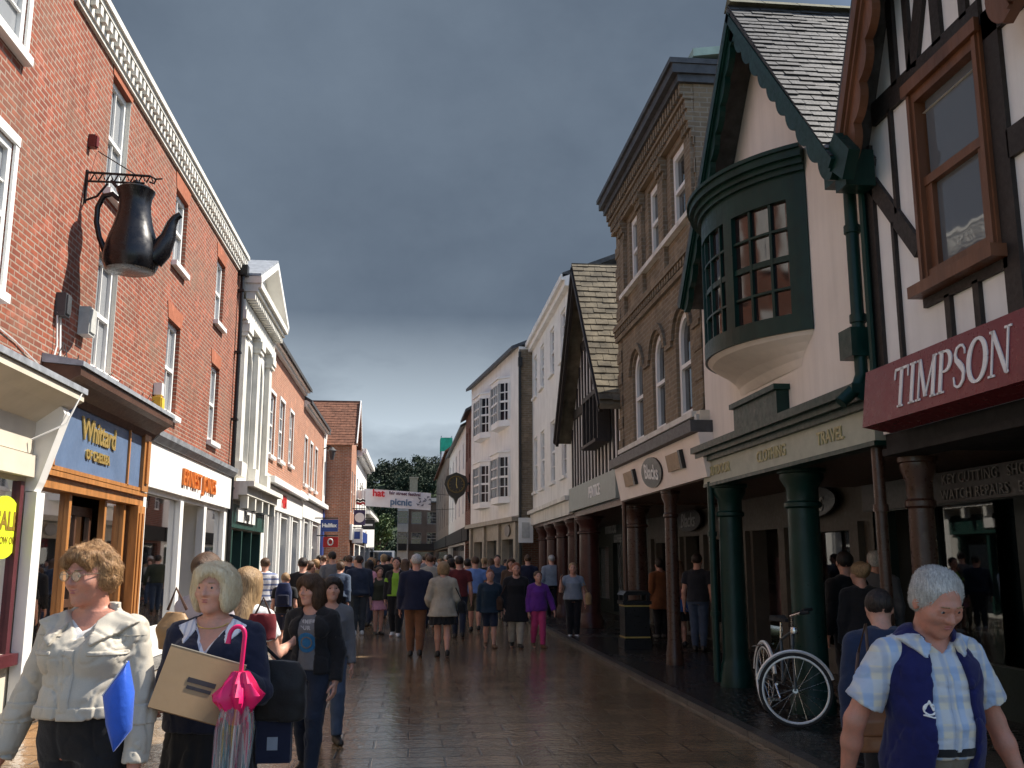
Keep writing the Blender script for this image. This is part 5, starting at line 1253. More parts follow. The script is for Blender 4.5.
q.add([f2(.62 * math.cos(2 * PI * k / n_), .235 * math.sin(2 * PI * k / n_), .03) for k in range(n_)] + [f2(.62 * math.cos(2 * PI * k / n_), .235 * math.sin(2 * PI * k / n_), .002) for k in range(n_)], [tuple(range(n_))] + [(k, (k + 1) % n_, n_ + (k + 1) % n_, n_ + k) for k in range(n_)])
ov = q.build('oval_badge', BLACK, fs)
text_mb('Blacks', .34, (lambda f: lambda x, y, d: f(x * .96 + y * .15, y * .96 - x * .1, d + .032))(f2), shear=.2, bold=.004, ext=.006).build('lettering', LETW, fs)
for u in (13.35, 16.25):
    f3 = sl2(u, 2.98); q = MB(); q.hexa([f3(-.34, -.12, .002), f3(.34, -.12, .002), f3(.34, .12, .002), f3(-.34, .12, .002), f3(-.34, -.12, .05), f3(.34, -.12, .05), f3(.34, .12, .05), f3(-.34, .12, .05)]); q.build('plaque', mat('plaque_tan', (.3, .2, .11), .5, .2, 8, .1), fs)
    q = MB(); q.hexa([f3(.34, -.13, .002), f3(.44, -.13, .002), f3(.44, .13, .002), f3(.34, .13, .002), f3(.34, -.13, .06), f3(.44, -.13, .06), f3(.44, .13, .06), f3(.34, .13, .06)]); q.build('plaque_end', BLACK, fs)
q = MB(T); q.box(12.41, 17.8, -AZ, -.01, 2.66, 2.8); q.build('arcade_ceiling', BRWND, b)
column(b, 3.95, 14.69, 2.66, .10, IRONB); column(b, 4.22, 18.2, 2.62, .19, IRONB)
q = MB(); q.tube([(3.88, 17.72, 3.3), (3.88, 17.72, .1)], .04, 10); q.build('drainpipe', BRWND, b)
sf = wall_mb(T, 11.91, 24, .0, 2.75, [(12.6, 14.6, .4, 2.0), (15.1, 16.4, .12, 2.1), (16.9, 18.9, .4, 2.0), (19.4, 20.6, .12, 2.1), (21.2, 23.2, .4, 2.0)], .25, o=-AZ)
for u in (12.3, 14.85, 16.65, 19.15, 20.9, 23.5): sf.box(u - .13, u + .13, -AZ + .003, -AZ + .09, .1, 2.1)
sf = sf.build('shopfront', mat('cream_shaded', (.085, .073, .06), .6, .15, 3, .05, kind='pos'), b)  # cream front, with the shade of the covered walk put into its colour
for a_, c_ in ((12.6, 14.6), (16.9, 18.9), (21.2, 23.2)): MB(T).box(a_, c_, -AZ - .15, -AZ - .14, .4, 2.0).build('shop_window', SHOPG, sf)
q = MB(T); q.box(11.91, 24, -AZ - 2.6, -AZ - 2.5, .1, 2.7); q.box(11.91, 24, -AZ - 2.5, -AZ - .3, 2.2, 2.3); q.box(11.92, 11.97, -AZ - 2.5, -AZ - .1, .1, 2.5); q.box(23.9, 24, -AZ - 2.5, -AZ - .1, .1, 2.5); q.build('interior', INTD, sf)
rr = random.Random(4); CLO = mat('clothes_mixed', (.2, .12, .12), .8, .8, 2.5, 0, kind='pos')
for k in range(9): u = 12.8 + k * 1.15; MB(T).box(u, u + .35, -AZ - rr.uniform(.9, 2.2), -AZ - .45, .5, rr.uniform(1.0, 1.8)).build('clothes_rail', CLO, sf)
for u in (19.9, 13.6):
    q = MB(T); q.add([(u + .92 * math.cos(2 * PI * k / 28), -AZ + .14, 2.42 + .23 * math.sin(2 * PI * k / 28)) for k in range(28)] + [(u + .92 * math.cos(2 * PI * k / 28), -AZ + .094, 2.42 + .23 * math.sin(2 * PI * k / 28)) for k in range(28)], [tuple(range(28))] + [(k, (k + 1) % 28, 28 + (k + 1) % 28, 28 + k) for k in range(28)])
    q.build('oval_badge', BLACK, sf); text_mb('Blacks', .42, ft(T, u, 2.41, -AZ + .142, True), shear=.25).build('lettering', LETG, sf)

# --- small timbered gable house (coffee shop)
b = house('gabled_timber_house', T, 20.6, 'narrow black and white timbered house with a steep mossy tiled roof')
q = wall_mb(T, 17.81, 23.4, 3.3, 4.7, [], back=7, top=False); q.add([(17.81, 0, 4.7), (23.4, 0, 4.7), (20.6, 0, 8.0)], [(0, 1, 2)]); q.build('wall', PLAST, b)
q = MB(T)
for k in range(15): u = 17.95 + k * .38; zt = 4.7 + 1.18 * (2.8 - abs(u - 20.6)); q.beam((u, 0, 3.32), (u, 0, max(3.6, zt - .1)), .12, .06)
q.beam((18.2, .0, 5.05), (23.0, .0, 5.05), .2, .1); q.beam((19.45, .0, 6.5), (21.8, .0, 6.5), .18, .1); q.build('timber_frame', TIMBER, b)
q = MB(T); q.box(18.5, 20.2, .04, .35, 3.9, 3.96); q.box(18.5, 20.2, .04, .3, 4.9, 5.0)
for k in range(5): q.box(18.5 + k * .41, 18.56 + k * .41, .04, .3, 3.96, 4.9)
wi = q.build('window', TIMBER, b); q = MB(T); q.box(18.55, 20.15, .035, .2, 3.97, 4.89); q.build('pane', GLASS, wi)
barge(T, (17.6, 4.5), (20.6, 8.1), .22, .34, .41, 6, .02).build('bargeboard', TIMBER, b); barge(T, (23.6, 4.5), (20.6, 8.1), .22, .34, .41, 6, .02).build('bargeboard', TIMBER, b)
L_ = math.hypot(3.0, 3.6); up = Vector((0, 3.0 / L_, 3.6 / L_)); nn = Vector((0, -up.z, up.y))
q = MB(); tiles(q, (3.42, 17.6, 4.55), (1, 0, 0), up, nn, 7, L_, .26, .2, .02, .02, 8); q.build('roof', TILE, b)
q = MB(T); q.prism([(23.6, 4.45), (20.6, 8.05), (20.6, 8.2), (23.65, 4.55)], -7, .43, 1); q.prism([(17.6, 4.4), (20.6, 8.0), (20.598, 8.1), (17.58, 4.5)], -7, .42, 1); q.build('roof', TILE, b)
fs = MB(T); fs.box(17.85, 23.4, .0, .1, 2.75, 3.3); fs = fs.build('fascia_sign', GREENG, b); text_mb('PENTICE', .34, ft(T, 20.0, 3.02, .102, True), bold=.006).build('lettering', LETW, fs)
q = MB(T); q.box(17.81, 31.5, -AZ, -.01, 2.62, 2.74); q.build('arcade_ceiling', BRWND, b)
column(b, 4.15, 22.9, 2.62, .24, IRONR); q = MB(); q.tube([(3.9, 23.3, 3.2), (3.9, 23.3, .1)], .045, 8); q.build('drainpipe', IRONB, b)
sf = wall_mb(T, 24.01, 31.5, .0, 2.75, [(24.6, 26.6, .4, 2.0), (27.2, 28.4, .12, 2.1), (29, 31, .4, 2.0)], .25, o=-AZ).build('shopfront', mat('paint_blackgreen', (.012, .02, .016), .4, .2, 4, .03, kind='pos'), b)
q = MB(T); q.box(24.6, 31, -AZ - .15, -AZ - .14, .12, 2.1); q.build('shop_window', GLASSW, sf)
text_mb('STARBUCKS', .3, ft(T, 28.6, 2.9 - .42, -AZ + .01, True), bold=.01).build('lettering', LETG, sf); text_mb('COFFEE', .3, ft(T, 27.6, 2.2, -AZ + .01, True), bold=.01).build('lettering', LETG, sf)
q = MB(T); q.prism([(25.2, .5), (26.4, .5), (26.4, 2.05), (25.5, 2.05)], -AZ - .12, -AZ - .1, 1); q.build('poster', OFFW, sf)

# --- white rendered house over the red columns
b = house('white_render_house', T, 27.4, 'white rendered house of two window rows above dark red arcade columns')
HW = [(u, u + .85, z0, z1) for u in (24.3, 26.4, 28.6, 30.3) for z0, z1 in ((3.75, 5.5), (6.85, 8.2))]
wall_mb(T, 23.41, 31.49, 2.9, 8.65, HW, .14, back=9).build('wall', OFFW, b)
for h in HW: window(T, b, *h, o=-.08, cols=2, rows=2, gm=GLASSW, sill=(OFFW, .08, .08))
cornice_mb(T, 23.41, 31.49, [(.14, 8.5, 8.65), (.24, 8.65, 8.8)]).build('cornice', OFFW, b); roof_along(T, b, 23.41, 31.49, 8.8, 10.4, 4, .2, SLATE)
q = cornice_mb(T, 23.42, 31.48, [(.1, 2.7, 3.05), (.2, 3.05, 3.16)]); q.build('fascia', STONEW, b)
for u in (24.9, 26.9, 28.9, 30.9): column(b, 4.15, u, 2.62, .2, IRONR)
q = MB(T); q.box(23.42, 25.0, -3.2, -2.4, 9, 11.4); q.build('chimney', TILER, b)

# --- cream house turned towards us, with bays
T5, L5 = line_fac((3.4, 31.5), (2.3, 40.0))
b = house('cream_corner_house', T5, 4, 'cream rendered house with two tiers of small paned white bay windows, set forward')
wall_mb(T5, 0, L5, 3.05, 8.7, [], back=6).build('wall', OFFW, b)
q = MB(); q.box(3.41, 7.5, 31.492, 31.498, 2.9, 8.6); q.build('side_wall', BBRN, b)
for u in (2.3, 5.6):
    for z0, z1 in ((3.75, 5.1), (6.4, 7.7)):
        w_ = MB(T5); P = [(u - .98, .003), (u - .62, .34), (u + .62, .34), (u + .98, .003)]
        w_.prism(P, z0 - .22, z0, 2); w_.prism(P, z1, z1 + .16, 2); w_.prism([(u - 1.04, .003), (u - .66, .40), (u + .66, .40), (u + 1.04, .003)], z1 + .162, z1 + .22, 2)
        for (ax_, ay_), (bx_, by_), nb in ((P[0], P[1], 2), (P[1], P[2], 4), (P[2], P[3], 2)):
            for k in range(nb + 1):
                f_ = k / nb; x_, y_ = ax_ + (bx_ - ax_) * f_, ay_ + (by_ - ay_) * f_; wd = .1 if k in (0, nb) else .035
                w_.beam((x_, max(.03, y_ - .02), z0), (x_, max(.03, y_ - .02), z1), wd, wd)
            for k in range(1, 4): z_ = z0 + (z1 - z0) * k / 4; w_.beam((ax_, max(.02, ay_ - .02), z_), (bx_, max(.02, by_ - .02), z_), .05, .07 if k == 2 else .035, (0, 0, 1))
        w_ = w_.build('bay_window', WHITE, b); g_ = MB(T5); g_.prism([(u - .94, .0), (u - .6, .30), (u + .6, .30), (u + .94, .0)], z0 - .01, z1 + .01, 2); g_.build('pane', glass('glass_dull', (.012, .014, .02), spec=.25, rough=.15), w_)
roof_along(T5, b, 0, L5, 8.7, 10, 3, .25, LEADD)
sf = wall_mb(T5, 0, L5, 0, 3.05, [(.8, 2.6, .12, 2.3), (3.2, 5.2, .12, 2.3), (5.8, 7.8, .12, 2.3)], .3); sf.box(0, L5, .003, .25, 2.85, 3.0)
for u in (.3, 2.9, 5.5, 8.2): sf.box(u - .15, u + .15, .003, .1, .05, 2.84)
sf = sf.build('shopfront', mat('shop_taupe', (.3, .26, .2), .5, .2, 4, .05, kind='pos'), b)
q = MB(T5); q.box(.8, 7.8, -.28, -.26, .12, 2.3); q.build('shop_window', GLASS, sf)
q = MB(T5); q.add([(1.6 + .4 * math.cos(2 * PI * k / 20), .02 + d_, 2.58 + .2 * math.sin(2 * PI * k / 20)) for d_ in (0, .03) for k in range(20)], [tuple(range(20, 40))] + [(k, (k + 1) % 20, 20 + (k + 1) % 20, 20 + k) for k in range(20)]); q.build('oval_badge', LETD, sf)
q = MB(); q.tube([(3.42, 31.42, 8.5), (3.42, 31.42, .1)], .05, 8); q.box(3.36, 3.5, 31.34, 31.48, 8.0, 8.3); q.build('drainpipe', BLACK, b)
# --- further houses on the shady side
def far_house(name, p, q_, ze, wallm, label, floors, n, roofm=LEADD, zr=2.0, left=True, gm=GLASS, shop=DARK, fm=None):
    t, L = line_fac(p, q_, left); b = house(name, t, L / 2, label); wins = []
    for z0, z1 in floors:
        for k in range(n): u = L * (k + .5) / n; wins.append((u - .45, u + .45, z0, z1))
    wall_mb(t, 0, L, 0, ze, wins + [(.5, L - .5, .1, 2.3)], back=7).build('wall', wallm, b)
    for h in wins: window(t, b, *h, cols=2, rows=2, gm=gm, fm=fm)
    q = MB(t); q.box(.5, L - .5, -.15, -.12, .1, 2.3); q.build('shop_window', GLASS, b)
    q = MB(t); q.box(.1, L - .1, .003, .15, 2.4, 3.0); q.build('fascia', shop, b)
    roof_along(t, b, 0, L, ze, ze + zr, 3.5, .25, roofm); return b, t, L
far_house('dark_brick_house', (2.3, 40.02), (2.25, 43.5), 7.9, BDRK, 'narrow dark red brick house beside the hanging clock', ((3.7, 5.2), (5.9, 7.2)), 2)
far_house('cream_terrace', (2.25, 43.52), (2.02, 58), 7.7, OFFW, 'cream terrace behind the hanging clock', ((3.7, 5.2), (5.8, 7.0)), 5)
b, t, L = far_house('red_roofed_house', (2.0, 58.02), (1.75, 80), 8.2, mat('wall_grey_brown', (.26, .2, .16), .9, .25, 1.3, .3, 20, kind='pos', streak=.4), 'grey brown house below the green netted scaffold', ((3.7, 5.2), (5.8, 7.2)), 6, TILER, 2.6)
q = MB(t); q.box(6, 7.2, -2.6, -1.8, 9, 11.6); q.build('chimney', BDRK, b)
b, t, L = far_house('pale_end_house', (-1.5, 85), (-.55, 85), 6.5, mat('wall_pale_grey', (.42, .40, .37), .9, .15, 1.5, .3, 20, kind='pos', streak=.35), 'narrow pale house closing the view, under the banner', ((2.9, 4.0), (4.7, 5.8)), 1, LEADD, .5, left=False, fm=mat('frame_dull', (.25, .23, .21), .6, .1, 4, 0))
b, t, L = far_house('brown_end_house', (-.53, 85.5), (2.2, 85.5), 6.6, mat('wall_umber', (.13, .095, .075), .9, .3, 1.2, .3, 20, kind='pos', streak=.4), 'tall brown house closing the view, with a stone chimney', ((2.9, 4.0), (4.7, 5.8)), 2, LEADD, .5, left=False, fm=mat('frame_dull', (.25, .23, .21), .6, .1, 4, 0))
q = MB(); q.box(-.5, .2, 86.2, 87.0, 6, 8.75); q.box(-.56, .26, 86.14, 87.06, 8.752, 8.9); q.build('chimney', mat('chimney_tan', (.35, .29, .2), .9, .2, 5, .2, kind='pos'), b)
sc_ = thing('scaffold', 'scaffold wrapped in bright green netting on the far roof', 'scaffold', (2.6, 79, 10.2))
q = MB()
for x in (2.05, 2.9):
    for y in (78, 80): q.tube([(x, y, 9.0), (x, y, 11.55)], .05, 6)
for z in (10.35, 10.9, 11.4):
    q.tube([(2.05, 78, z), (2.9, 78, z)], .04, 6); q.tube([(2.05, 78, z), (2.05, 80, z)], .04, 6)
q.build('poles', LEAD, sc_)
q = MB(); q.box(2.0, 2.95, 77.94, 77.96, 10.3, 11.4); q.box(1.98, 2.0, 77.97, 80, 10.3, 11.4); q.build('netting', mat('net_green', (.03, .42, .26), .7, .3, 3, .1, kind='pos'), sc_)
# ------------------------------------------------------------------ things on and above the street
# teapot sign
t = thing('teapot_sign', 'giant black coffee pot hanging from an iron bracket on the brick front', 'shop sign', (-4.3, 12.18, 6.4))
q = MB()
q.tube([(-4.28, 12.18, 6.52), (-3.5, 12.18, 6.5)], .018, 6); q.tube([(-4.28, 12.18, 6.40), (-3.56, 12.18, 6.40)], .016, 6); q.tube([(-4.285, 12.18, 6.55), (-4.285, 12.18, 6.1)], .02, 6)
for k in range(8): x = -4.24 + k * .1; q.tube([(x, 12.18, 6.41), (x + .05, 12.18, 6.51), (x + .08, 12.18, 6.43)], .011, 5)
q.tube([(-4.28, 12.18, 6.14), (-4.14, 12.18, 6.2), (-4.02, 12.18, 6.38)], .016, 6)
q.tube([(-3.5, 12.18, 6.5), (-3.42, 12.18, 6.46), (-3.44, 12.18, 6.40), (-3.5, 12.18, 6.42)], .014, 6); q.tube([(-3.44, 12.18, 6.46), (-3.34, 12.18, 6.47)], .012, 6)
q.tube([(-3.66, 12.18, 6.5), (-4.28, 12.5, 6.95)], .008, 5)
q.build('bracket', BLACK, t)
POT = mat('pot_black', (.008, .008, .01), .27, .3, 5, .05, 10, spec=.45, kind='pos')
q = MB(); q.lathe((-3.66, 12.18, 5.2), [(.24, 0), (.30, .02), (.335, .1), (.34, .2), (.325, .32), (.29, .46), (.24, .62), (.205, .78), (.195, .9), (.205, 1.0), (.235, 1.07), (.24, 1.09), (.21, 1.1)], 28); po = q.build('pot_body', POT, t)
q = MB(); q.lathe((-3.66, 12.18, 6.3), [(.215, 0), (.19, .03), (.1, .055), (.035, .07), (.03, .085), (.05, .1), (.045, .125), (.01, .14)], 20); q.build('lid', POT, po)
q = MB(); q.tube([(-3.4, 12.18, 5.38), (-3.3, 12.18, 5.5), (-3.22, 12.18, 5.68), (-3.19, 12.18, 5.85), (-3.14, 12.18, 5.95), (-3.08, 12.18, 5.99)], [.15, .14, .10, .07, .05, .04], 14); q.build('spout', POT, po)
q = MB(); q.tube([(-3.86, 12.18, 6.16), (-3.95, 12.18, 6.24), (-4.06, 12.18, 6.2), (-4.12, 12.18, 6.05), (-4.12, 12.18, 5.85), (-4.07, 12.18, 5.65), (-3.98, 12.18, 5.46)], [.03, .034, .036, .036, .036, .034, .045], 10); q.build('pot_handle', POT, po)
q = MB(); q.beam((-3.98, 12.18, 6.42), (-3.78, 12.18, 6.2), .04, .03); q.build('strap', POT, po)
# boxes on the brick wall
def wall_box(name, label, cat, u, z, w, h, d, m, face=None):
    x0, y0 = -4.3, u; b = thing(name, label, cat, (x0, y0, z))
    q = MB(); q.box(x0 + .004, x0 + d, u - w / 2, u + w / 2, z - h / 2, z + h / 2); q.build('casing', m, b)
    q = MB(); q.box(x0 + d + .001, x0 + d + .02, u - w * .4, u + w * .4, z - h * .4, z + h * .42); q.build('cover', face or m, b)
    return b
GREYP = mat('plastic_grey', (.5, .5, .47), .5, .15, 9, .05, kind='pos'); YELL = mat('plastic_yellow', (.7, .5, .06), .5, .15, 9, .05, kind='pos')
wall_box('alarm_box', 'pale grey alarm box high on the brick, under the pot\'s shadow', 'alarm box', 12.45, 4.6, .24, .36, .14, GREYP)
wall_box('alarm_box', 'small dark electrical box with cables above the cream cornice', 'alarm box', 11.62, 4.6, .16, .28, .12, LEADD)
b = wall_box('alarm_box', 'yellow and white bell box beside the jeweller\'s white sign', 'alarm box', 16.05, 4.1, .2, .26, .14, YELL); q = MB(); q.box(-4.29, -4.16, 15.98, 16.12, 4.26, 4.46); q.build('siren_cap', WHITE, b)
wall_box('alarm_box', 'little dark red bell fixed to the brick above the pot bracket', 'alarm box', 12.2, 6.95, .1, .17, .09, mat('bell_red', (.13, .02, .018), .4, .2, 9, .05))
q = MB(); q.tube([(-4.27, 11.55, 4.5), (-4.26, 11.6, 4.1), (-4.26, 11.45, 3.75), (-4.1, 11.35, 3.66), (-3.82, 11.3, 3.5), (-3.9, 11.1, 3.1), (-4.2, 10.95, 2.9)], .012, 5); q.tube([(-4.27, 11.65, 4.5), (-4.25, 11.7, 4.0), (-4.25, 11.6, 3.9)], .014, 5); q.tube([(-4.28, 9, 4.05), (-4.28, 10.5, 3.9), (-4.27, 11.3, 3.75)], .009, 5)
tag(q.build('cable', WHITE, None, (-4.2, 11.5, 3.5)), 'loose white cable trailing down over the cream shop cornice', 'cable')
q = MB(); 
r2 = random.Random(5)
for k in range(26): u = 11.5 + k * .16; q.tube([(-4.2, u, 3.96), (-4.2 + r2.uniform(-.05, .1), u + r2.uniform(-.05, .05), 4.02 + r2.random() * .14)], .006, 4)
tag(q.build('bird_spikes', LEADD, None, (-4.2, 13, 3.96)), 'row of thin bird spikes on the ledge over the tea shop', 'bird spikes')
# sale disc
t = thing('sale_disc', 'round lime yellow sale sticker in the cream shop window', 'sticker', (-4.31, 10.75, 1.95))
q = MB(); q.add([(-4.318 + d, 10.72 + .42 * math.cos(2 * PI * k / 28), 1.94 + .33 * math.sin(2 * PI * k / 28)) for d in (0, .012) for k in range(28)], [tuple(range(28, 56))] + [(k, (k + 1) % 28, 28 + (k + 1) % 28, 28 + k) for k in range(28)])
q.build('disc', mat('sticker_lime', (.68, .82, .03), .5, .05, 5, 0), t); text_mb('SALE', .27, lambda x, y, d: (-4.305 + d, 10.76 + x, 2.0 + y), bold=.008, ext=.004).build('lettering', mat('sticker_ink', (.25, .16, .02), .5, .1, 5, 0), t); text_mb('NOW ON', .11, lambda x, y, d: (-4.305 + d, 10.78 + x, 1.8 + y), ext=.004).build('lettering', MATS['sticker_ink'], t)
# projecting signs on the left side
def proj_sign(name, label, x0, x1, y, z0, z1, m, th=.1, wall=-4.3):
    b = thing(name, label, 'sign', (wall, y, z0)); q = MB(); q.box(x0, x1, y - th / 2, y + th / 2, z0, z1); q.build('panel', m, b)
    q = MB(); q.tube([(wall + .01, y, z1 + .06), (x1, y, z1 + .06)], .025, 6); q.box(x0 + .1, x0 + .14, y - .02, y + .02, z1, z1 + .06); q.build('bracket', BLACK, b); return b
s = proj_sign('hanging_sign', 'blue hanging sign with white word above the crowd on the left', -3.95, -3.22, 41.5, 2.78, 3.28, NAVYP); text_mb('Halifax', .22, lambda x, y, d: (-3.58 + x, 41.449 - d, 3.03 + y), bold=.01).build('lettering', LETW, s)
s = proj_sign('hanging_sign', 'red hanging sign with a white ring, below the blue one', -4.0, -3.35, 43.5, 2.15, 2.6, REDP); q = MB()
ring = [( -3.68 + math.cos(2 * PI * k / 20) * .11, 43.44, 2.38 + math.sin(2 * PI * k / 20) * .13) for k in range(21)]; q.tube(ring, .03, 6, False); q.build('ring', LETW, s)
s = proj_sign('hanging_sign', 'dark purple box sign with a white disc', -3.0, -2.45, 48.6, 3.3, 4.05, PURP, .2, -3.1); q = MB(); q.add([(-2.72 + .24 * math.cos(2 * PI * k / 20), 48.5 - d, 3.67 + .24 * math.sin(2 * PI * k / 20)) for d in (.0, .015) for k in range(20)], [tuple(range(20, 40))] + [(k, (k + 1) % 20, 20 + (k + 1) % 20, 20 + k) for k in range(20)]); q.build('disc', LETW, s)
s = proj_sign('hanging_sign', 'white box sign with dark blue square mark', -3.0, -2.5, 47.5, 2.4, 3.1, WHITE, .15, -3.1); q = MB(); q.box(-2.9, -2.62, 47.41, 47.424, 2.6, 2.95); q.build('mark', NAVYP, s)
s = proj_sign('hanging_sign', 'black box sign with pale line near the banner', -2.9, -2.2, 54, 3.25, 3.8, BLACK, .2, -3.1); q = MB(); q.box(-2.8, -2.3, 53.88, 53.899, 3.45, 3.55); q.build('mark', LETW, s)
lt = thing('wall_lantern', 'black wall lantern on the pale house high on the left', 'lantern', (-4.3, 45.3, 6.2)); q = MB(); q.tube([(-4.29, 45.3, 6.7), (-4.0, 45.3, 6.85), (-3.9, 45.3, 6.75)], .03, 6); q.build('arm', BLACK, lt)
q = MB(); q.lathe((-3.9, 45.3, 6.2), [(.08, 0), (.18, .4), (.22, .42), (.05, .58)], 8); q.build('lamp', LEADD, lt)
# banner
t = thing('street_banner', 'white festival banner strung across the street', 'banner', (-1, 52, 4.4))
q = MB(); nb = 24
for k in range(nb):
    x0, x1 = -2.72 + 3.56 * k / nb, -2.72 + 3.56 * (k + 1) / nb; f = lambda x: .05 * math.sin(x * 2.3) ; zt = lambda x: 5.36 - .062 * (x + 2.72); 
    q.hexa([(x0, 52 + f(x0), zt(x0) - .92), (x1, 52 + f(x1), zt(x1) - .92), (x1, 52.02 + f(x1), zt(x1) - .92), (x0, 52.02 + f(x0), zt(x0) - .92), (x0, 52 + f(x0), zt(x0)), (x1, 52 + f(x1), zt(x1)), (x1, 52.02 + f(x1), zt(x1)), (x0, 52.02 + f(x0), zt(x0))])
q.build('cloth', mat('banner_white', (.75, .75, .76), .7, .05, 4, .1), t)
bt = lambda cx, cz: (lambda x, y, d: (cx + x, 51.93 - d, cz - .062 * x + y))
text_mb('hat', .5, bt(-1.95, 5.1), bold=.02, ext=.01).build('lettering', mat('banner_red', (.6, .03, .04), .6, .1, 4, 0), t); text_mb('fair street festival', .24, bt(-.55, 5.08), bold=.008, ext=.01).build('lettering', mat('banner_dark', (.12, .05, .08), .6, .1, 4, 0), t)
text_mb('picnic', .5, bt(-.75, 4.63), bold=.015, ext=.01).build('lettering', mat('banner_blue', (.12, .2, .3), .6, .1, 4, 0), t)
q = MB(); rr = random.Random(2)
for k in range(9): a = rr.uniform(0, 6.28); x, z = rr.uniform(.1, .72), rr.uniform(4.5, 4.95); q.prism([(x, z), (x + .22 * math.cos(a), z + .22 * math.sin(a)), (x + .14 * math.cos(a + .8), z + .14 * math.sin(a + .8))], 51.91, 51.925, 1)
q.build('emblem', mat('banner_grey', (.16, .17, .2), .6, .3, 9, 0), t)
for a_, c_ in (((-3.1, 52, 5.40), (-2.72, 52, 5.34)), ((-3.1, 52, 4.52), (-2.72, 52, 4.46)), ((.84, 52, 5.12), (2.12, 52, 5.0)), ((.84, 52, 4.24), (2.12, 52, 4.3))): MB().tube([a_, c_], .012, 4).build('cord', BLACK, t)
# flag on the white house
t = thing('flag', 'limp white flag with a black and red band at the banner\'s left end', 'flag', (-3.1, 51.3, 5.2)); q = MB(); q.tube([(-3.1, 51.3, 4.6), (-2.75, 51.2, 5.6)], .02, 5); q.build('pole', BLACK, t)
for nm, m_, z0, z1 in (('cloth', WHITE, 4.75, 5.2), ('band', BLACK, 4.6, 4.72), ('band', mat('band_red', (.4, .05, .05), .7, .1, 5, 0), 4.45, 4.58)):
    q = MB()
    for k in range(8): x = -3.08 + .06 * k; q.hexa([(x, 51.1 + .03 * math.sin(k), z0 + .03 * math.sin(k * 1.3)), (x + .06, 51.1 + .03 * math.sin(k + 1), z0 + .03 * math.sin(k * 1.3 + 1.3)), (x + .06, 51.12 + .03 * math.sin(k + 1), z0 + .03 * math.sin(k * 1.3 + 1.3)), (x, 51.12 + .03 * math.sin(k), z0 + .03 * math.sin(k * 1.3)), (x, 51.1 + .03 * math.sin(k), z1 + .03 * math.sin(k * 1.3)), (x + .06, 51.1 + .03 * math.sin(k + 1), z1 + .03 * math.sin(k * 1.3 + 1.3)), (x + .06, 51.12 + .03 * math.sin(k + 1), z1 + .03 * math.sin(k * 1.3 + 1.3)), (x, 51.12 + .03 * math.sin(k), z1 + .03 * math.sin(k * 1.3))])
    q.build(nm, m_, t)
# clock
t = thing('hanging_clock', 'large dark gilt clock on a bracket over the shady side', 'clock', (2.28, 41, 4.6)); CX, CY, CZ = 1.72, 41, 4.75
q = MB(lambda x, y, z: (CX + (x - CX) * .82, y, CZ + (z - CZ) * .82)); q.prism([(CX - .62, CZ), (CX - .5, CZ + .42), (CX, CZ + .62), (CX + .5, CZ + .42), (CX + .62, CZ), (CX + .42, CZ - .48), (CX + .12, CZ - .72), (CX, CZ - 1.05), (CX - .12, CZ - .72), (CX - .42, CZ - .48)], CY - .25, CY + .25, 1); q.build('case', mat('clock_case', (.035, .028, .016), .4, .4, 9, .3), t)
q = MB(lambda x, y, z: (CX + (x - CX) * .82, y, CZ + (z - CZ) * .82)); q.tube([(CX + .42 * math.cos(2 * PI * k / 24), CY - .27, CZ + .42 * math.sin(2 * PI * k / 24)) for k in range(25)], .035, 6, False)
for k in range(12): a = PI * k / 6; q.beam((CX + .3 * math.sin(a), CY - .262, CZ + .3 * math.cos(a)), (CX + .38 * math.sin(a), CY - .262, CZ + .38 * math.cos(a)), .03, .012)
q.build('dial_ring', mat('gilt_dull', (.2, .14, .05), .5, .3, 20, .1, metal=.5), t)
q = MB(lambda x, y, z: (CX + (x - CX) * .82, y, CZ + (z - CZ) * .82)); q.beam((CX, CY - .275, CZ - .04), (CX + .02, CY - .275, CZ + .33), .03, .012); q.beam((CX, CY - .29, CZ), (CX + .05, CY - .29, CZ - .2), .04, .012); q.build('clock_hands', GOLD, t)
q = MB(); q.beam((CX + .55, CY, CZ), (2.3, CY, CZ + .1), .12, .1); q.beam((CX + .5, CY, CZ - .3), (2.3, CY, CZ - .75), .06, .06); q.build('bracket', BLACK, t)
# white panel sign by the bay house, camera box on cream house
t = thing('panel_sign', 'pale upright panel sign fixed at the corner of the turned cream house', 'sign', (3.5, 31.2, 2.4)); q = MB(); q.box(3.35, 3.82, 31.2, 31.3, 2.15, 2.95); q.build('panel', WHITE, t); q = MB(); q.box(3.45, 3.7, 31.18, 31.199, 2.3, 2.8); q.build('mark', GREYP, t)
t = thing('wall_lamp', 'small pale lamp box at the edge of the cream gabled house', 'lamp', (3.85, 12.3, 3.4)); q = MB(); q.box(3.72, 3.85, 12.22, 12.38, 3.25, 3.55); q.build('casing', CREAMP, t); q = MB(); q.box(3.68, 3.718, 12.25, 12.35, 3.28, 3.5); q.build('lens', GREYP, t)
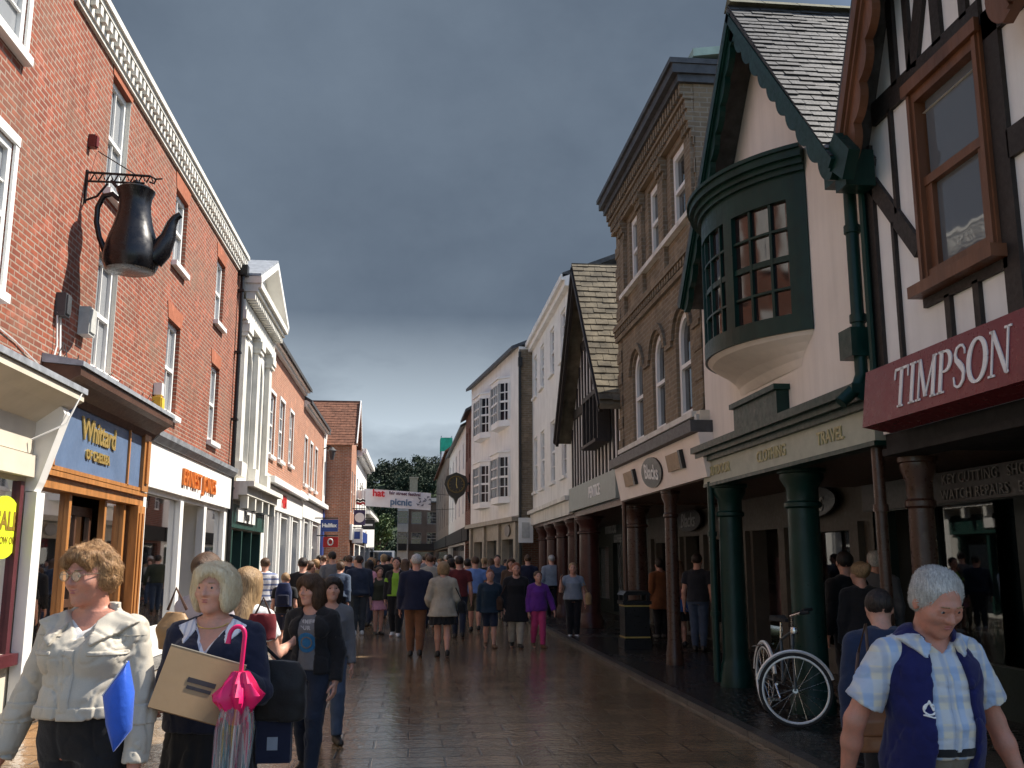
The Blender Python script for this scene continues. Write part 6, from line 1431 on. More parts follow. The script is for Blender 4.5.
# litter bin
t = thing('litter_bin', 'black square litter bin with gold bands beside the iron column', 'bin', (4.1, 17.6, .05))
q = MB(); bx, by = 3.98, 17.5
q.box(bx - .25, bx + .25, by - .25, by + .25, .05, .2); q.box(bx - .225, bx + .225, by - .225, by + .225, .2, .82); q.box(bx - .26, bx + .26, by - .26, by + .26, .82, .88)
for sx_ in (-1, 1):
    for sy in (-1, 1): q.box(bx + sx_ * .205 - .03, bx + sx_ * .205 + .03, by + sy * .205 - .03, by + sy * .205 + .03, .88, .98)
q.build('body', BLACK, t); q = MB(); q.prism([(bx - .26, .98), (bx + .26, .98), (bx + .2, 1.05), (bx - .2, 1.05)], by - .26, by + .26, 1); q.build('lid', BLACK, t)
for z in (.235, .78): q = MB(); q.box(bx - .232, bx + .232, by - .232, by - .225, z, z + .025); q.box(bx - .232, bx - .225, by - .225, by + .232, z, z + .025); q.build('gold_band', GOLD, t)
# bicycle
t = thing('bicycle', 'bicycle with pale rims leaning at the dark green column', 'bicycle', (3.7, 9.6, .05))
RW = mat('rim_pale', (.72, .72, .70), .35, .1, 9, 0, metal=.3); TY = mat('tyre', (.02, .02, .02), .8, .2, 30, .1); CH = mat('chrome', (.6, .6, .6), .25, .1, 9, 0, metal=1); BF = mat('bike_frame', (.06, .075, .08), .35, .2, 9, 0)
fc, rc = Vector((3.60, 9.1, .395)), Vector((3.68, 10.12, .395))
def wheel(c, ax, name='wheel'):
    ax = Vector(ax).normalized(); u = Vector((0, 0, 1)); w_ = ax.cross(u).normalized(); P = lambda r, a, d=0: tuple(c + (w_ * math.cos(a) + u * math.sin(a)) * r + ax * d)
    q = MB(); q.tube([P(.325, 2 * PI * k / 40) for k in range(41)], .017, 8, False); wh = q.build(name, TY, t)
    q = MB(); q.tube([P(.302, 2 * PI * k / 40) for k in range(41)], .013, 8, False); q.build('rim', RW, wh)
    q = MB()
    for k in range(20): q.tube([P(.03, 2 * PI * k / 20 + .5 * (-1) ** k, .025 * (-1) ** k), P(.3, 2 * PI * k / 20)], .0022, 4, False)
    q.tube([P(0, 0, -.05), P(0, 0, .05)], .025, 8); q.build('spokes', CH, wh)
    return P
ax_f = (.83, .55, .06); Pf = wheel(fc, (.42, .9, .03)); Pr = wheel(rc, (1, -.06, .08))
q = MB(); q.tube([Pf(.355, a, 0) for a in np.linspace(.3, 2.9, 20)], .016, 6); q.build('mudguard', RW, t)
q = MB(); q.tube([Pr(.355, a, 0) for a in np.linspace(.2, 3.0, 20)], .02, 6); q.build('mudguard', RW, t)
hd, sp_, bb, st_ = Vector((3.70, 9.36, .95)), Vector((3.78, 9.86, .95)), Vector((3.70, 9.68, .38)), Vector((3.76, 9.83, .8))
hl = Vector((3.66, 9.27, .78)); q = MB()
for a, c_, r_ in ((hd, hl, .019), (hl, bb, .017), (hd + Vector((0, .01, -.04)), st_, .014), (bb, st_, .016), (bb, rc, .01), (st_, rc, .009)): q.tube([a, c_], r_, 8)
q.build('frame', BF, t); q = MB(); 
sd_ = Vector((.42, .9, .03)).normalized() * .055
q.tube([hl, hl * .4 + fc * .6 + sd_ + Vector((0, 0, .08)), fc + sd_], .012, 6); q.tube([hl, hl * .4 + fc * .6 - sd_ + Vector((0, 0, .08)), fc - sd_], .012, 6); q.build('fork', BF, t)
q = MB(); dx = Vector((.42, .9, 0)).normalized(); q.tube([hd, hd + Vector((-.01, -.03, .12))], .013, 8); top_ = hd + Vector((-.01, -.03, .12))
q.tube([top_ - dx * .29 + Vector((.1, 0, .03)), top_ - dx * .2, top_, top_ + dx * .2, top_ + dx * .29 + Vector((.1, 0, .03))], .012, 8); q.build('handlebar', CH, t)
for s_ in (-1, 1): q = MB(); e_ = top_ + dx * .29 * s_ + Vector((.1, 0, .03)); q.tube([e_ - dx * s_ * .04, e_ + Vector((.09, 0, .01)) + dx * s_ * .02], .017, 8); q.build('grip', TY, t)
q = MB(); q.tube([st_, sp_ + Vector((0, .0, .02))], .012, 6); q.build('seat_post', CH, t)
q = MB(); q.hexa([tuple(sp_ + Vector(v)) for v in ((-.02, -.16, .03), (.02, -.16, .03), (.09, .1, .03), (-.09, .1, .03), (-.015, -.16, .06), (.015, -.16, .06), (.08, .1, .085), (-.08, .1, .085))]); q.build('saddle', TY, t)
q = MB(); q.tube([Pr(.37, 1.2, -.06), Pr(.37, 2.2, -.06)], .006, 5); q.tube([Pr(.37, 1.2, .06), Pr(.37, 2.2, .06)], .006, 5); q.build('rack', CH, t)
q = MB(); q.lathe(tuple(bb + Vector((-.06, 0, 0))), [(.02, -.01), (.02, .01)], 8); q.tube([bb + Vector((-.08, 0, 0)), bb + Vector((-.08, -.12, -.12))], .009, 6); q.box(bb.x - .2, bb.x - .09, bb.y - .16, bb.y - .1, bb.z - .14, bb.z - .115); q.build('crank', CH, t)
q = MB(); hlp = hd + Vector((-.03, -.12, -.02)); q.lathe(tuple(hlp), [(.035, -.03), (.04, 0), (.03, .03)], 10); q.build('headlight', CH, t)
# van far down the street
t = thing('van', 'white van parked far down the street beyond the crowd', 'van', (-2.6, 74, 0)); q = MB()
q.prism([(74, .45), (78.6, .45), (78.6, 2.25), (75.1, 2.3), (74.4, 1.4), (74, 1.3)], -3.4, -1.5, 0); q.build('body', WHITE, t)
q = MB(); q.add([(-3.25, 74.39, 1.42), (-1.65, 74.39, 1.42), (-1.7, 75.0, 2.2), (-3.2, 75.0, 2.2)], [(0, 1, 2, 3)]); q.build('windscreen', GLASS, t)
for x in (-3.2, -1.7):
    q = MB(); q.box(x - .12, x + .12, 73.97, 73.999, .8, 1.0); q.build('headlight', LETW, t)
for x in (-3.42, -1.48):
    for y in (74.9, 77.6): q = MB(); q.tube([(x - .1, y, .34), (x + .1, y, .34)], .34, 16); q.build('wheel', TY, t)
# tree at the street end
LEAFG = mat('leaf_green', (.06, .10, .025), .7, .5, .8, 0, kind='pos')
def leaf_cloud(mb, c, r, n, size, rr, sq=.85):
    for _ in range(n):
        v = Vector((rr.gauss(0, 1), rr.gauss(0, 1), rr.gauss(0, 1))).normalized() * (rr.random() ** .45); p = Vector(c) + Vector((v.x * r, v.y * r, v.z * r * sq))
        a = Vector((rr.gauss(0, 1), rr.gauss(0, 1), rr.gauss(0, 1))).normalized(); b_ = a.orthogonal().normalized(); s_ = size * rr.uniform(.6, 1.3)
        c_ = a.cross(b_); mb.add([tuple(p - b_ * s_), tuple(p + c_ * s_ * .5), tuple(p + b_ * s_), tuple(p - c_ * s_ * .5)], [(0, 1, 2, 3)])
t = thing('tree', 'small sunlit green tree at the end of the sunny side', 'tree', (-3.0, 84, 0)); q = MB(); q.tube([(-3, 84, 0), (-3, 84, 2), (-2.9, 84, 3.4)], [.14, .11, .05], 8)
for a in range(5): q.tube([(-3, 84, 2 + a * .2), (-3 + .8 * math.cos(a * 1.3), 84 + .8 * math.sin(a * 1.3), 3.2 + a * .25)], [.05, .02], 6)
q.build('trunk', BRWND, t); q = MB(); rr = random.Random(6)
for k in range(12): leaf_cloud(q, (-3 + rr.uniform(-.8, .8), 84 + rr.uniform(-.9, .9), 3.6 + rr.uniform(-1.3, 1.6)), .75, 130, .14, rr)
q.build('crown', LEAFG, t)
# wooded hill
q = MB(); n_ = 30
gx = lambda i: -170 + 340 * i / n_
hgt = lambda x, k: (0, 14, 26, 35, 37, 34)[k] * (.85 + .15 * math.sin(x * .03 + .8)) * max(.3, 1 - abs(x) / 420)
yy = (250, 290, 330, 370, 420, 500)
for k in range(5):
    for i in range(n_): a, c_ = gx(i), gx(i + 1); q.add([(a, yy[k], hgt(a, k) - .1), (c_, yy[k], hgt(c_, k) - .1), (c_, yy[k + 1], hgt(c_, k + 1) - .1), (a, yy[k + 1], hgt(a, k + 1) - .1)], [(0, 1, 2, 3)], True)
tag(q.build('hill', mat('hill_green', (.03, .05, .02), .9, .4, .08, 0, kind='pos')), kind='structure')
q = MB(); rr = random.Random(21)
for k in range(270):
    row = k % 5; y = (262, 292, 322, 350, 375)[row] + rr.uniform(-8, 8); x = rr.uniform(-75, 75) if k > 80 else rr.uniform(-32, 32); z = np.interp(y, yy, [hgt(x, j) for j in range(6)])
    r_ = rr.uniform(3.0, 5.6); h_ = r_ * rr.uniform(1.0, 1.5)
    for j in range(5): leaf_cloud(q, (x + rr.uniform(-.5, .5) * r_, y + rr.uniform(-.5, .5) * r_, z + h_ * rr.uniform(.35, 1.1)), r_ * rr.uniform(.45, .7), 110, .5, rr, .8)
WOODM = mat('wood_leaf', (.017, .03, .014), .85, .45, .12, 0, kind='pos')
tag(q.build('wood', WOODM), kind='stuff')
# ------------------------------------------------------------------ people in the street
C = {}
def cl(name, col, **k): return cloth('cloth_' + name, col, **k)
BLK = cl('black', (.014, .014, .016)); NAVY = cl('navy', (.014, .018, .042)); DENIM = cl('denim', (.055, .08, .13)); DENIMD = cl('denim_dark', (.02, .028, .05)); GREYC = cl('grey', (.16, .16, .17)); GREYL = cl('grey_blue', (.26, .30, .36))
BEIGE = cl('beige', (.56, .51, .42)); BEIGED = cl('beige_dark', (.42, .37, .29)); KHAKI = cl('khaki', (.12, .105, .07)); RUST = cl('rust_brown', (.2, .085, .04)); OLIVE = cl('olive', (.045, .05, .03)); LIME = cl('lime', (.26, .5, .05)); PINK = cl('pink', (.48, .05, .16))
PINKL = cl('pink_pale', (.62, .3, .38)); PURP_ = cl('purple', (.16, .05, .28)); MARN = cl('maroon', (.12, .02, .022)); SKYB = cl('sky_blue', (.16, .27, .55)); WHT = cl('white', (.74, .73, .71)); MAUVE = cl('mauve', (.42, .38, .42)); TANC = cl('tan', (.42, .27, .13)); TEAL = cl('teal_navy', (.016, .035, .055)); BROWNC = cl('brown', (.09, .05, .03)); DKRED = cl('dark_red', (.16, .015, .02))
CF = (math.sin(PH) * math.cos(TH), math.cos(PH) * math.cos(TH), math.sin(TH)); CR = (math.cos(PH), -math.sin(PH), 0); CU = (-math.sin(PH) * math.sin(TH), -math.cos(PH) * math.sin(TH), math.cos(TH))
def AT(px, py, Y):
    a, b = (px - 512) / F_PX, (384 - py) / F_PX; d = [CF[i] + a * CR[i] + b * CU[i] for i in range(3)]; return Vector((d[0] / d[1] * Y, Y, 1.6 + d[2] / d[1] * Y))
def PXY(px, Y): v = AT(px, 590, Y); return (v.x, Y)
NYLON = cloth('jacket_nylon', (.50, .455, .38), rough=.6, var=.12, bmp=.12); NYLOND = cloth('jacket_nylon_dark', (.36, .325, .27), rough=.6, var=.12, bmp=.12)

# --- woman in the beige jacket
p = person('grey blonde woman in glasses and beige zipped jacket, walking nearest on the left', PXY(96, 4.42), -12, 1.68, 'f', 1.12, hi=True, bust=1.05, belly=.03, head=(-20, 6), stride=.06,
           arms={'R': ((.36, .05, -1), (.30, .25, -1)), 'L': ((.2, -.02, -1), (.06, .25, -1))}, skin=SKIN2, hair=('set', 'auburn'), curl=(1.1, .9),
           top=[('tank', WHT, dict(hem=.62, infl=.004, vneck=.04, name='blouse')), ('jacket', NYLON, dict(hem=.572, collar=.05, loose=.014, vneck=.06, cuff=.012, infl=.017, fold=1.6))], bottom=('trousers', BLK), handlen=.95)
H = p.H
patch(p, 'zip_placket', NYLON, boxclip(-.022, .022, .585 * H, .735 * H), .007)
patch(p, 'hem_band', NYLON, boxclip(-.5, .5, .55 * H, .60 * H, None), .006)
for s_ in (-1, 1):
    patch(p, 'pocket', NYLON, boxclip(min(s_ * .08, s_ * .2), max(s_ * .08, s_ * .2), .72 * H, .732 * H), .007)
    patch(p, 'yoke_seam', NYLOND, boxclip(min(s_ * .06, s_ * .26), max(s_ * .06, s_ * .26), .763 * H, .767 * H), .004)
collar_flaps(p, NYLON, (.028, .842), (.052, .742), (.135, .80), .02)
wisps(p, 2600, (0, .5, -.75), .055, .0026, .005, 1)
# glasses, held by her ears
gl = thing('spectacles', 'thin framed spectacles on the woman in the beige jacket', 'spectacles', tuple(p.W(p.Hd.o)))
def headpt(p, v): return tuple(p.W(p.Hd.fw(np.array(v) * p.hh)))
q = MB()
for s_ in (-1, 1):
    q.tube([headpt(p, (s_ * .15 + .105 * math.cos(a), -.43, .03 + .08 * math.sin(a))) for a in np.linspace(0, 2 * PI, 21)], .0022, 6, False)
    q.tube([headpt(p, (s_ * .255, -.42, .05)), headpt(p, (s_ * .33, -.2, .05)), headpt(p, (s_ * .35, .06, .04))], .0022, 5)
q.tube([headpt(p, (-.045, -.44, .05)), headpt(p, (.045, -.44, .05))], .0022, 5); q.build('frame', mat('specs_metal', (.35, .28, .2), .3, .1, 9, 0, metal=.8), gl)
q = MB()
for s_ in (-1, 1): q.add([headpt(p, (s_ * .15 + .1 * math.cos(a), -.432, .03 + .076 * math.sin(a))) for a in np.linspace(0, 2 * PI, 20)[:-1]], [tuple(range(19))])
q.build('lenses', glass('lens_glass', transp=.85), gl)
# blue folder-bag under her arm and black bag in her hand
w = p.W(p.wr['L']); w = Vector(w); t = thing('blue_bag', 'bright blue flat bag tucked under the arm of the beige jacket', 'bag', (w.x, w.y, w.z))
c0 = AT(118, 708, 4.08); q = MB()
P = [(-.055, .05), (.03, .18), (.06, .06), (.06, -.08), (.0, -.16), (-.035, -.06)]
cx_, cz_ = .005, .01
rings = [[(x, .0, z) for x, z in P], [(x, -.025, z) for x, z in P], [(cx_ + (x - cx_) * .72, -.052, cz_ + (z - cz_) * .72) for x, z in P], [(cx_ + (x - cx_) * .3, -.062, cz_ + (z - cz_) * .3) for x, z in P]]
q.add([tuple(c0 + Vector(v)) for r_ in rings for v in r_], [(i_ * 6 + k, i_ * 6 + (k + 1) % 6, (i_ + 1) * 6 + (k + 1) % 6, (i_ + 1) * 6 + k) for i_ in range(3) for k in range(6)] + [tuple(range(18, 24)), tuple(range(6))[::-1]], True)
q.build('body', cloth('bag_blue', (.03, .12, .62), rough=.4, var=.2), t)
q = MB(); q.tube([tuple(c0 + Vector((x, -.028, z))) for x, z in P[:2]], .004, 5); q.build('piping', mat('piping_white', (.6, .6, .65), .5, .1, 9, 0), t)
hb = Vector(p.W(p.wr['L'] + p.hd['L'][0] * .09)); t = thing('black_bag', 'shiny crumpled black bag hanging from the hand beside the blue one', 'bag', (hb.x, hb.y, hb.z - .3))
V, Fq = polygonise([ell((0, 0, 0), (.15, .07, .16), .02), ell((.03, 0, .05), (.1, .05, .12), .03)], .009, disp=lambda P: .045 * lattice_noise(P, 13, 4) + .02 * lattice_noise(P, 34, 8))
o = net_obj('body', (V, Fq), mat('bag_gloss', (.012, .012, .014), .12, .2, 9, .1, spec=.7), t); o.location = (-.07, -.02, .04)
q = MB(); q.tube([(hb.x - .1, hb.y - .02, hb.z - .16), (hb.x - .03, hb.y, hb.z + .0), (hb.x + .02, hb.y, hb.z), (hb.x + .05, hb.y - .01, hb.z - .2)], .008, 6); q.build('strap', BRWND, t)

# --- blonde woman with the box
p = person('blonde bobbed woman in navy sweater carrying a cardboard box', PXY(217, 4.95), -6, 1.60, 'f', 1.2, hi=True, bust=1.15, belly=.02, head=(-12, 2), stride=.07,
           arms={'R': ((.18, .1, -1), (-.15, 1, -.05)), 'L': ((.34, .42, -1), (-.27, 1, .45))}, hair=('bob', 'blonde'), curl=(1.0, 1.3),
           top=[('shirt', stripes('blouse_stripe', (.7, .7, .74), (.45, .48, .58), 190, 0), dict(hem=.6, infl=.005, vneck=.085, collar=.02, sleeve=.3, name='blouse')), ('long', NAVY, dict(hem=.5, vneck=.105, loose=.02, infl=.016))], bottom=('skirt', BLK, .2), shoes=SHOE)
H = p.H
collar_flaps(p, MATS['blouse_stripe'], (.02, .842), (.062, .755), (.105, .805), .008)
wisps(p, 3600, (0, .05, -1), .09, .0026, .005, 2)
q = MB(); nk = [tuple(p.W(p.S.fw((.047 * H * math.cos(a), -.012 * H + .05 * H * math.sin(a), (.832 - .017 * (1 - math.sin(a))) * H)))) for a in np.linspace(PI, 2 * PI, 15)]; q.tube(nk, .003, 5); tag(q.build('necklace', GOLD, None, nk[7]), 'thin gold necklace on the blonde woman with the box', 'necklace')
bc = AT(198, 687, 4.42); t = thing('cardboard_box', 'tilted brown cardboard box with dark print held by the blonde woman', 'box', tuple(bc))
RB = Matrix.Rotation(R(17), 3, 'Y') @ Matrix.Rotation(R(8), 3, 'Z') @ Matrix.Rotation(R(-14), 3, 'X')
BX = lambda x, y, z: tuple(bc + RB @ Vector((x, y, z))); CARD = mat('cardboard', (.36, .235, .125), .8, .1, 4, .04, 40)
q = MB(BX); q.box(-.165, .165, -.06, .03, -.13, .13); q.build('carton', CARD, t)
q = MB(BX); q.box(-.165, .165, -.061, .031, .131, .135); q.build('top_edge_highlight', mat('cardboard_highlight', (.62, .52, .38), .8, .1, 6, .1, 60), t)  # top edge of the carton, its highlight put into a paler colour
q = MB(BX); q.box(-.05, .07, -.0625, -.0605, .005, .025); q.box(-.045, .06, -.0625, -.0605, -.022, -.008); q.build('print', mat('print_ink', (.03, .025, .03), .7, .1, 9, 0), t)
# pink umbrella
uc = AT(239, 690, 4.3); t = thing('umbrella', 'folded see through umbrella with bright pink crook handle', 'umbrella', tuple(uc))
PK = mat('umbrella_pink', (.75, .015, .13), .35, .1, 9, .05); UP = lambda x, y, z: tuple(uc + Vector((x + z * .06, y, z)))
q = MB(UP); pts = [(0, 0, -.02), (0, 0, .16)] + [(-.032 + .032 * math.cos(a), 0, .22 + .04 * math.sin(a)) for a in np.linspace(.0, PI * 1.02, 12)] + [(-.066, -.005, .19)]; q.tube(pts, [.0095] * (len(pts) - 1) + [.011], 10); q.build('crook_handle', PK, t)
q = MB(UP); n_ = 40; prof = [(.06, .012), (.075, .03), (.03, .055), (-.02, .088), (-.045, .08), (-.09, .05), (-.14, .02)]
vs = []; 
for z, r_ in prof:
    for k in range(n_): a = 2 * PI * k / n_; rr_ = r_ * (1 + .3 * math.sin(a * 7 + z * 30)); vs.append((rr_ * math.cos(a), rr_ * .75 * math.sin(a), z))
q.add(vs, [(i * n_ + k, i * n_ + (k + 1) % n_, (i + 1) * n_ + (k + 1) % n_, (i + 1) * n_ + k) for i in range(len(prof) - 1) for k in range(n_)], True); q.build('ruffle', PK, t)
m, nt_, b_ = new_mat('clear_plastic'); v = coords(nt_, 'pos'); n1 = noise(nt_, stretch(nt_, v, (1, 1, .03)), 42, 2)
cr = nt_.nodes.new('ShaderNodeValToRGB'); cr.color_ramp.interpolation = 'CONSTANT'
for e_, (ps, cc) in zip(range(6), ((0, (.2, .19, .2)), (.42, (.6, .06, .15)), (.46, (.45, .43, .42)), (.52, (.06, .25, .3)), (.56, (.22, .2, .19)), (.62, (.6, .36, .06)))):
    el_ = cr.color_ramp.elements[e_] if e_ < 2 else cr.color_ramp.elements.new(ps); el_.position = ps; el_.color = cc + (1,)
nt_.links.new(n1, cr.inputs[0]); nt_.links.new(cr.outputs[0], b_.inputs['Base Color']); b_.inputs['Roughness'].default_value = .12; b_.inputs['Specular IOR Level'].default_value = .8; b_.inputs['Alpha'].default_value = .5
q = MB(UP); vs = []; prof = [(-.04, .05), (-.16, .07), (-.35, .062), (-.5, .05), (-.62, .035), (-.72, .012)]
for z, r_ in prof:
    for k in range(n_): a = 2 * PI * k / n_; rr_ = r_ * (1 + .22 * math.sin(a * 8 + z * 3)); vs.append((rr_ * math.cos(a), rr_ * .8 * math.sin(a), z))
q.add(vs, [(i * n_ + k, i * n_ + (k + 1) % n_, (i + 1) * n_ + (k + 1) % n_, (i + 1) * n_ + k) for i in range(len(prof) - 1) for k in range(n_)], True); q.build('canopy', m, t)
q = MB(UP); q.tube([(0, 0, -.1), (0, 0, -.78)], .005, 6); q.build('shaft', LETW, t)
# black shoulder bag of the blonde woman
bg_ = AT(281, 688, 4.95); t = thing('shoulder_bag', 'black shoulder bag at the hip of the blonde woman', 'bag', tuple(bg_))
o = net_obj('body', polygonise([stack([(-.15, 0, .13, .06), (0, 0, .13, .065), (.13, 0, .09, .03)], .02, None, 0, 3.2)], .01, disp=lambda P: .014 * lattice_noise(P, 16, 3)), cl('bag_black', (.013, .012, .012), rough=.5), t)
sh = Vector(p.W(p.sh['L'])); q = MB(); q.tube([bg_ + Vector((-.07, 0, .12)), (bg_ + sh) / 2 + Vector((.02, -.06, 0)), sh + Vector((-.03, -.02, .05)), (bg_ + sh) / 2 + Vector((.06, .06, 0)), bg_ + Vector((.06, .02, .12))], .009, 6); q.build('strap', BLK, t)
t = thing('paper_bag', 'small navy carrier bag with a pale mark hanging below the shoulder bag', 'bag', (bg_.x - .02, bg_.y, bg_.z - .25)); q = MB(); q.box(bg_.x - .1, bg_.x + .06, bg_.y - .04, bg_.y + .04, bg_.z - .34, bg_.z - .14); q.build('body', NAVY, t); q = MB(); q.tube([(bg_.x - .08, bg_.y, bg_.z - .14), (bg_.x - .03, bg_.y, bg_.z - .02), (bg_.x + .04, bg_.y, bg_.z - .14)], .004, 5); q.build('string', BLK, t); q = MB(); q.box(bg_.x - .05, bg_.x + .0, bg_.y - .043, bg_.y - .041, bg_.z - .28, bg_.z - .22); q.build('mark', GREYL, t)

# --- girl in grey T-shirt
p = person('dark haired girl in grey T-shirt with a round blue print and open dark jacket', PXY(313, 7.75), -14, 1.5, 'f', 1.0, hi=True, bust=.5, head=(-22, 4), stride=.07,
           arms={'R': ((.16, .0, -1), (.0, .5, -1)), 'L': ((.24, -.12, -1), (.02, .35, -1))}, skin=SKIN, hair=('long', 'brown'),
           top=[('tee', GREYC, dict(hem=.52, infl=.008)), ], bottom=('jeans', DENIMD), shoes=SHOE)
wisps(p, 2200, (0, .1, -1), .1, .003, .003, 3)
H = p.H; zc = .655 * H
ring_ = lambda P: np.sqrt((P[..., 0] - .0) ** 2 + (P[..., 2] - zc) ** 2) - .075
patch(p, 'round_print', cl('print_blue', (.03, .16, .34)), [ring_, half((0, 0, 0), (0, 1, 0))], .003, vox=.005)
patch(p, 'round_print_mark', GREYC, [lambda P: np.abs(np.sqrt((P[..., 0] - .0) ** 2 + (P[..., 2] - zc) ** 2) - .04) - .007, half((0, 0, 0), (0, 1, 0))], .0045, vox=.004)
fr = -.135
for s_, z_, sz in (('SUMMER', .757, .042), ('TOUR', .727, .04)):
    mb = text_mb(s_, sz, lambda x, y, d: tuple(p.W((x, fr + 9 * x * x * .25 + (.035 if z_ > .74 else .016) - d * .2, z_ * H + y))), bold=.002, ext=.01, spacing=1.2)
    mb.build('print_letters', mat('print_pale', (.42, .42, .45), .8, .1, 9, 0), p.o)
p.add_top('jacket', BLK, dict(hem=.5, open=.055, infl=.02, name='jacket'))

# --- man in the navy body warmer
MB_SHIRT = stripes('shirt_check', (.62, .58, .48), (.36, .46, .62), 62, 0, (.50, .56, .66))
p = person('grey haired man in navy body warmer over a checked short sleeved shirt', PXY(919, 3.75), 6, 1.605, 'm', 1.0, hi=True, belly=.04, head=(0, 25), lean=5, stride=.09,
           arms={'R': ((.42, -.2, -1), (-.05, -.35, -1)), 'L': ((.42, .02, -1), (.3, .3, -1))}, skin=SKIN2, hair=('short', 'grey'), curl=(.7, .6),
           top=[('shirt', MB_SHIRT, dict(hem=.545, infl=.009, collar=.018, vneck=.04, sleeve=.74, cuff=.022, name='shirt'))], bottom=('trousers', cl('stone_trousers', (.2, .18, .14))))
H = p.H
wisps(p, 3200, (.15, .75, -.5), .055, .0022, .0035, 4)
patch(p, 'button_placket', MB_SHIRT, boxclip(-.016, .016, .55 * H, .73 * H), .004)
shirt_tp = p.tp
patch(p, 'belt', BLK, [half((0, 0, .545 * H), (0, 0, -1)), half((0, 0, .565 * H), (0, 0, 1)), lambda P: np.abs(P[..., 0]) - .3], .004, parent=p.o)
VEST = cl('vest_navy', (.009, .011, .085), rough=.8); p.add_top('vest', VEST, dict(hem=.47, open=.062, infl=.03, name='body_warmer'))
EM = [[(.02 * math.cos(a), .02 * math.sin(a)) for a in np.linspace(.3, 5.6, 12)], [(-.015, 0), (0, .03), (.012, -.005), (.03, .03), (.028, -.02)], [(-.02, -.022), (.01, -.03), (.045, -.026)]]
EX, EZ = -.105, .655 * H
def em_d(P):
    d = np.full(P.shape[:-1], 9.0)
    for ln in EM:
        for (ax_, az_), (bx2, bz2) in zip(ln[:-1], ln[1:]):
            dx, dz = bx2 - ax_, bz2 - az_; qx, qz = P[..., 0] - EX - ax_, P[..., 2] - EZ - az_; t_ = np.clip((qx * dx + qz * dz) / (dx * dx + dz * dz), 0, 1)
            d = np.minimum(d, np.hypot(qx - t_ * dx, qz - t_ * dz))
    return d - .0028
patch(p, 'emblem', LETW, [em_d, half((0, 0, 0), (0, 1, 0))], .004, vox=.003, lo=np.array((EX - .05, -.36, EZ - .05)), hi=np.array((EX + .07, -.02, EZ + .05)))
p.tp = shirt_tp; collar_flaps(p, MB_SHIRT, (.012, .842), (.05, .765), (.095, .812), .024)
w = Vector(p.W(p.wr['L'] + (p.el['L'] - p.wr['L']) * .12)); q = MB(); ax = Vector(p.W(p.wr['L'])) - Vector(p.W(p.el['L'])); ax.normalize(); u_ = ax.orthogonal().normalized(); v_ = ax.cross(u_)
q.tube([w + u_ * .029 * math.cos(a) + v_ * .029 * math.sin(a) for a in np.linspace(0, 2 * PI, 20)], .006, 6, False); tag(q.build('wristwatch', CH, None, tuple(w)), 'steel wristwatch on the man in the navy body warmer', 'watch')
# person with brown bag just behind him
p = person('person in dark blue jacket bending away behind the man in the body warmer', PXY(884, 5.35), 165, 1.47, 'f', 1.2, vox=.011, lean=16, hair=('crop', 'dark'), top=('jacket', cl('jacket_blue', (.018, .03, .07)), dict(hem=.5, loose=.02)), bottom=('trousers', BLK), stride=.08, arms={'L': ((.2, .2, -1), (.05, .3, -1)), 'R': ((.2, .2, -1), (.05, .3, -1))})
t = thing('brown_bag', 'tan leather shoulder bag behind the man in the body warmer', 'bag', (2.40, 5.1, .72)); o = net_obj('body', polygonise([stack([(-.11, 0, .1, .05), (.03, 0, .115, .055), (.1, 0, .09, .03)], .02, None, 0, 3)], .009, disp=lambda P: .01 * lattice_noise(P, 18, 2)), mat('leather_tan', (.26, .10, .04), .45, .25, 9, .15), t)
net_obj('flap', polygonise([stack([(-.03, -.008, .105, .055), (.05, -.008, .119, .06), (.105, -.002, .095, .036)], .02, None, 0, 3)], .009, clips=[half((0, 0, 0), (0, 1, 0))]), mat('leather_tan_dark', (.2, .075, .03), .45, .25, 9, .15), t)
q = MB(); q.tube([(2.32, 5.1, .81), (2.42, 5.2, 1.1), (2.52, 5.3, 1.25), (2.48, 5.2, .81)], .008, 6); q.build('strap', BRWND, t)

# --- people close behind the two women
p = person('woman in mauve top with raised arm, half hidden behind the blonde woman', PXY(206, 7.0), 150, 1.66, 'f', 1.0, vox=.011, hair=('pony', 'brown'), top=('long', MAUVE, {}), bottom=('jeans', DENIM), arms={'L': ((.3, .3, -1), (-.2, .7, .8)), 'R': ((.35, .2, -1), (-.1, .7, .5))}, head=(20, 0))
hx = PXY(177, 6.6); t = thing('tan_bag', 'tan slouchy handbag between the beige jacket and the blonde woman', 'bag', (hx[0], hx[1], 1.17)); net_obj('body', polygonise([stack([(-.14, 0, .1, .06), (0, 0, .11, .065), (.1, 0, .06, .03)], .02)], .011, disp=lambda P: .02 * lattice_noise(P, 12, 3)), mat('leather_camel', (.34, .2, .09), .5, .25, 9, .15), t); q = MB(); q.tube([(hx[0] - .05, hx[1], 1.28), (hx[0], hx[1] - .02, 1.42), (hx[0] + .07, hx[1], 1.28)], .01, 6); q.build('handle', BRWND, t)
p = person('long fair haired woman in a white top seen from behind, beside the blonde woman', PXY(247, 7.1), 170, 1.56, 'f', .95, vox=.011, hair=('long', 'fair'), top=('tee', WHT, {}), bottom=('jeans', DENIMD), arms={'R': ((.25, .3, -1), (.1, .9, .2))})
hx = PXY(264, 6.5); t = thing('red_bag', 'dark red handbag held near the white top', 'bag', (hx[0], hx[1], 1.2)); net_obj('body', polygonise([stack([(-.11, 0, .1, .06), (.06, 0, .08, .04)], .02)], .011, disp=lambda P: .014 * lattice_noise(P, 14, 3)), DKRED, t); q = MB(); q.tube([(hx[0] - .05, hx[1], 1.25), (hx[0], hx[1], 1.36), (hx[0] + .05, hx[1], 1.25)], .008, 6); q.build('handle', BRWND, t)
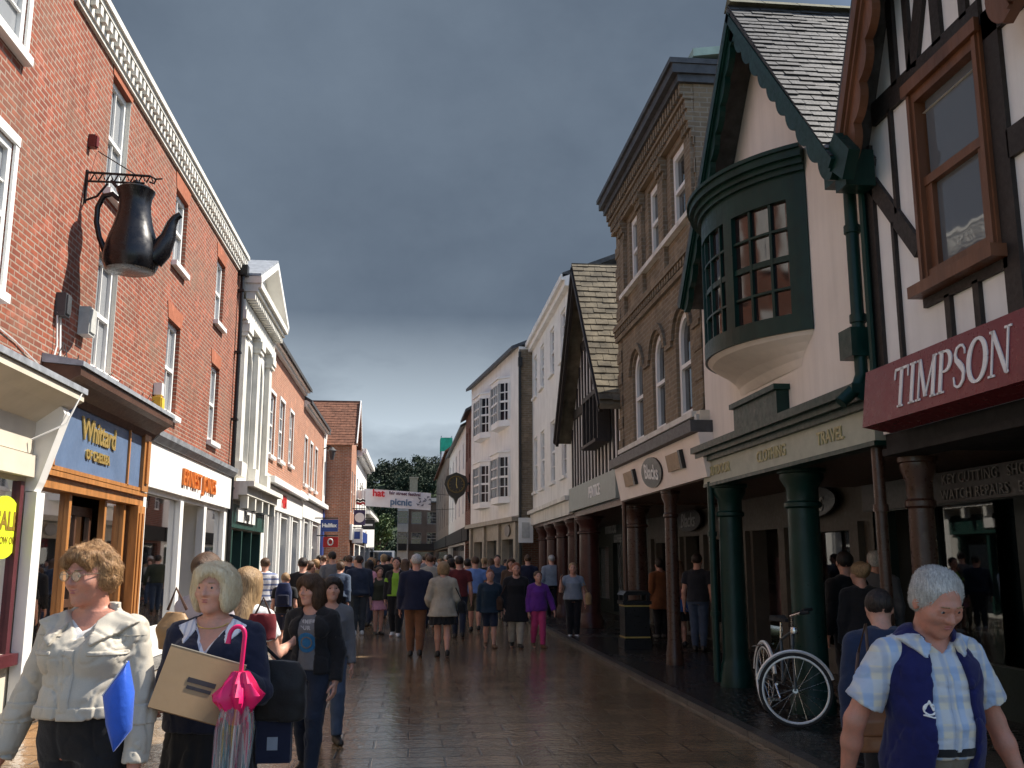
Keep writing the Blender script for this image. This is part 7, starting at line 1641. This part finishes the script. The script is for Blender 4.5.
person('walker in rolled blue jeans and dark flat shoes just behind the girl in grey', PXY(332, 9.2), 12, 1.46, 'f', 1.0, vox=.012, hair=('long', 'dark'), top=('long', GREYC, {}), bottom=('jeans', DENIM), stride=.12)

# --- the middle crowd
ST = stripes('shirt_stripe', (.72, .72, .74), (.16, .2, .36), 62, 2)
person('man in white and blue striped top walking away by the white shops', PXY(264, 19), 185, 1.66, 'm', 1.0, hair=('crop', 'brown'), top=('long', ST, {}), bottom=('jeans', GREYL), stride=.06)
p = person('boy in dark top carrying a navy backpack', PXY(285, 17.2), 175, 1.4, 'm', .95, hair=('crop', 'fair'), top=('tee', BLK, {}), bottom=('shorts', NAVY, .3), stride=.06)
bx_, by_ = p.o.location.x, p.o.location.y; t = thing('backpack', 'navy backpack on the boy near the white shops', 'backpack', (bx_, by_ - .16, 1.02)); net_obj('body', polygonise([stack([(-.2, 0, .14, .08), (.05, 0, .14, .085), (.2, 0, .09, .05)], .02, None, 0, 3)], .016), cl('pack_navy', (.015, .025, .08)), t); net_obj('pocket', polygonise([stack([(-.17, -.07, .11, .05), (0, -.07, .1, .045)], .02, None, 0, 3)], .016), NAVY, t)
person('dark jacketed person with lighter collar behind the girl\'s head', PXY(302, 18), 180, 1.66, 'm', 1.05, hair=('crop', 'dark'), top=('jacket', BLK, {}), bottom=('trousers', BLK))
person('person in a white top turning toward the shop right of the dark jacket', PXY(309, 19.5), 120, 1.6, 'f', 1.0, hair=('short', 'brown'), top=('tee', WHT, {}), bottom=('jeans', DENIM))
person('man in grey shirt standing under the red hanging sign', PXY(331, 23.5), 200, 1.82, 'm', 1.1, hair=('crop', 'dark'), top=('shirt', GREYC, {}), bottom=('trousers', KHAKI))
person('stooping woman in faded denim jacket with dark bobbed hair', PXY(338, 21), 170, 1.6, 'f', 1.15, lean=14, hair=('short', 'brown'), top=('jacket', DENIM, {}), bottom=('trousers', BLK), stride=.05)
person('broad man in dark denim jacket and jeans leaning left', PXY(359, 21.6), 195, 1.72, 'm', 1.22, lean=6, hair=('crop', 'dark'), top=('jacket', cl('denim_navy', (.022, .034, .06)), dict(hem=.48, loose=.03)), bottom=('jeans', cl('jean_grey', (.06, .068, .075))), shoes=SHOEW, head=(40, 0))
p = person('girl in dark vest and pink frilled skirt beside the lime top', PXY(379, 21.7), 20, 1.46, 'f', .95, hair=('pony', 'brown'), top=('tank', OLIVE, {}), bottom=('skirt', PINKL, .36))
p = person('woman in lime green top and open black jacket facing us', PXY(396, 21.2), -8, 1.68, 'f', 1.0, hair=('short', 'dark'), top=[('tee', LIME, dict(hem=.5)), ('jacket', BLK, dict(open=.055, hem=.52, infl=.02))], bottom=('trousers', BLK), stride=.05, shoes=SHOEW)
person('grey haired man in dark suit jacket and rust brown trousers walking away', PXY(416, 16.8), 180, 1.72, 'm', 1.15, vox=.014, hair=('crop', 'grey'), top=('jacket', NAVY, dict(hem=.45, loose=.02)), bottom=('trousers', RUST), stride=.05)
bc_ = person('woman in belted beige coat and dark skirt walking away', PXY(443, 16.6), 182, 1.59, 'f', 1.1, vox=.014, hair=('bob', 'fair'), top=('coat', BEIGED, dict(hem=.42, flare=1.3)), bottom=('skirt', BLK, .34), stride=.09, arms={'L': ((.3, .1, -1), (-.1, .6, -.6)), 'R': ((.3, .1, -1), (-.1, .6, -.6))})
mm_ = person('man in maroon top walking away right of the beige coat', PXY(459, 20.5), 178, 1.7, 'm', 1.05, hair=('crop', 'dark'), top=('tee', MARN, {}), bottom=('jeans', DENIMD), stride=.08)
sb_ = person('man in sky blue T-shirt and khaki shorts walking away', PXY(475, 22.4), 180, 1.7, 'm', 1.15, hair=('crop', 'brown'), top=('tee', SKYB, dict(loose=.02)), bottom=('shorts', KHAKI, .27), stride=.08)
person('boy in long navy sweater and dark shorts walking toward us', PXY(490, 18.3), 5, 1.44, 'm', 1.05, vox=.014, hair=('crop', 'red'), top=('long', TEAL, dict(hem=.44, loose=.02)), bottom=('shorts', DENIMD, .27), stride=.07, shoes=SHOEB)
rh_ = person('red haired woman in knee length black coat walking toward us', PXY(516, 18.3), 0, 1.57, 'f', 1.15, vox=.014, hair=('short', 'red'), top=('coat', BLK, dict(hem=.3, flare=1.15)), bottom=('trousers', BEIGED), stride=.07)
person('girl in purple and pink jacket with pink leggings', PXY(538, 18.2), 10, 1.41, 'f', 1.0, vox=.014, hair=('short', 'brown'), top=('jacket', cloth('cloth_violet', (.14, .03, .26)), dict(hem=.47, loose=.02)), bottom=('jeans', PINK), stride=.08, shoes=SHOEB, arms={'L': ((.5, .1, -1), (.2, .3, -1))})
patch_p = None
gp_ = person('woman in grey T-shirt lifting a phone to her ear by the dark red columns', PXY(573, 20.4), -5, 1.56, 'f', 1.15, vox=.014, hair=('short', 'fair'), top=('tee', GREYL, dict(loose=.02)), bottom=('trousers', BLK), shoes=SHOEW, arms={'R': ((.4, .35, -1), (.0, .35, 1)), 'L': ((.25, .0, -1), (.1, .3, -1))})
bw_ = person('woman in brown jacket following the red haired woman', PXY(511, 24), -10, 1.66, 'f', 1.0, hair=('long', 'brown'), top=('jacket', BROWNC, {}), bottom=('jeans', DENIMD))
bag_on(rh_, 'brown shoulder bag on the red haired woman in the black coat', cl('bag_brown', (.07, .035, .02)), 'R')
bag_on(bc_, 'black handbag at the side of the woman in the beige coat', BLK, 'R', 'handbag', .8)
bag_on(gp_, 'tan shoulder bag of the woman lifting a phone', TANC, 'L')
ph = gp_.wr['R'] + gp_.hd['R'][0] * .08; q = MB(); c_ = Vector(gp_.W(ph)); q.box(c_.x - .012, c_.x + .012, c_.y - .03, c_.y + .03, c_.z - .06, c_.z + .06); tag(q.build('phone', BLK, None, tuple(c_)), 'small black phone held to the ear of the woman in grey', 'phone')
bag_on(sb_, 'dark rucksack slung at the side of the man in sky blue', NAVY, 'L')
# --- further back: heads and shoulders showing over the others
BACK = [('man in white shirt far back above the striped top', 318, 33, 190, 'm', 1.78, 'dark', WHT, 'crop', KHAKI), ('woman in teal top far back under the blue hanging sign', 326, 36, 10, 'f', 1.66, 'fair', TEAL, 'long', DENIM),
        ('man in tan jacket far back left of the dark denim jacket', 345, 30, 180, 'm', 1.74, 'dark', TANC, 'crop', DENIMD), ('woman with auburn hair and brown top behind the dark denim jacket', 370, 26, 175, 'f', 1.68, 'auburn', BROWNC, 'bob', BLK),
        ('man in black with fair hair behind the pink skirted girl', 383, 27, 180, 'm', 1.78, 'fair', BLK, 'short', DENIM), ('woman in red top far back below the banner', 376, 37, 5, 'f', 1.64, 'dark', DKRED, 'long', DENIMD),
        ('man in white T-shirt far back beneath the banner', 390, 39, 0, 'm', 1.76, 'brown', WHT, 'crop', DENIM), ('grey haired woman in mauve far back behind the lime top', 404, 30, 180, 'f', 1.66, 'grey', MAUVE, 'bob', GREYC),
        ('tall man in grey jacket behind the suited man', 427, 26, 170, 'm', 1.8, 'brown', GREYC, 'crop', DENIMD), ('woman in beige top far back right of the suited man', 432, 36, 0, 'f', 1.66, 'brown', BEIGE, 'long', DENIM),
        ('man in olive coat behind the beige coated woman', 449, 28, 185, 'm', 1.78, 'dark', OLIVE, 'crop', KHAKI), ('woman in dark red jacket far back between maroon and blue tops', 467, 30, 180, 'f', 1.66, 'brown', DKRED, 'bob', BLK),
        ('man in tan coat far back under the hanging clock', 456, 40, 10, 'm', 1.78, 'grey', TANC, 'short', GREYC), ('woman in black top by the turned cream house', 484, 29, 170, 'f', 1.68, 'fair', BLK, 'pony', DENIM),
        ('man in blue denim shirt by the turned cream house', 497, 27, 5, 'm', 1.76, 'dark', DENIM, 'crop', KHAKI), ('woman in white blouse at the foot of the small paned windows', 505, 33, 0, 'f', 1.64, 'dark', WHT, 'short', GREYC),
        ('man in navy jumper near the dark red columns', 528, 26, 180, 'm', 1.76, 'brown', NAVY, 'crop', BEIGED), ('man in pale grey jacket far back beside the lilac signs', 352, 40, 180, 'm', 1.78, 'grey', GREYL, 'short', DENIMD),
        ('woman in lime scarf coloured top far along the left shops', 340, 42, 0, 'f', 1.66, 'fair', LIME, 'long', BLK), ('man in black jacket in the middle of the far street', 412, 42, 180, 'm', 1.78, 'dark', BLK, 'crop', DENIM),
        ('woman in rust jumper in the middle of the far street', 420, 46, 180, 'f', 1.66, 'auburn', RUST, 'long', BLK), ('man in khaki jacket far along the street', 398, 47, 0, 'm', 1.77, 'brown', KHAKI, 'crop', DENIMD),
        ('man in navy shirt left of the broad denim jacketed man', 348, 25, 185, 'm', 1.74, 'brown', NAVY, 'crop', DENIM), ('woman in pale pink top between the denim jacket and the pink skirt', 368, 24, 165, 'f', 1.62, 'dark', PINKL, 'long', DENIMD),
        ('woman in black top just left of the grey suited man', 405, 24, 185, 'f', 1.64, 'brown', BLK, 'long', DENIM), ('man in beige jacket glimpsed between suit and beige coat', 430, 23.5, 180, 'm', 1.74, 'brown', BEIGED, 'crop', DENIMD),
        ('woman in navy cardigan right behind the beige coat', 451, 24.5, 175, 'f', 1.66, 'dark', NAVY, 'bob', BLK), ('woman in dark teal jacket left of the sky blue shirt', 467, 25.5, 180, 'f', 1.65, 'dark', TEAL, 'short', DENIMD),
        ('man in dull green jumper beyond the pink skirted girl', 387, 31, 180, 'm', 1.78, 'dark', OLIVE, 'short', DENIM), ('woman in white blouse far back right of the banner', 440, 43, 0, 'f', 1.68, 'fair', WHT, 'bob', BLK),
        ('man in black coat far back by the cream terrace', 446, 36, 180, 'm', 1.8, 'grey', BLK, 'crop', GREYC), ('woman in tan cardigan at the left shop doors', 315, 26, 200, 'f', 1.64, 'auburn', TANC, 'bob', DENIM),
        ('man in maroon jumper under the navy pilaster', 322, 29, 180, 'm', 1.76, 'brown', MARN, 'crop', BLK), ('woman in grey top far back under the white disc sign', 357, 34, 10, 'f', 1.68, 'brown', GREYC, 'short', BLK),
        ('child in sky blue top far back in the middle', 409, 35, 0, 'f', 1.5, 'fair', SKYB, 'pony', DENIM), ('man in mauve shirt far back in the middle of the street', 424, 38, 180, 'm', 1.79, 'dark', MAUVE, 'crop', KHAKI),
        ('woman in brown coat far back left of the pale end house', 385, 45, 180, 'f', 1.68, 'auburn', BROWNC, 'bob', BLK), ('man in white shirt far back at the foot of the red roofed house', 434, 48, 180, 'm', 1.78, 'brown', WHT, 'crop', BLK),
        ('woman in maroon coat beside the shopfront of the turned cream house', 491, 32, 190, 'f', 1.66, 'brown', MARN, 'long', BLK), ('man in grey blue jacket behind the woman with the phone', 552, 27, 180, 'm', 1.76, 'grey', GREYL, 'crop', BLK),]
POSES = [None, {'L': ((.2, .3, -1), (-.3, 1, .3))}, {'R': ((.2, .2, -1), (-.1, 1, .2)), 'L': ((.2, -.2, -1), (.05, .3, -1))}, {'R': ((.35, -.15, -1), (.1, .4, -1)), 'L': ((.25, .25, -1), (-.2, .6, -1))}, {'R': ((.4, .3, -1), (-.1, .4, 1))}]
for i_, (lb, px, Y, yw, sx, h, hc, tp, hs, bt) in enumerate(BACK):
    person(lb, PXY(px, Y), yw + random.uniform(-18, 18), h, sx, random.uniform(.98, 1.18), .022, head=(random.uniform(-35, 35), random.uniform(-4, 10)), lean=random.uniform(0, 6), arms=POSES[i_ % 5], hair=(hs, hc), top=('jacket' if sx == 'm' else 'long', tp, {}), bottom=('trousers', bt), stride=random.uniform(.03, .11), group='people in the crowd further back')
# --- under the covered walk
person('man in black T-shirt and blue jeans standing in the covered walk', PXY(698, 16.7) + (.05,), 150, 1.68, 'm', 1.1, vox=.014, hair=('crop', 'dark'), top=('tee', cl('tee_black', (.02, .022, .03)), {}), bottom=('jeans', DENIM))
p = person('woman in dull pink top looking into the shop behind the thin column', PXY(679, 17.6) + (.05,), 200, 1.55, 'f', 1.1, vox=.014, hair=('long', 'brown'), top=('tee', cl('pink_dull', (.3, .12, .14)), {}), bottom=('skirt', BLK, .3))
hx = PXY(683, 17.4); t = thing('blue_handbag', 'mid blue handbag of the woman in dull pink', 'bag', (hx[0], hx[1], .8)); net_obj('body', polygonise([stack([(-.12, 0, .16, .06), (.1, 0, .12, .04)], .02)], .016), cl('bag_midblue', (.03, .1, .3)), t); q = MB(); q.tube([(hx[0] - .08, hx[1], .88), (hx[0], hx[1], 1.1), (hx[0] + .08, hx[1], .88)], .01, 6); q.build('strap', NAVY, t)
person('person in orange brown coat behind the litter bin', PXY(660, 19.5) + (.05,), 190, 1.6, 'f', 1.1, vox=.016, hair=('short', 'dark'), top=('coat', cl('coat_orange', (.22, .08, .03)), dict(hem=.36)), bottom=('trousers', BLK))
person('dark clothed man with cropped hair in the covered walk beyond the bicycle', PXY(846, 10.4) + (.05,), 195, 1.66, 'm', 1.1, vox=.012, hair=('crop', 'dark'), top=('jacket', BLK, {}), bottom=('trousers', BLK), head=(-30, 0))
person('fair haired woman in black coat in the covered walk beside the dark man', PXY(862, 9.8) + (.05,), 160, 1.54, 'f', 1.1, vox=.012, hair=('bun', 'fair'), top=('coat', BLK, dict(hem=.4)), bottom=('trousers', BLK), head=(40, 0))
person('grey jacketed person partly behind the brown column in the covered walk', PXY(877, 11.5) + (.05,), 170, 1.68, 'm', 1.05, vox=.014, hair=('short', 'grey'), top=('jacket', GREYC, {}), bottom=('trousers', NAVY))
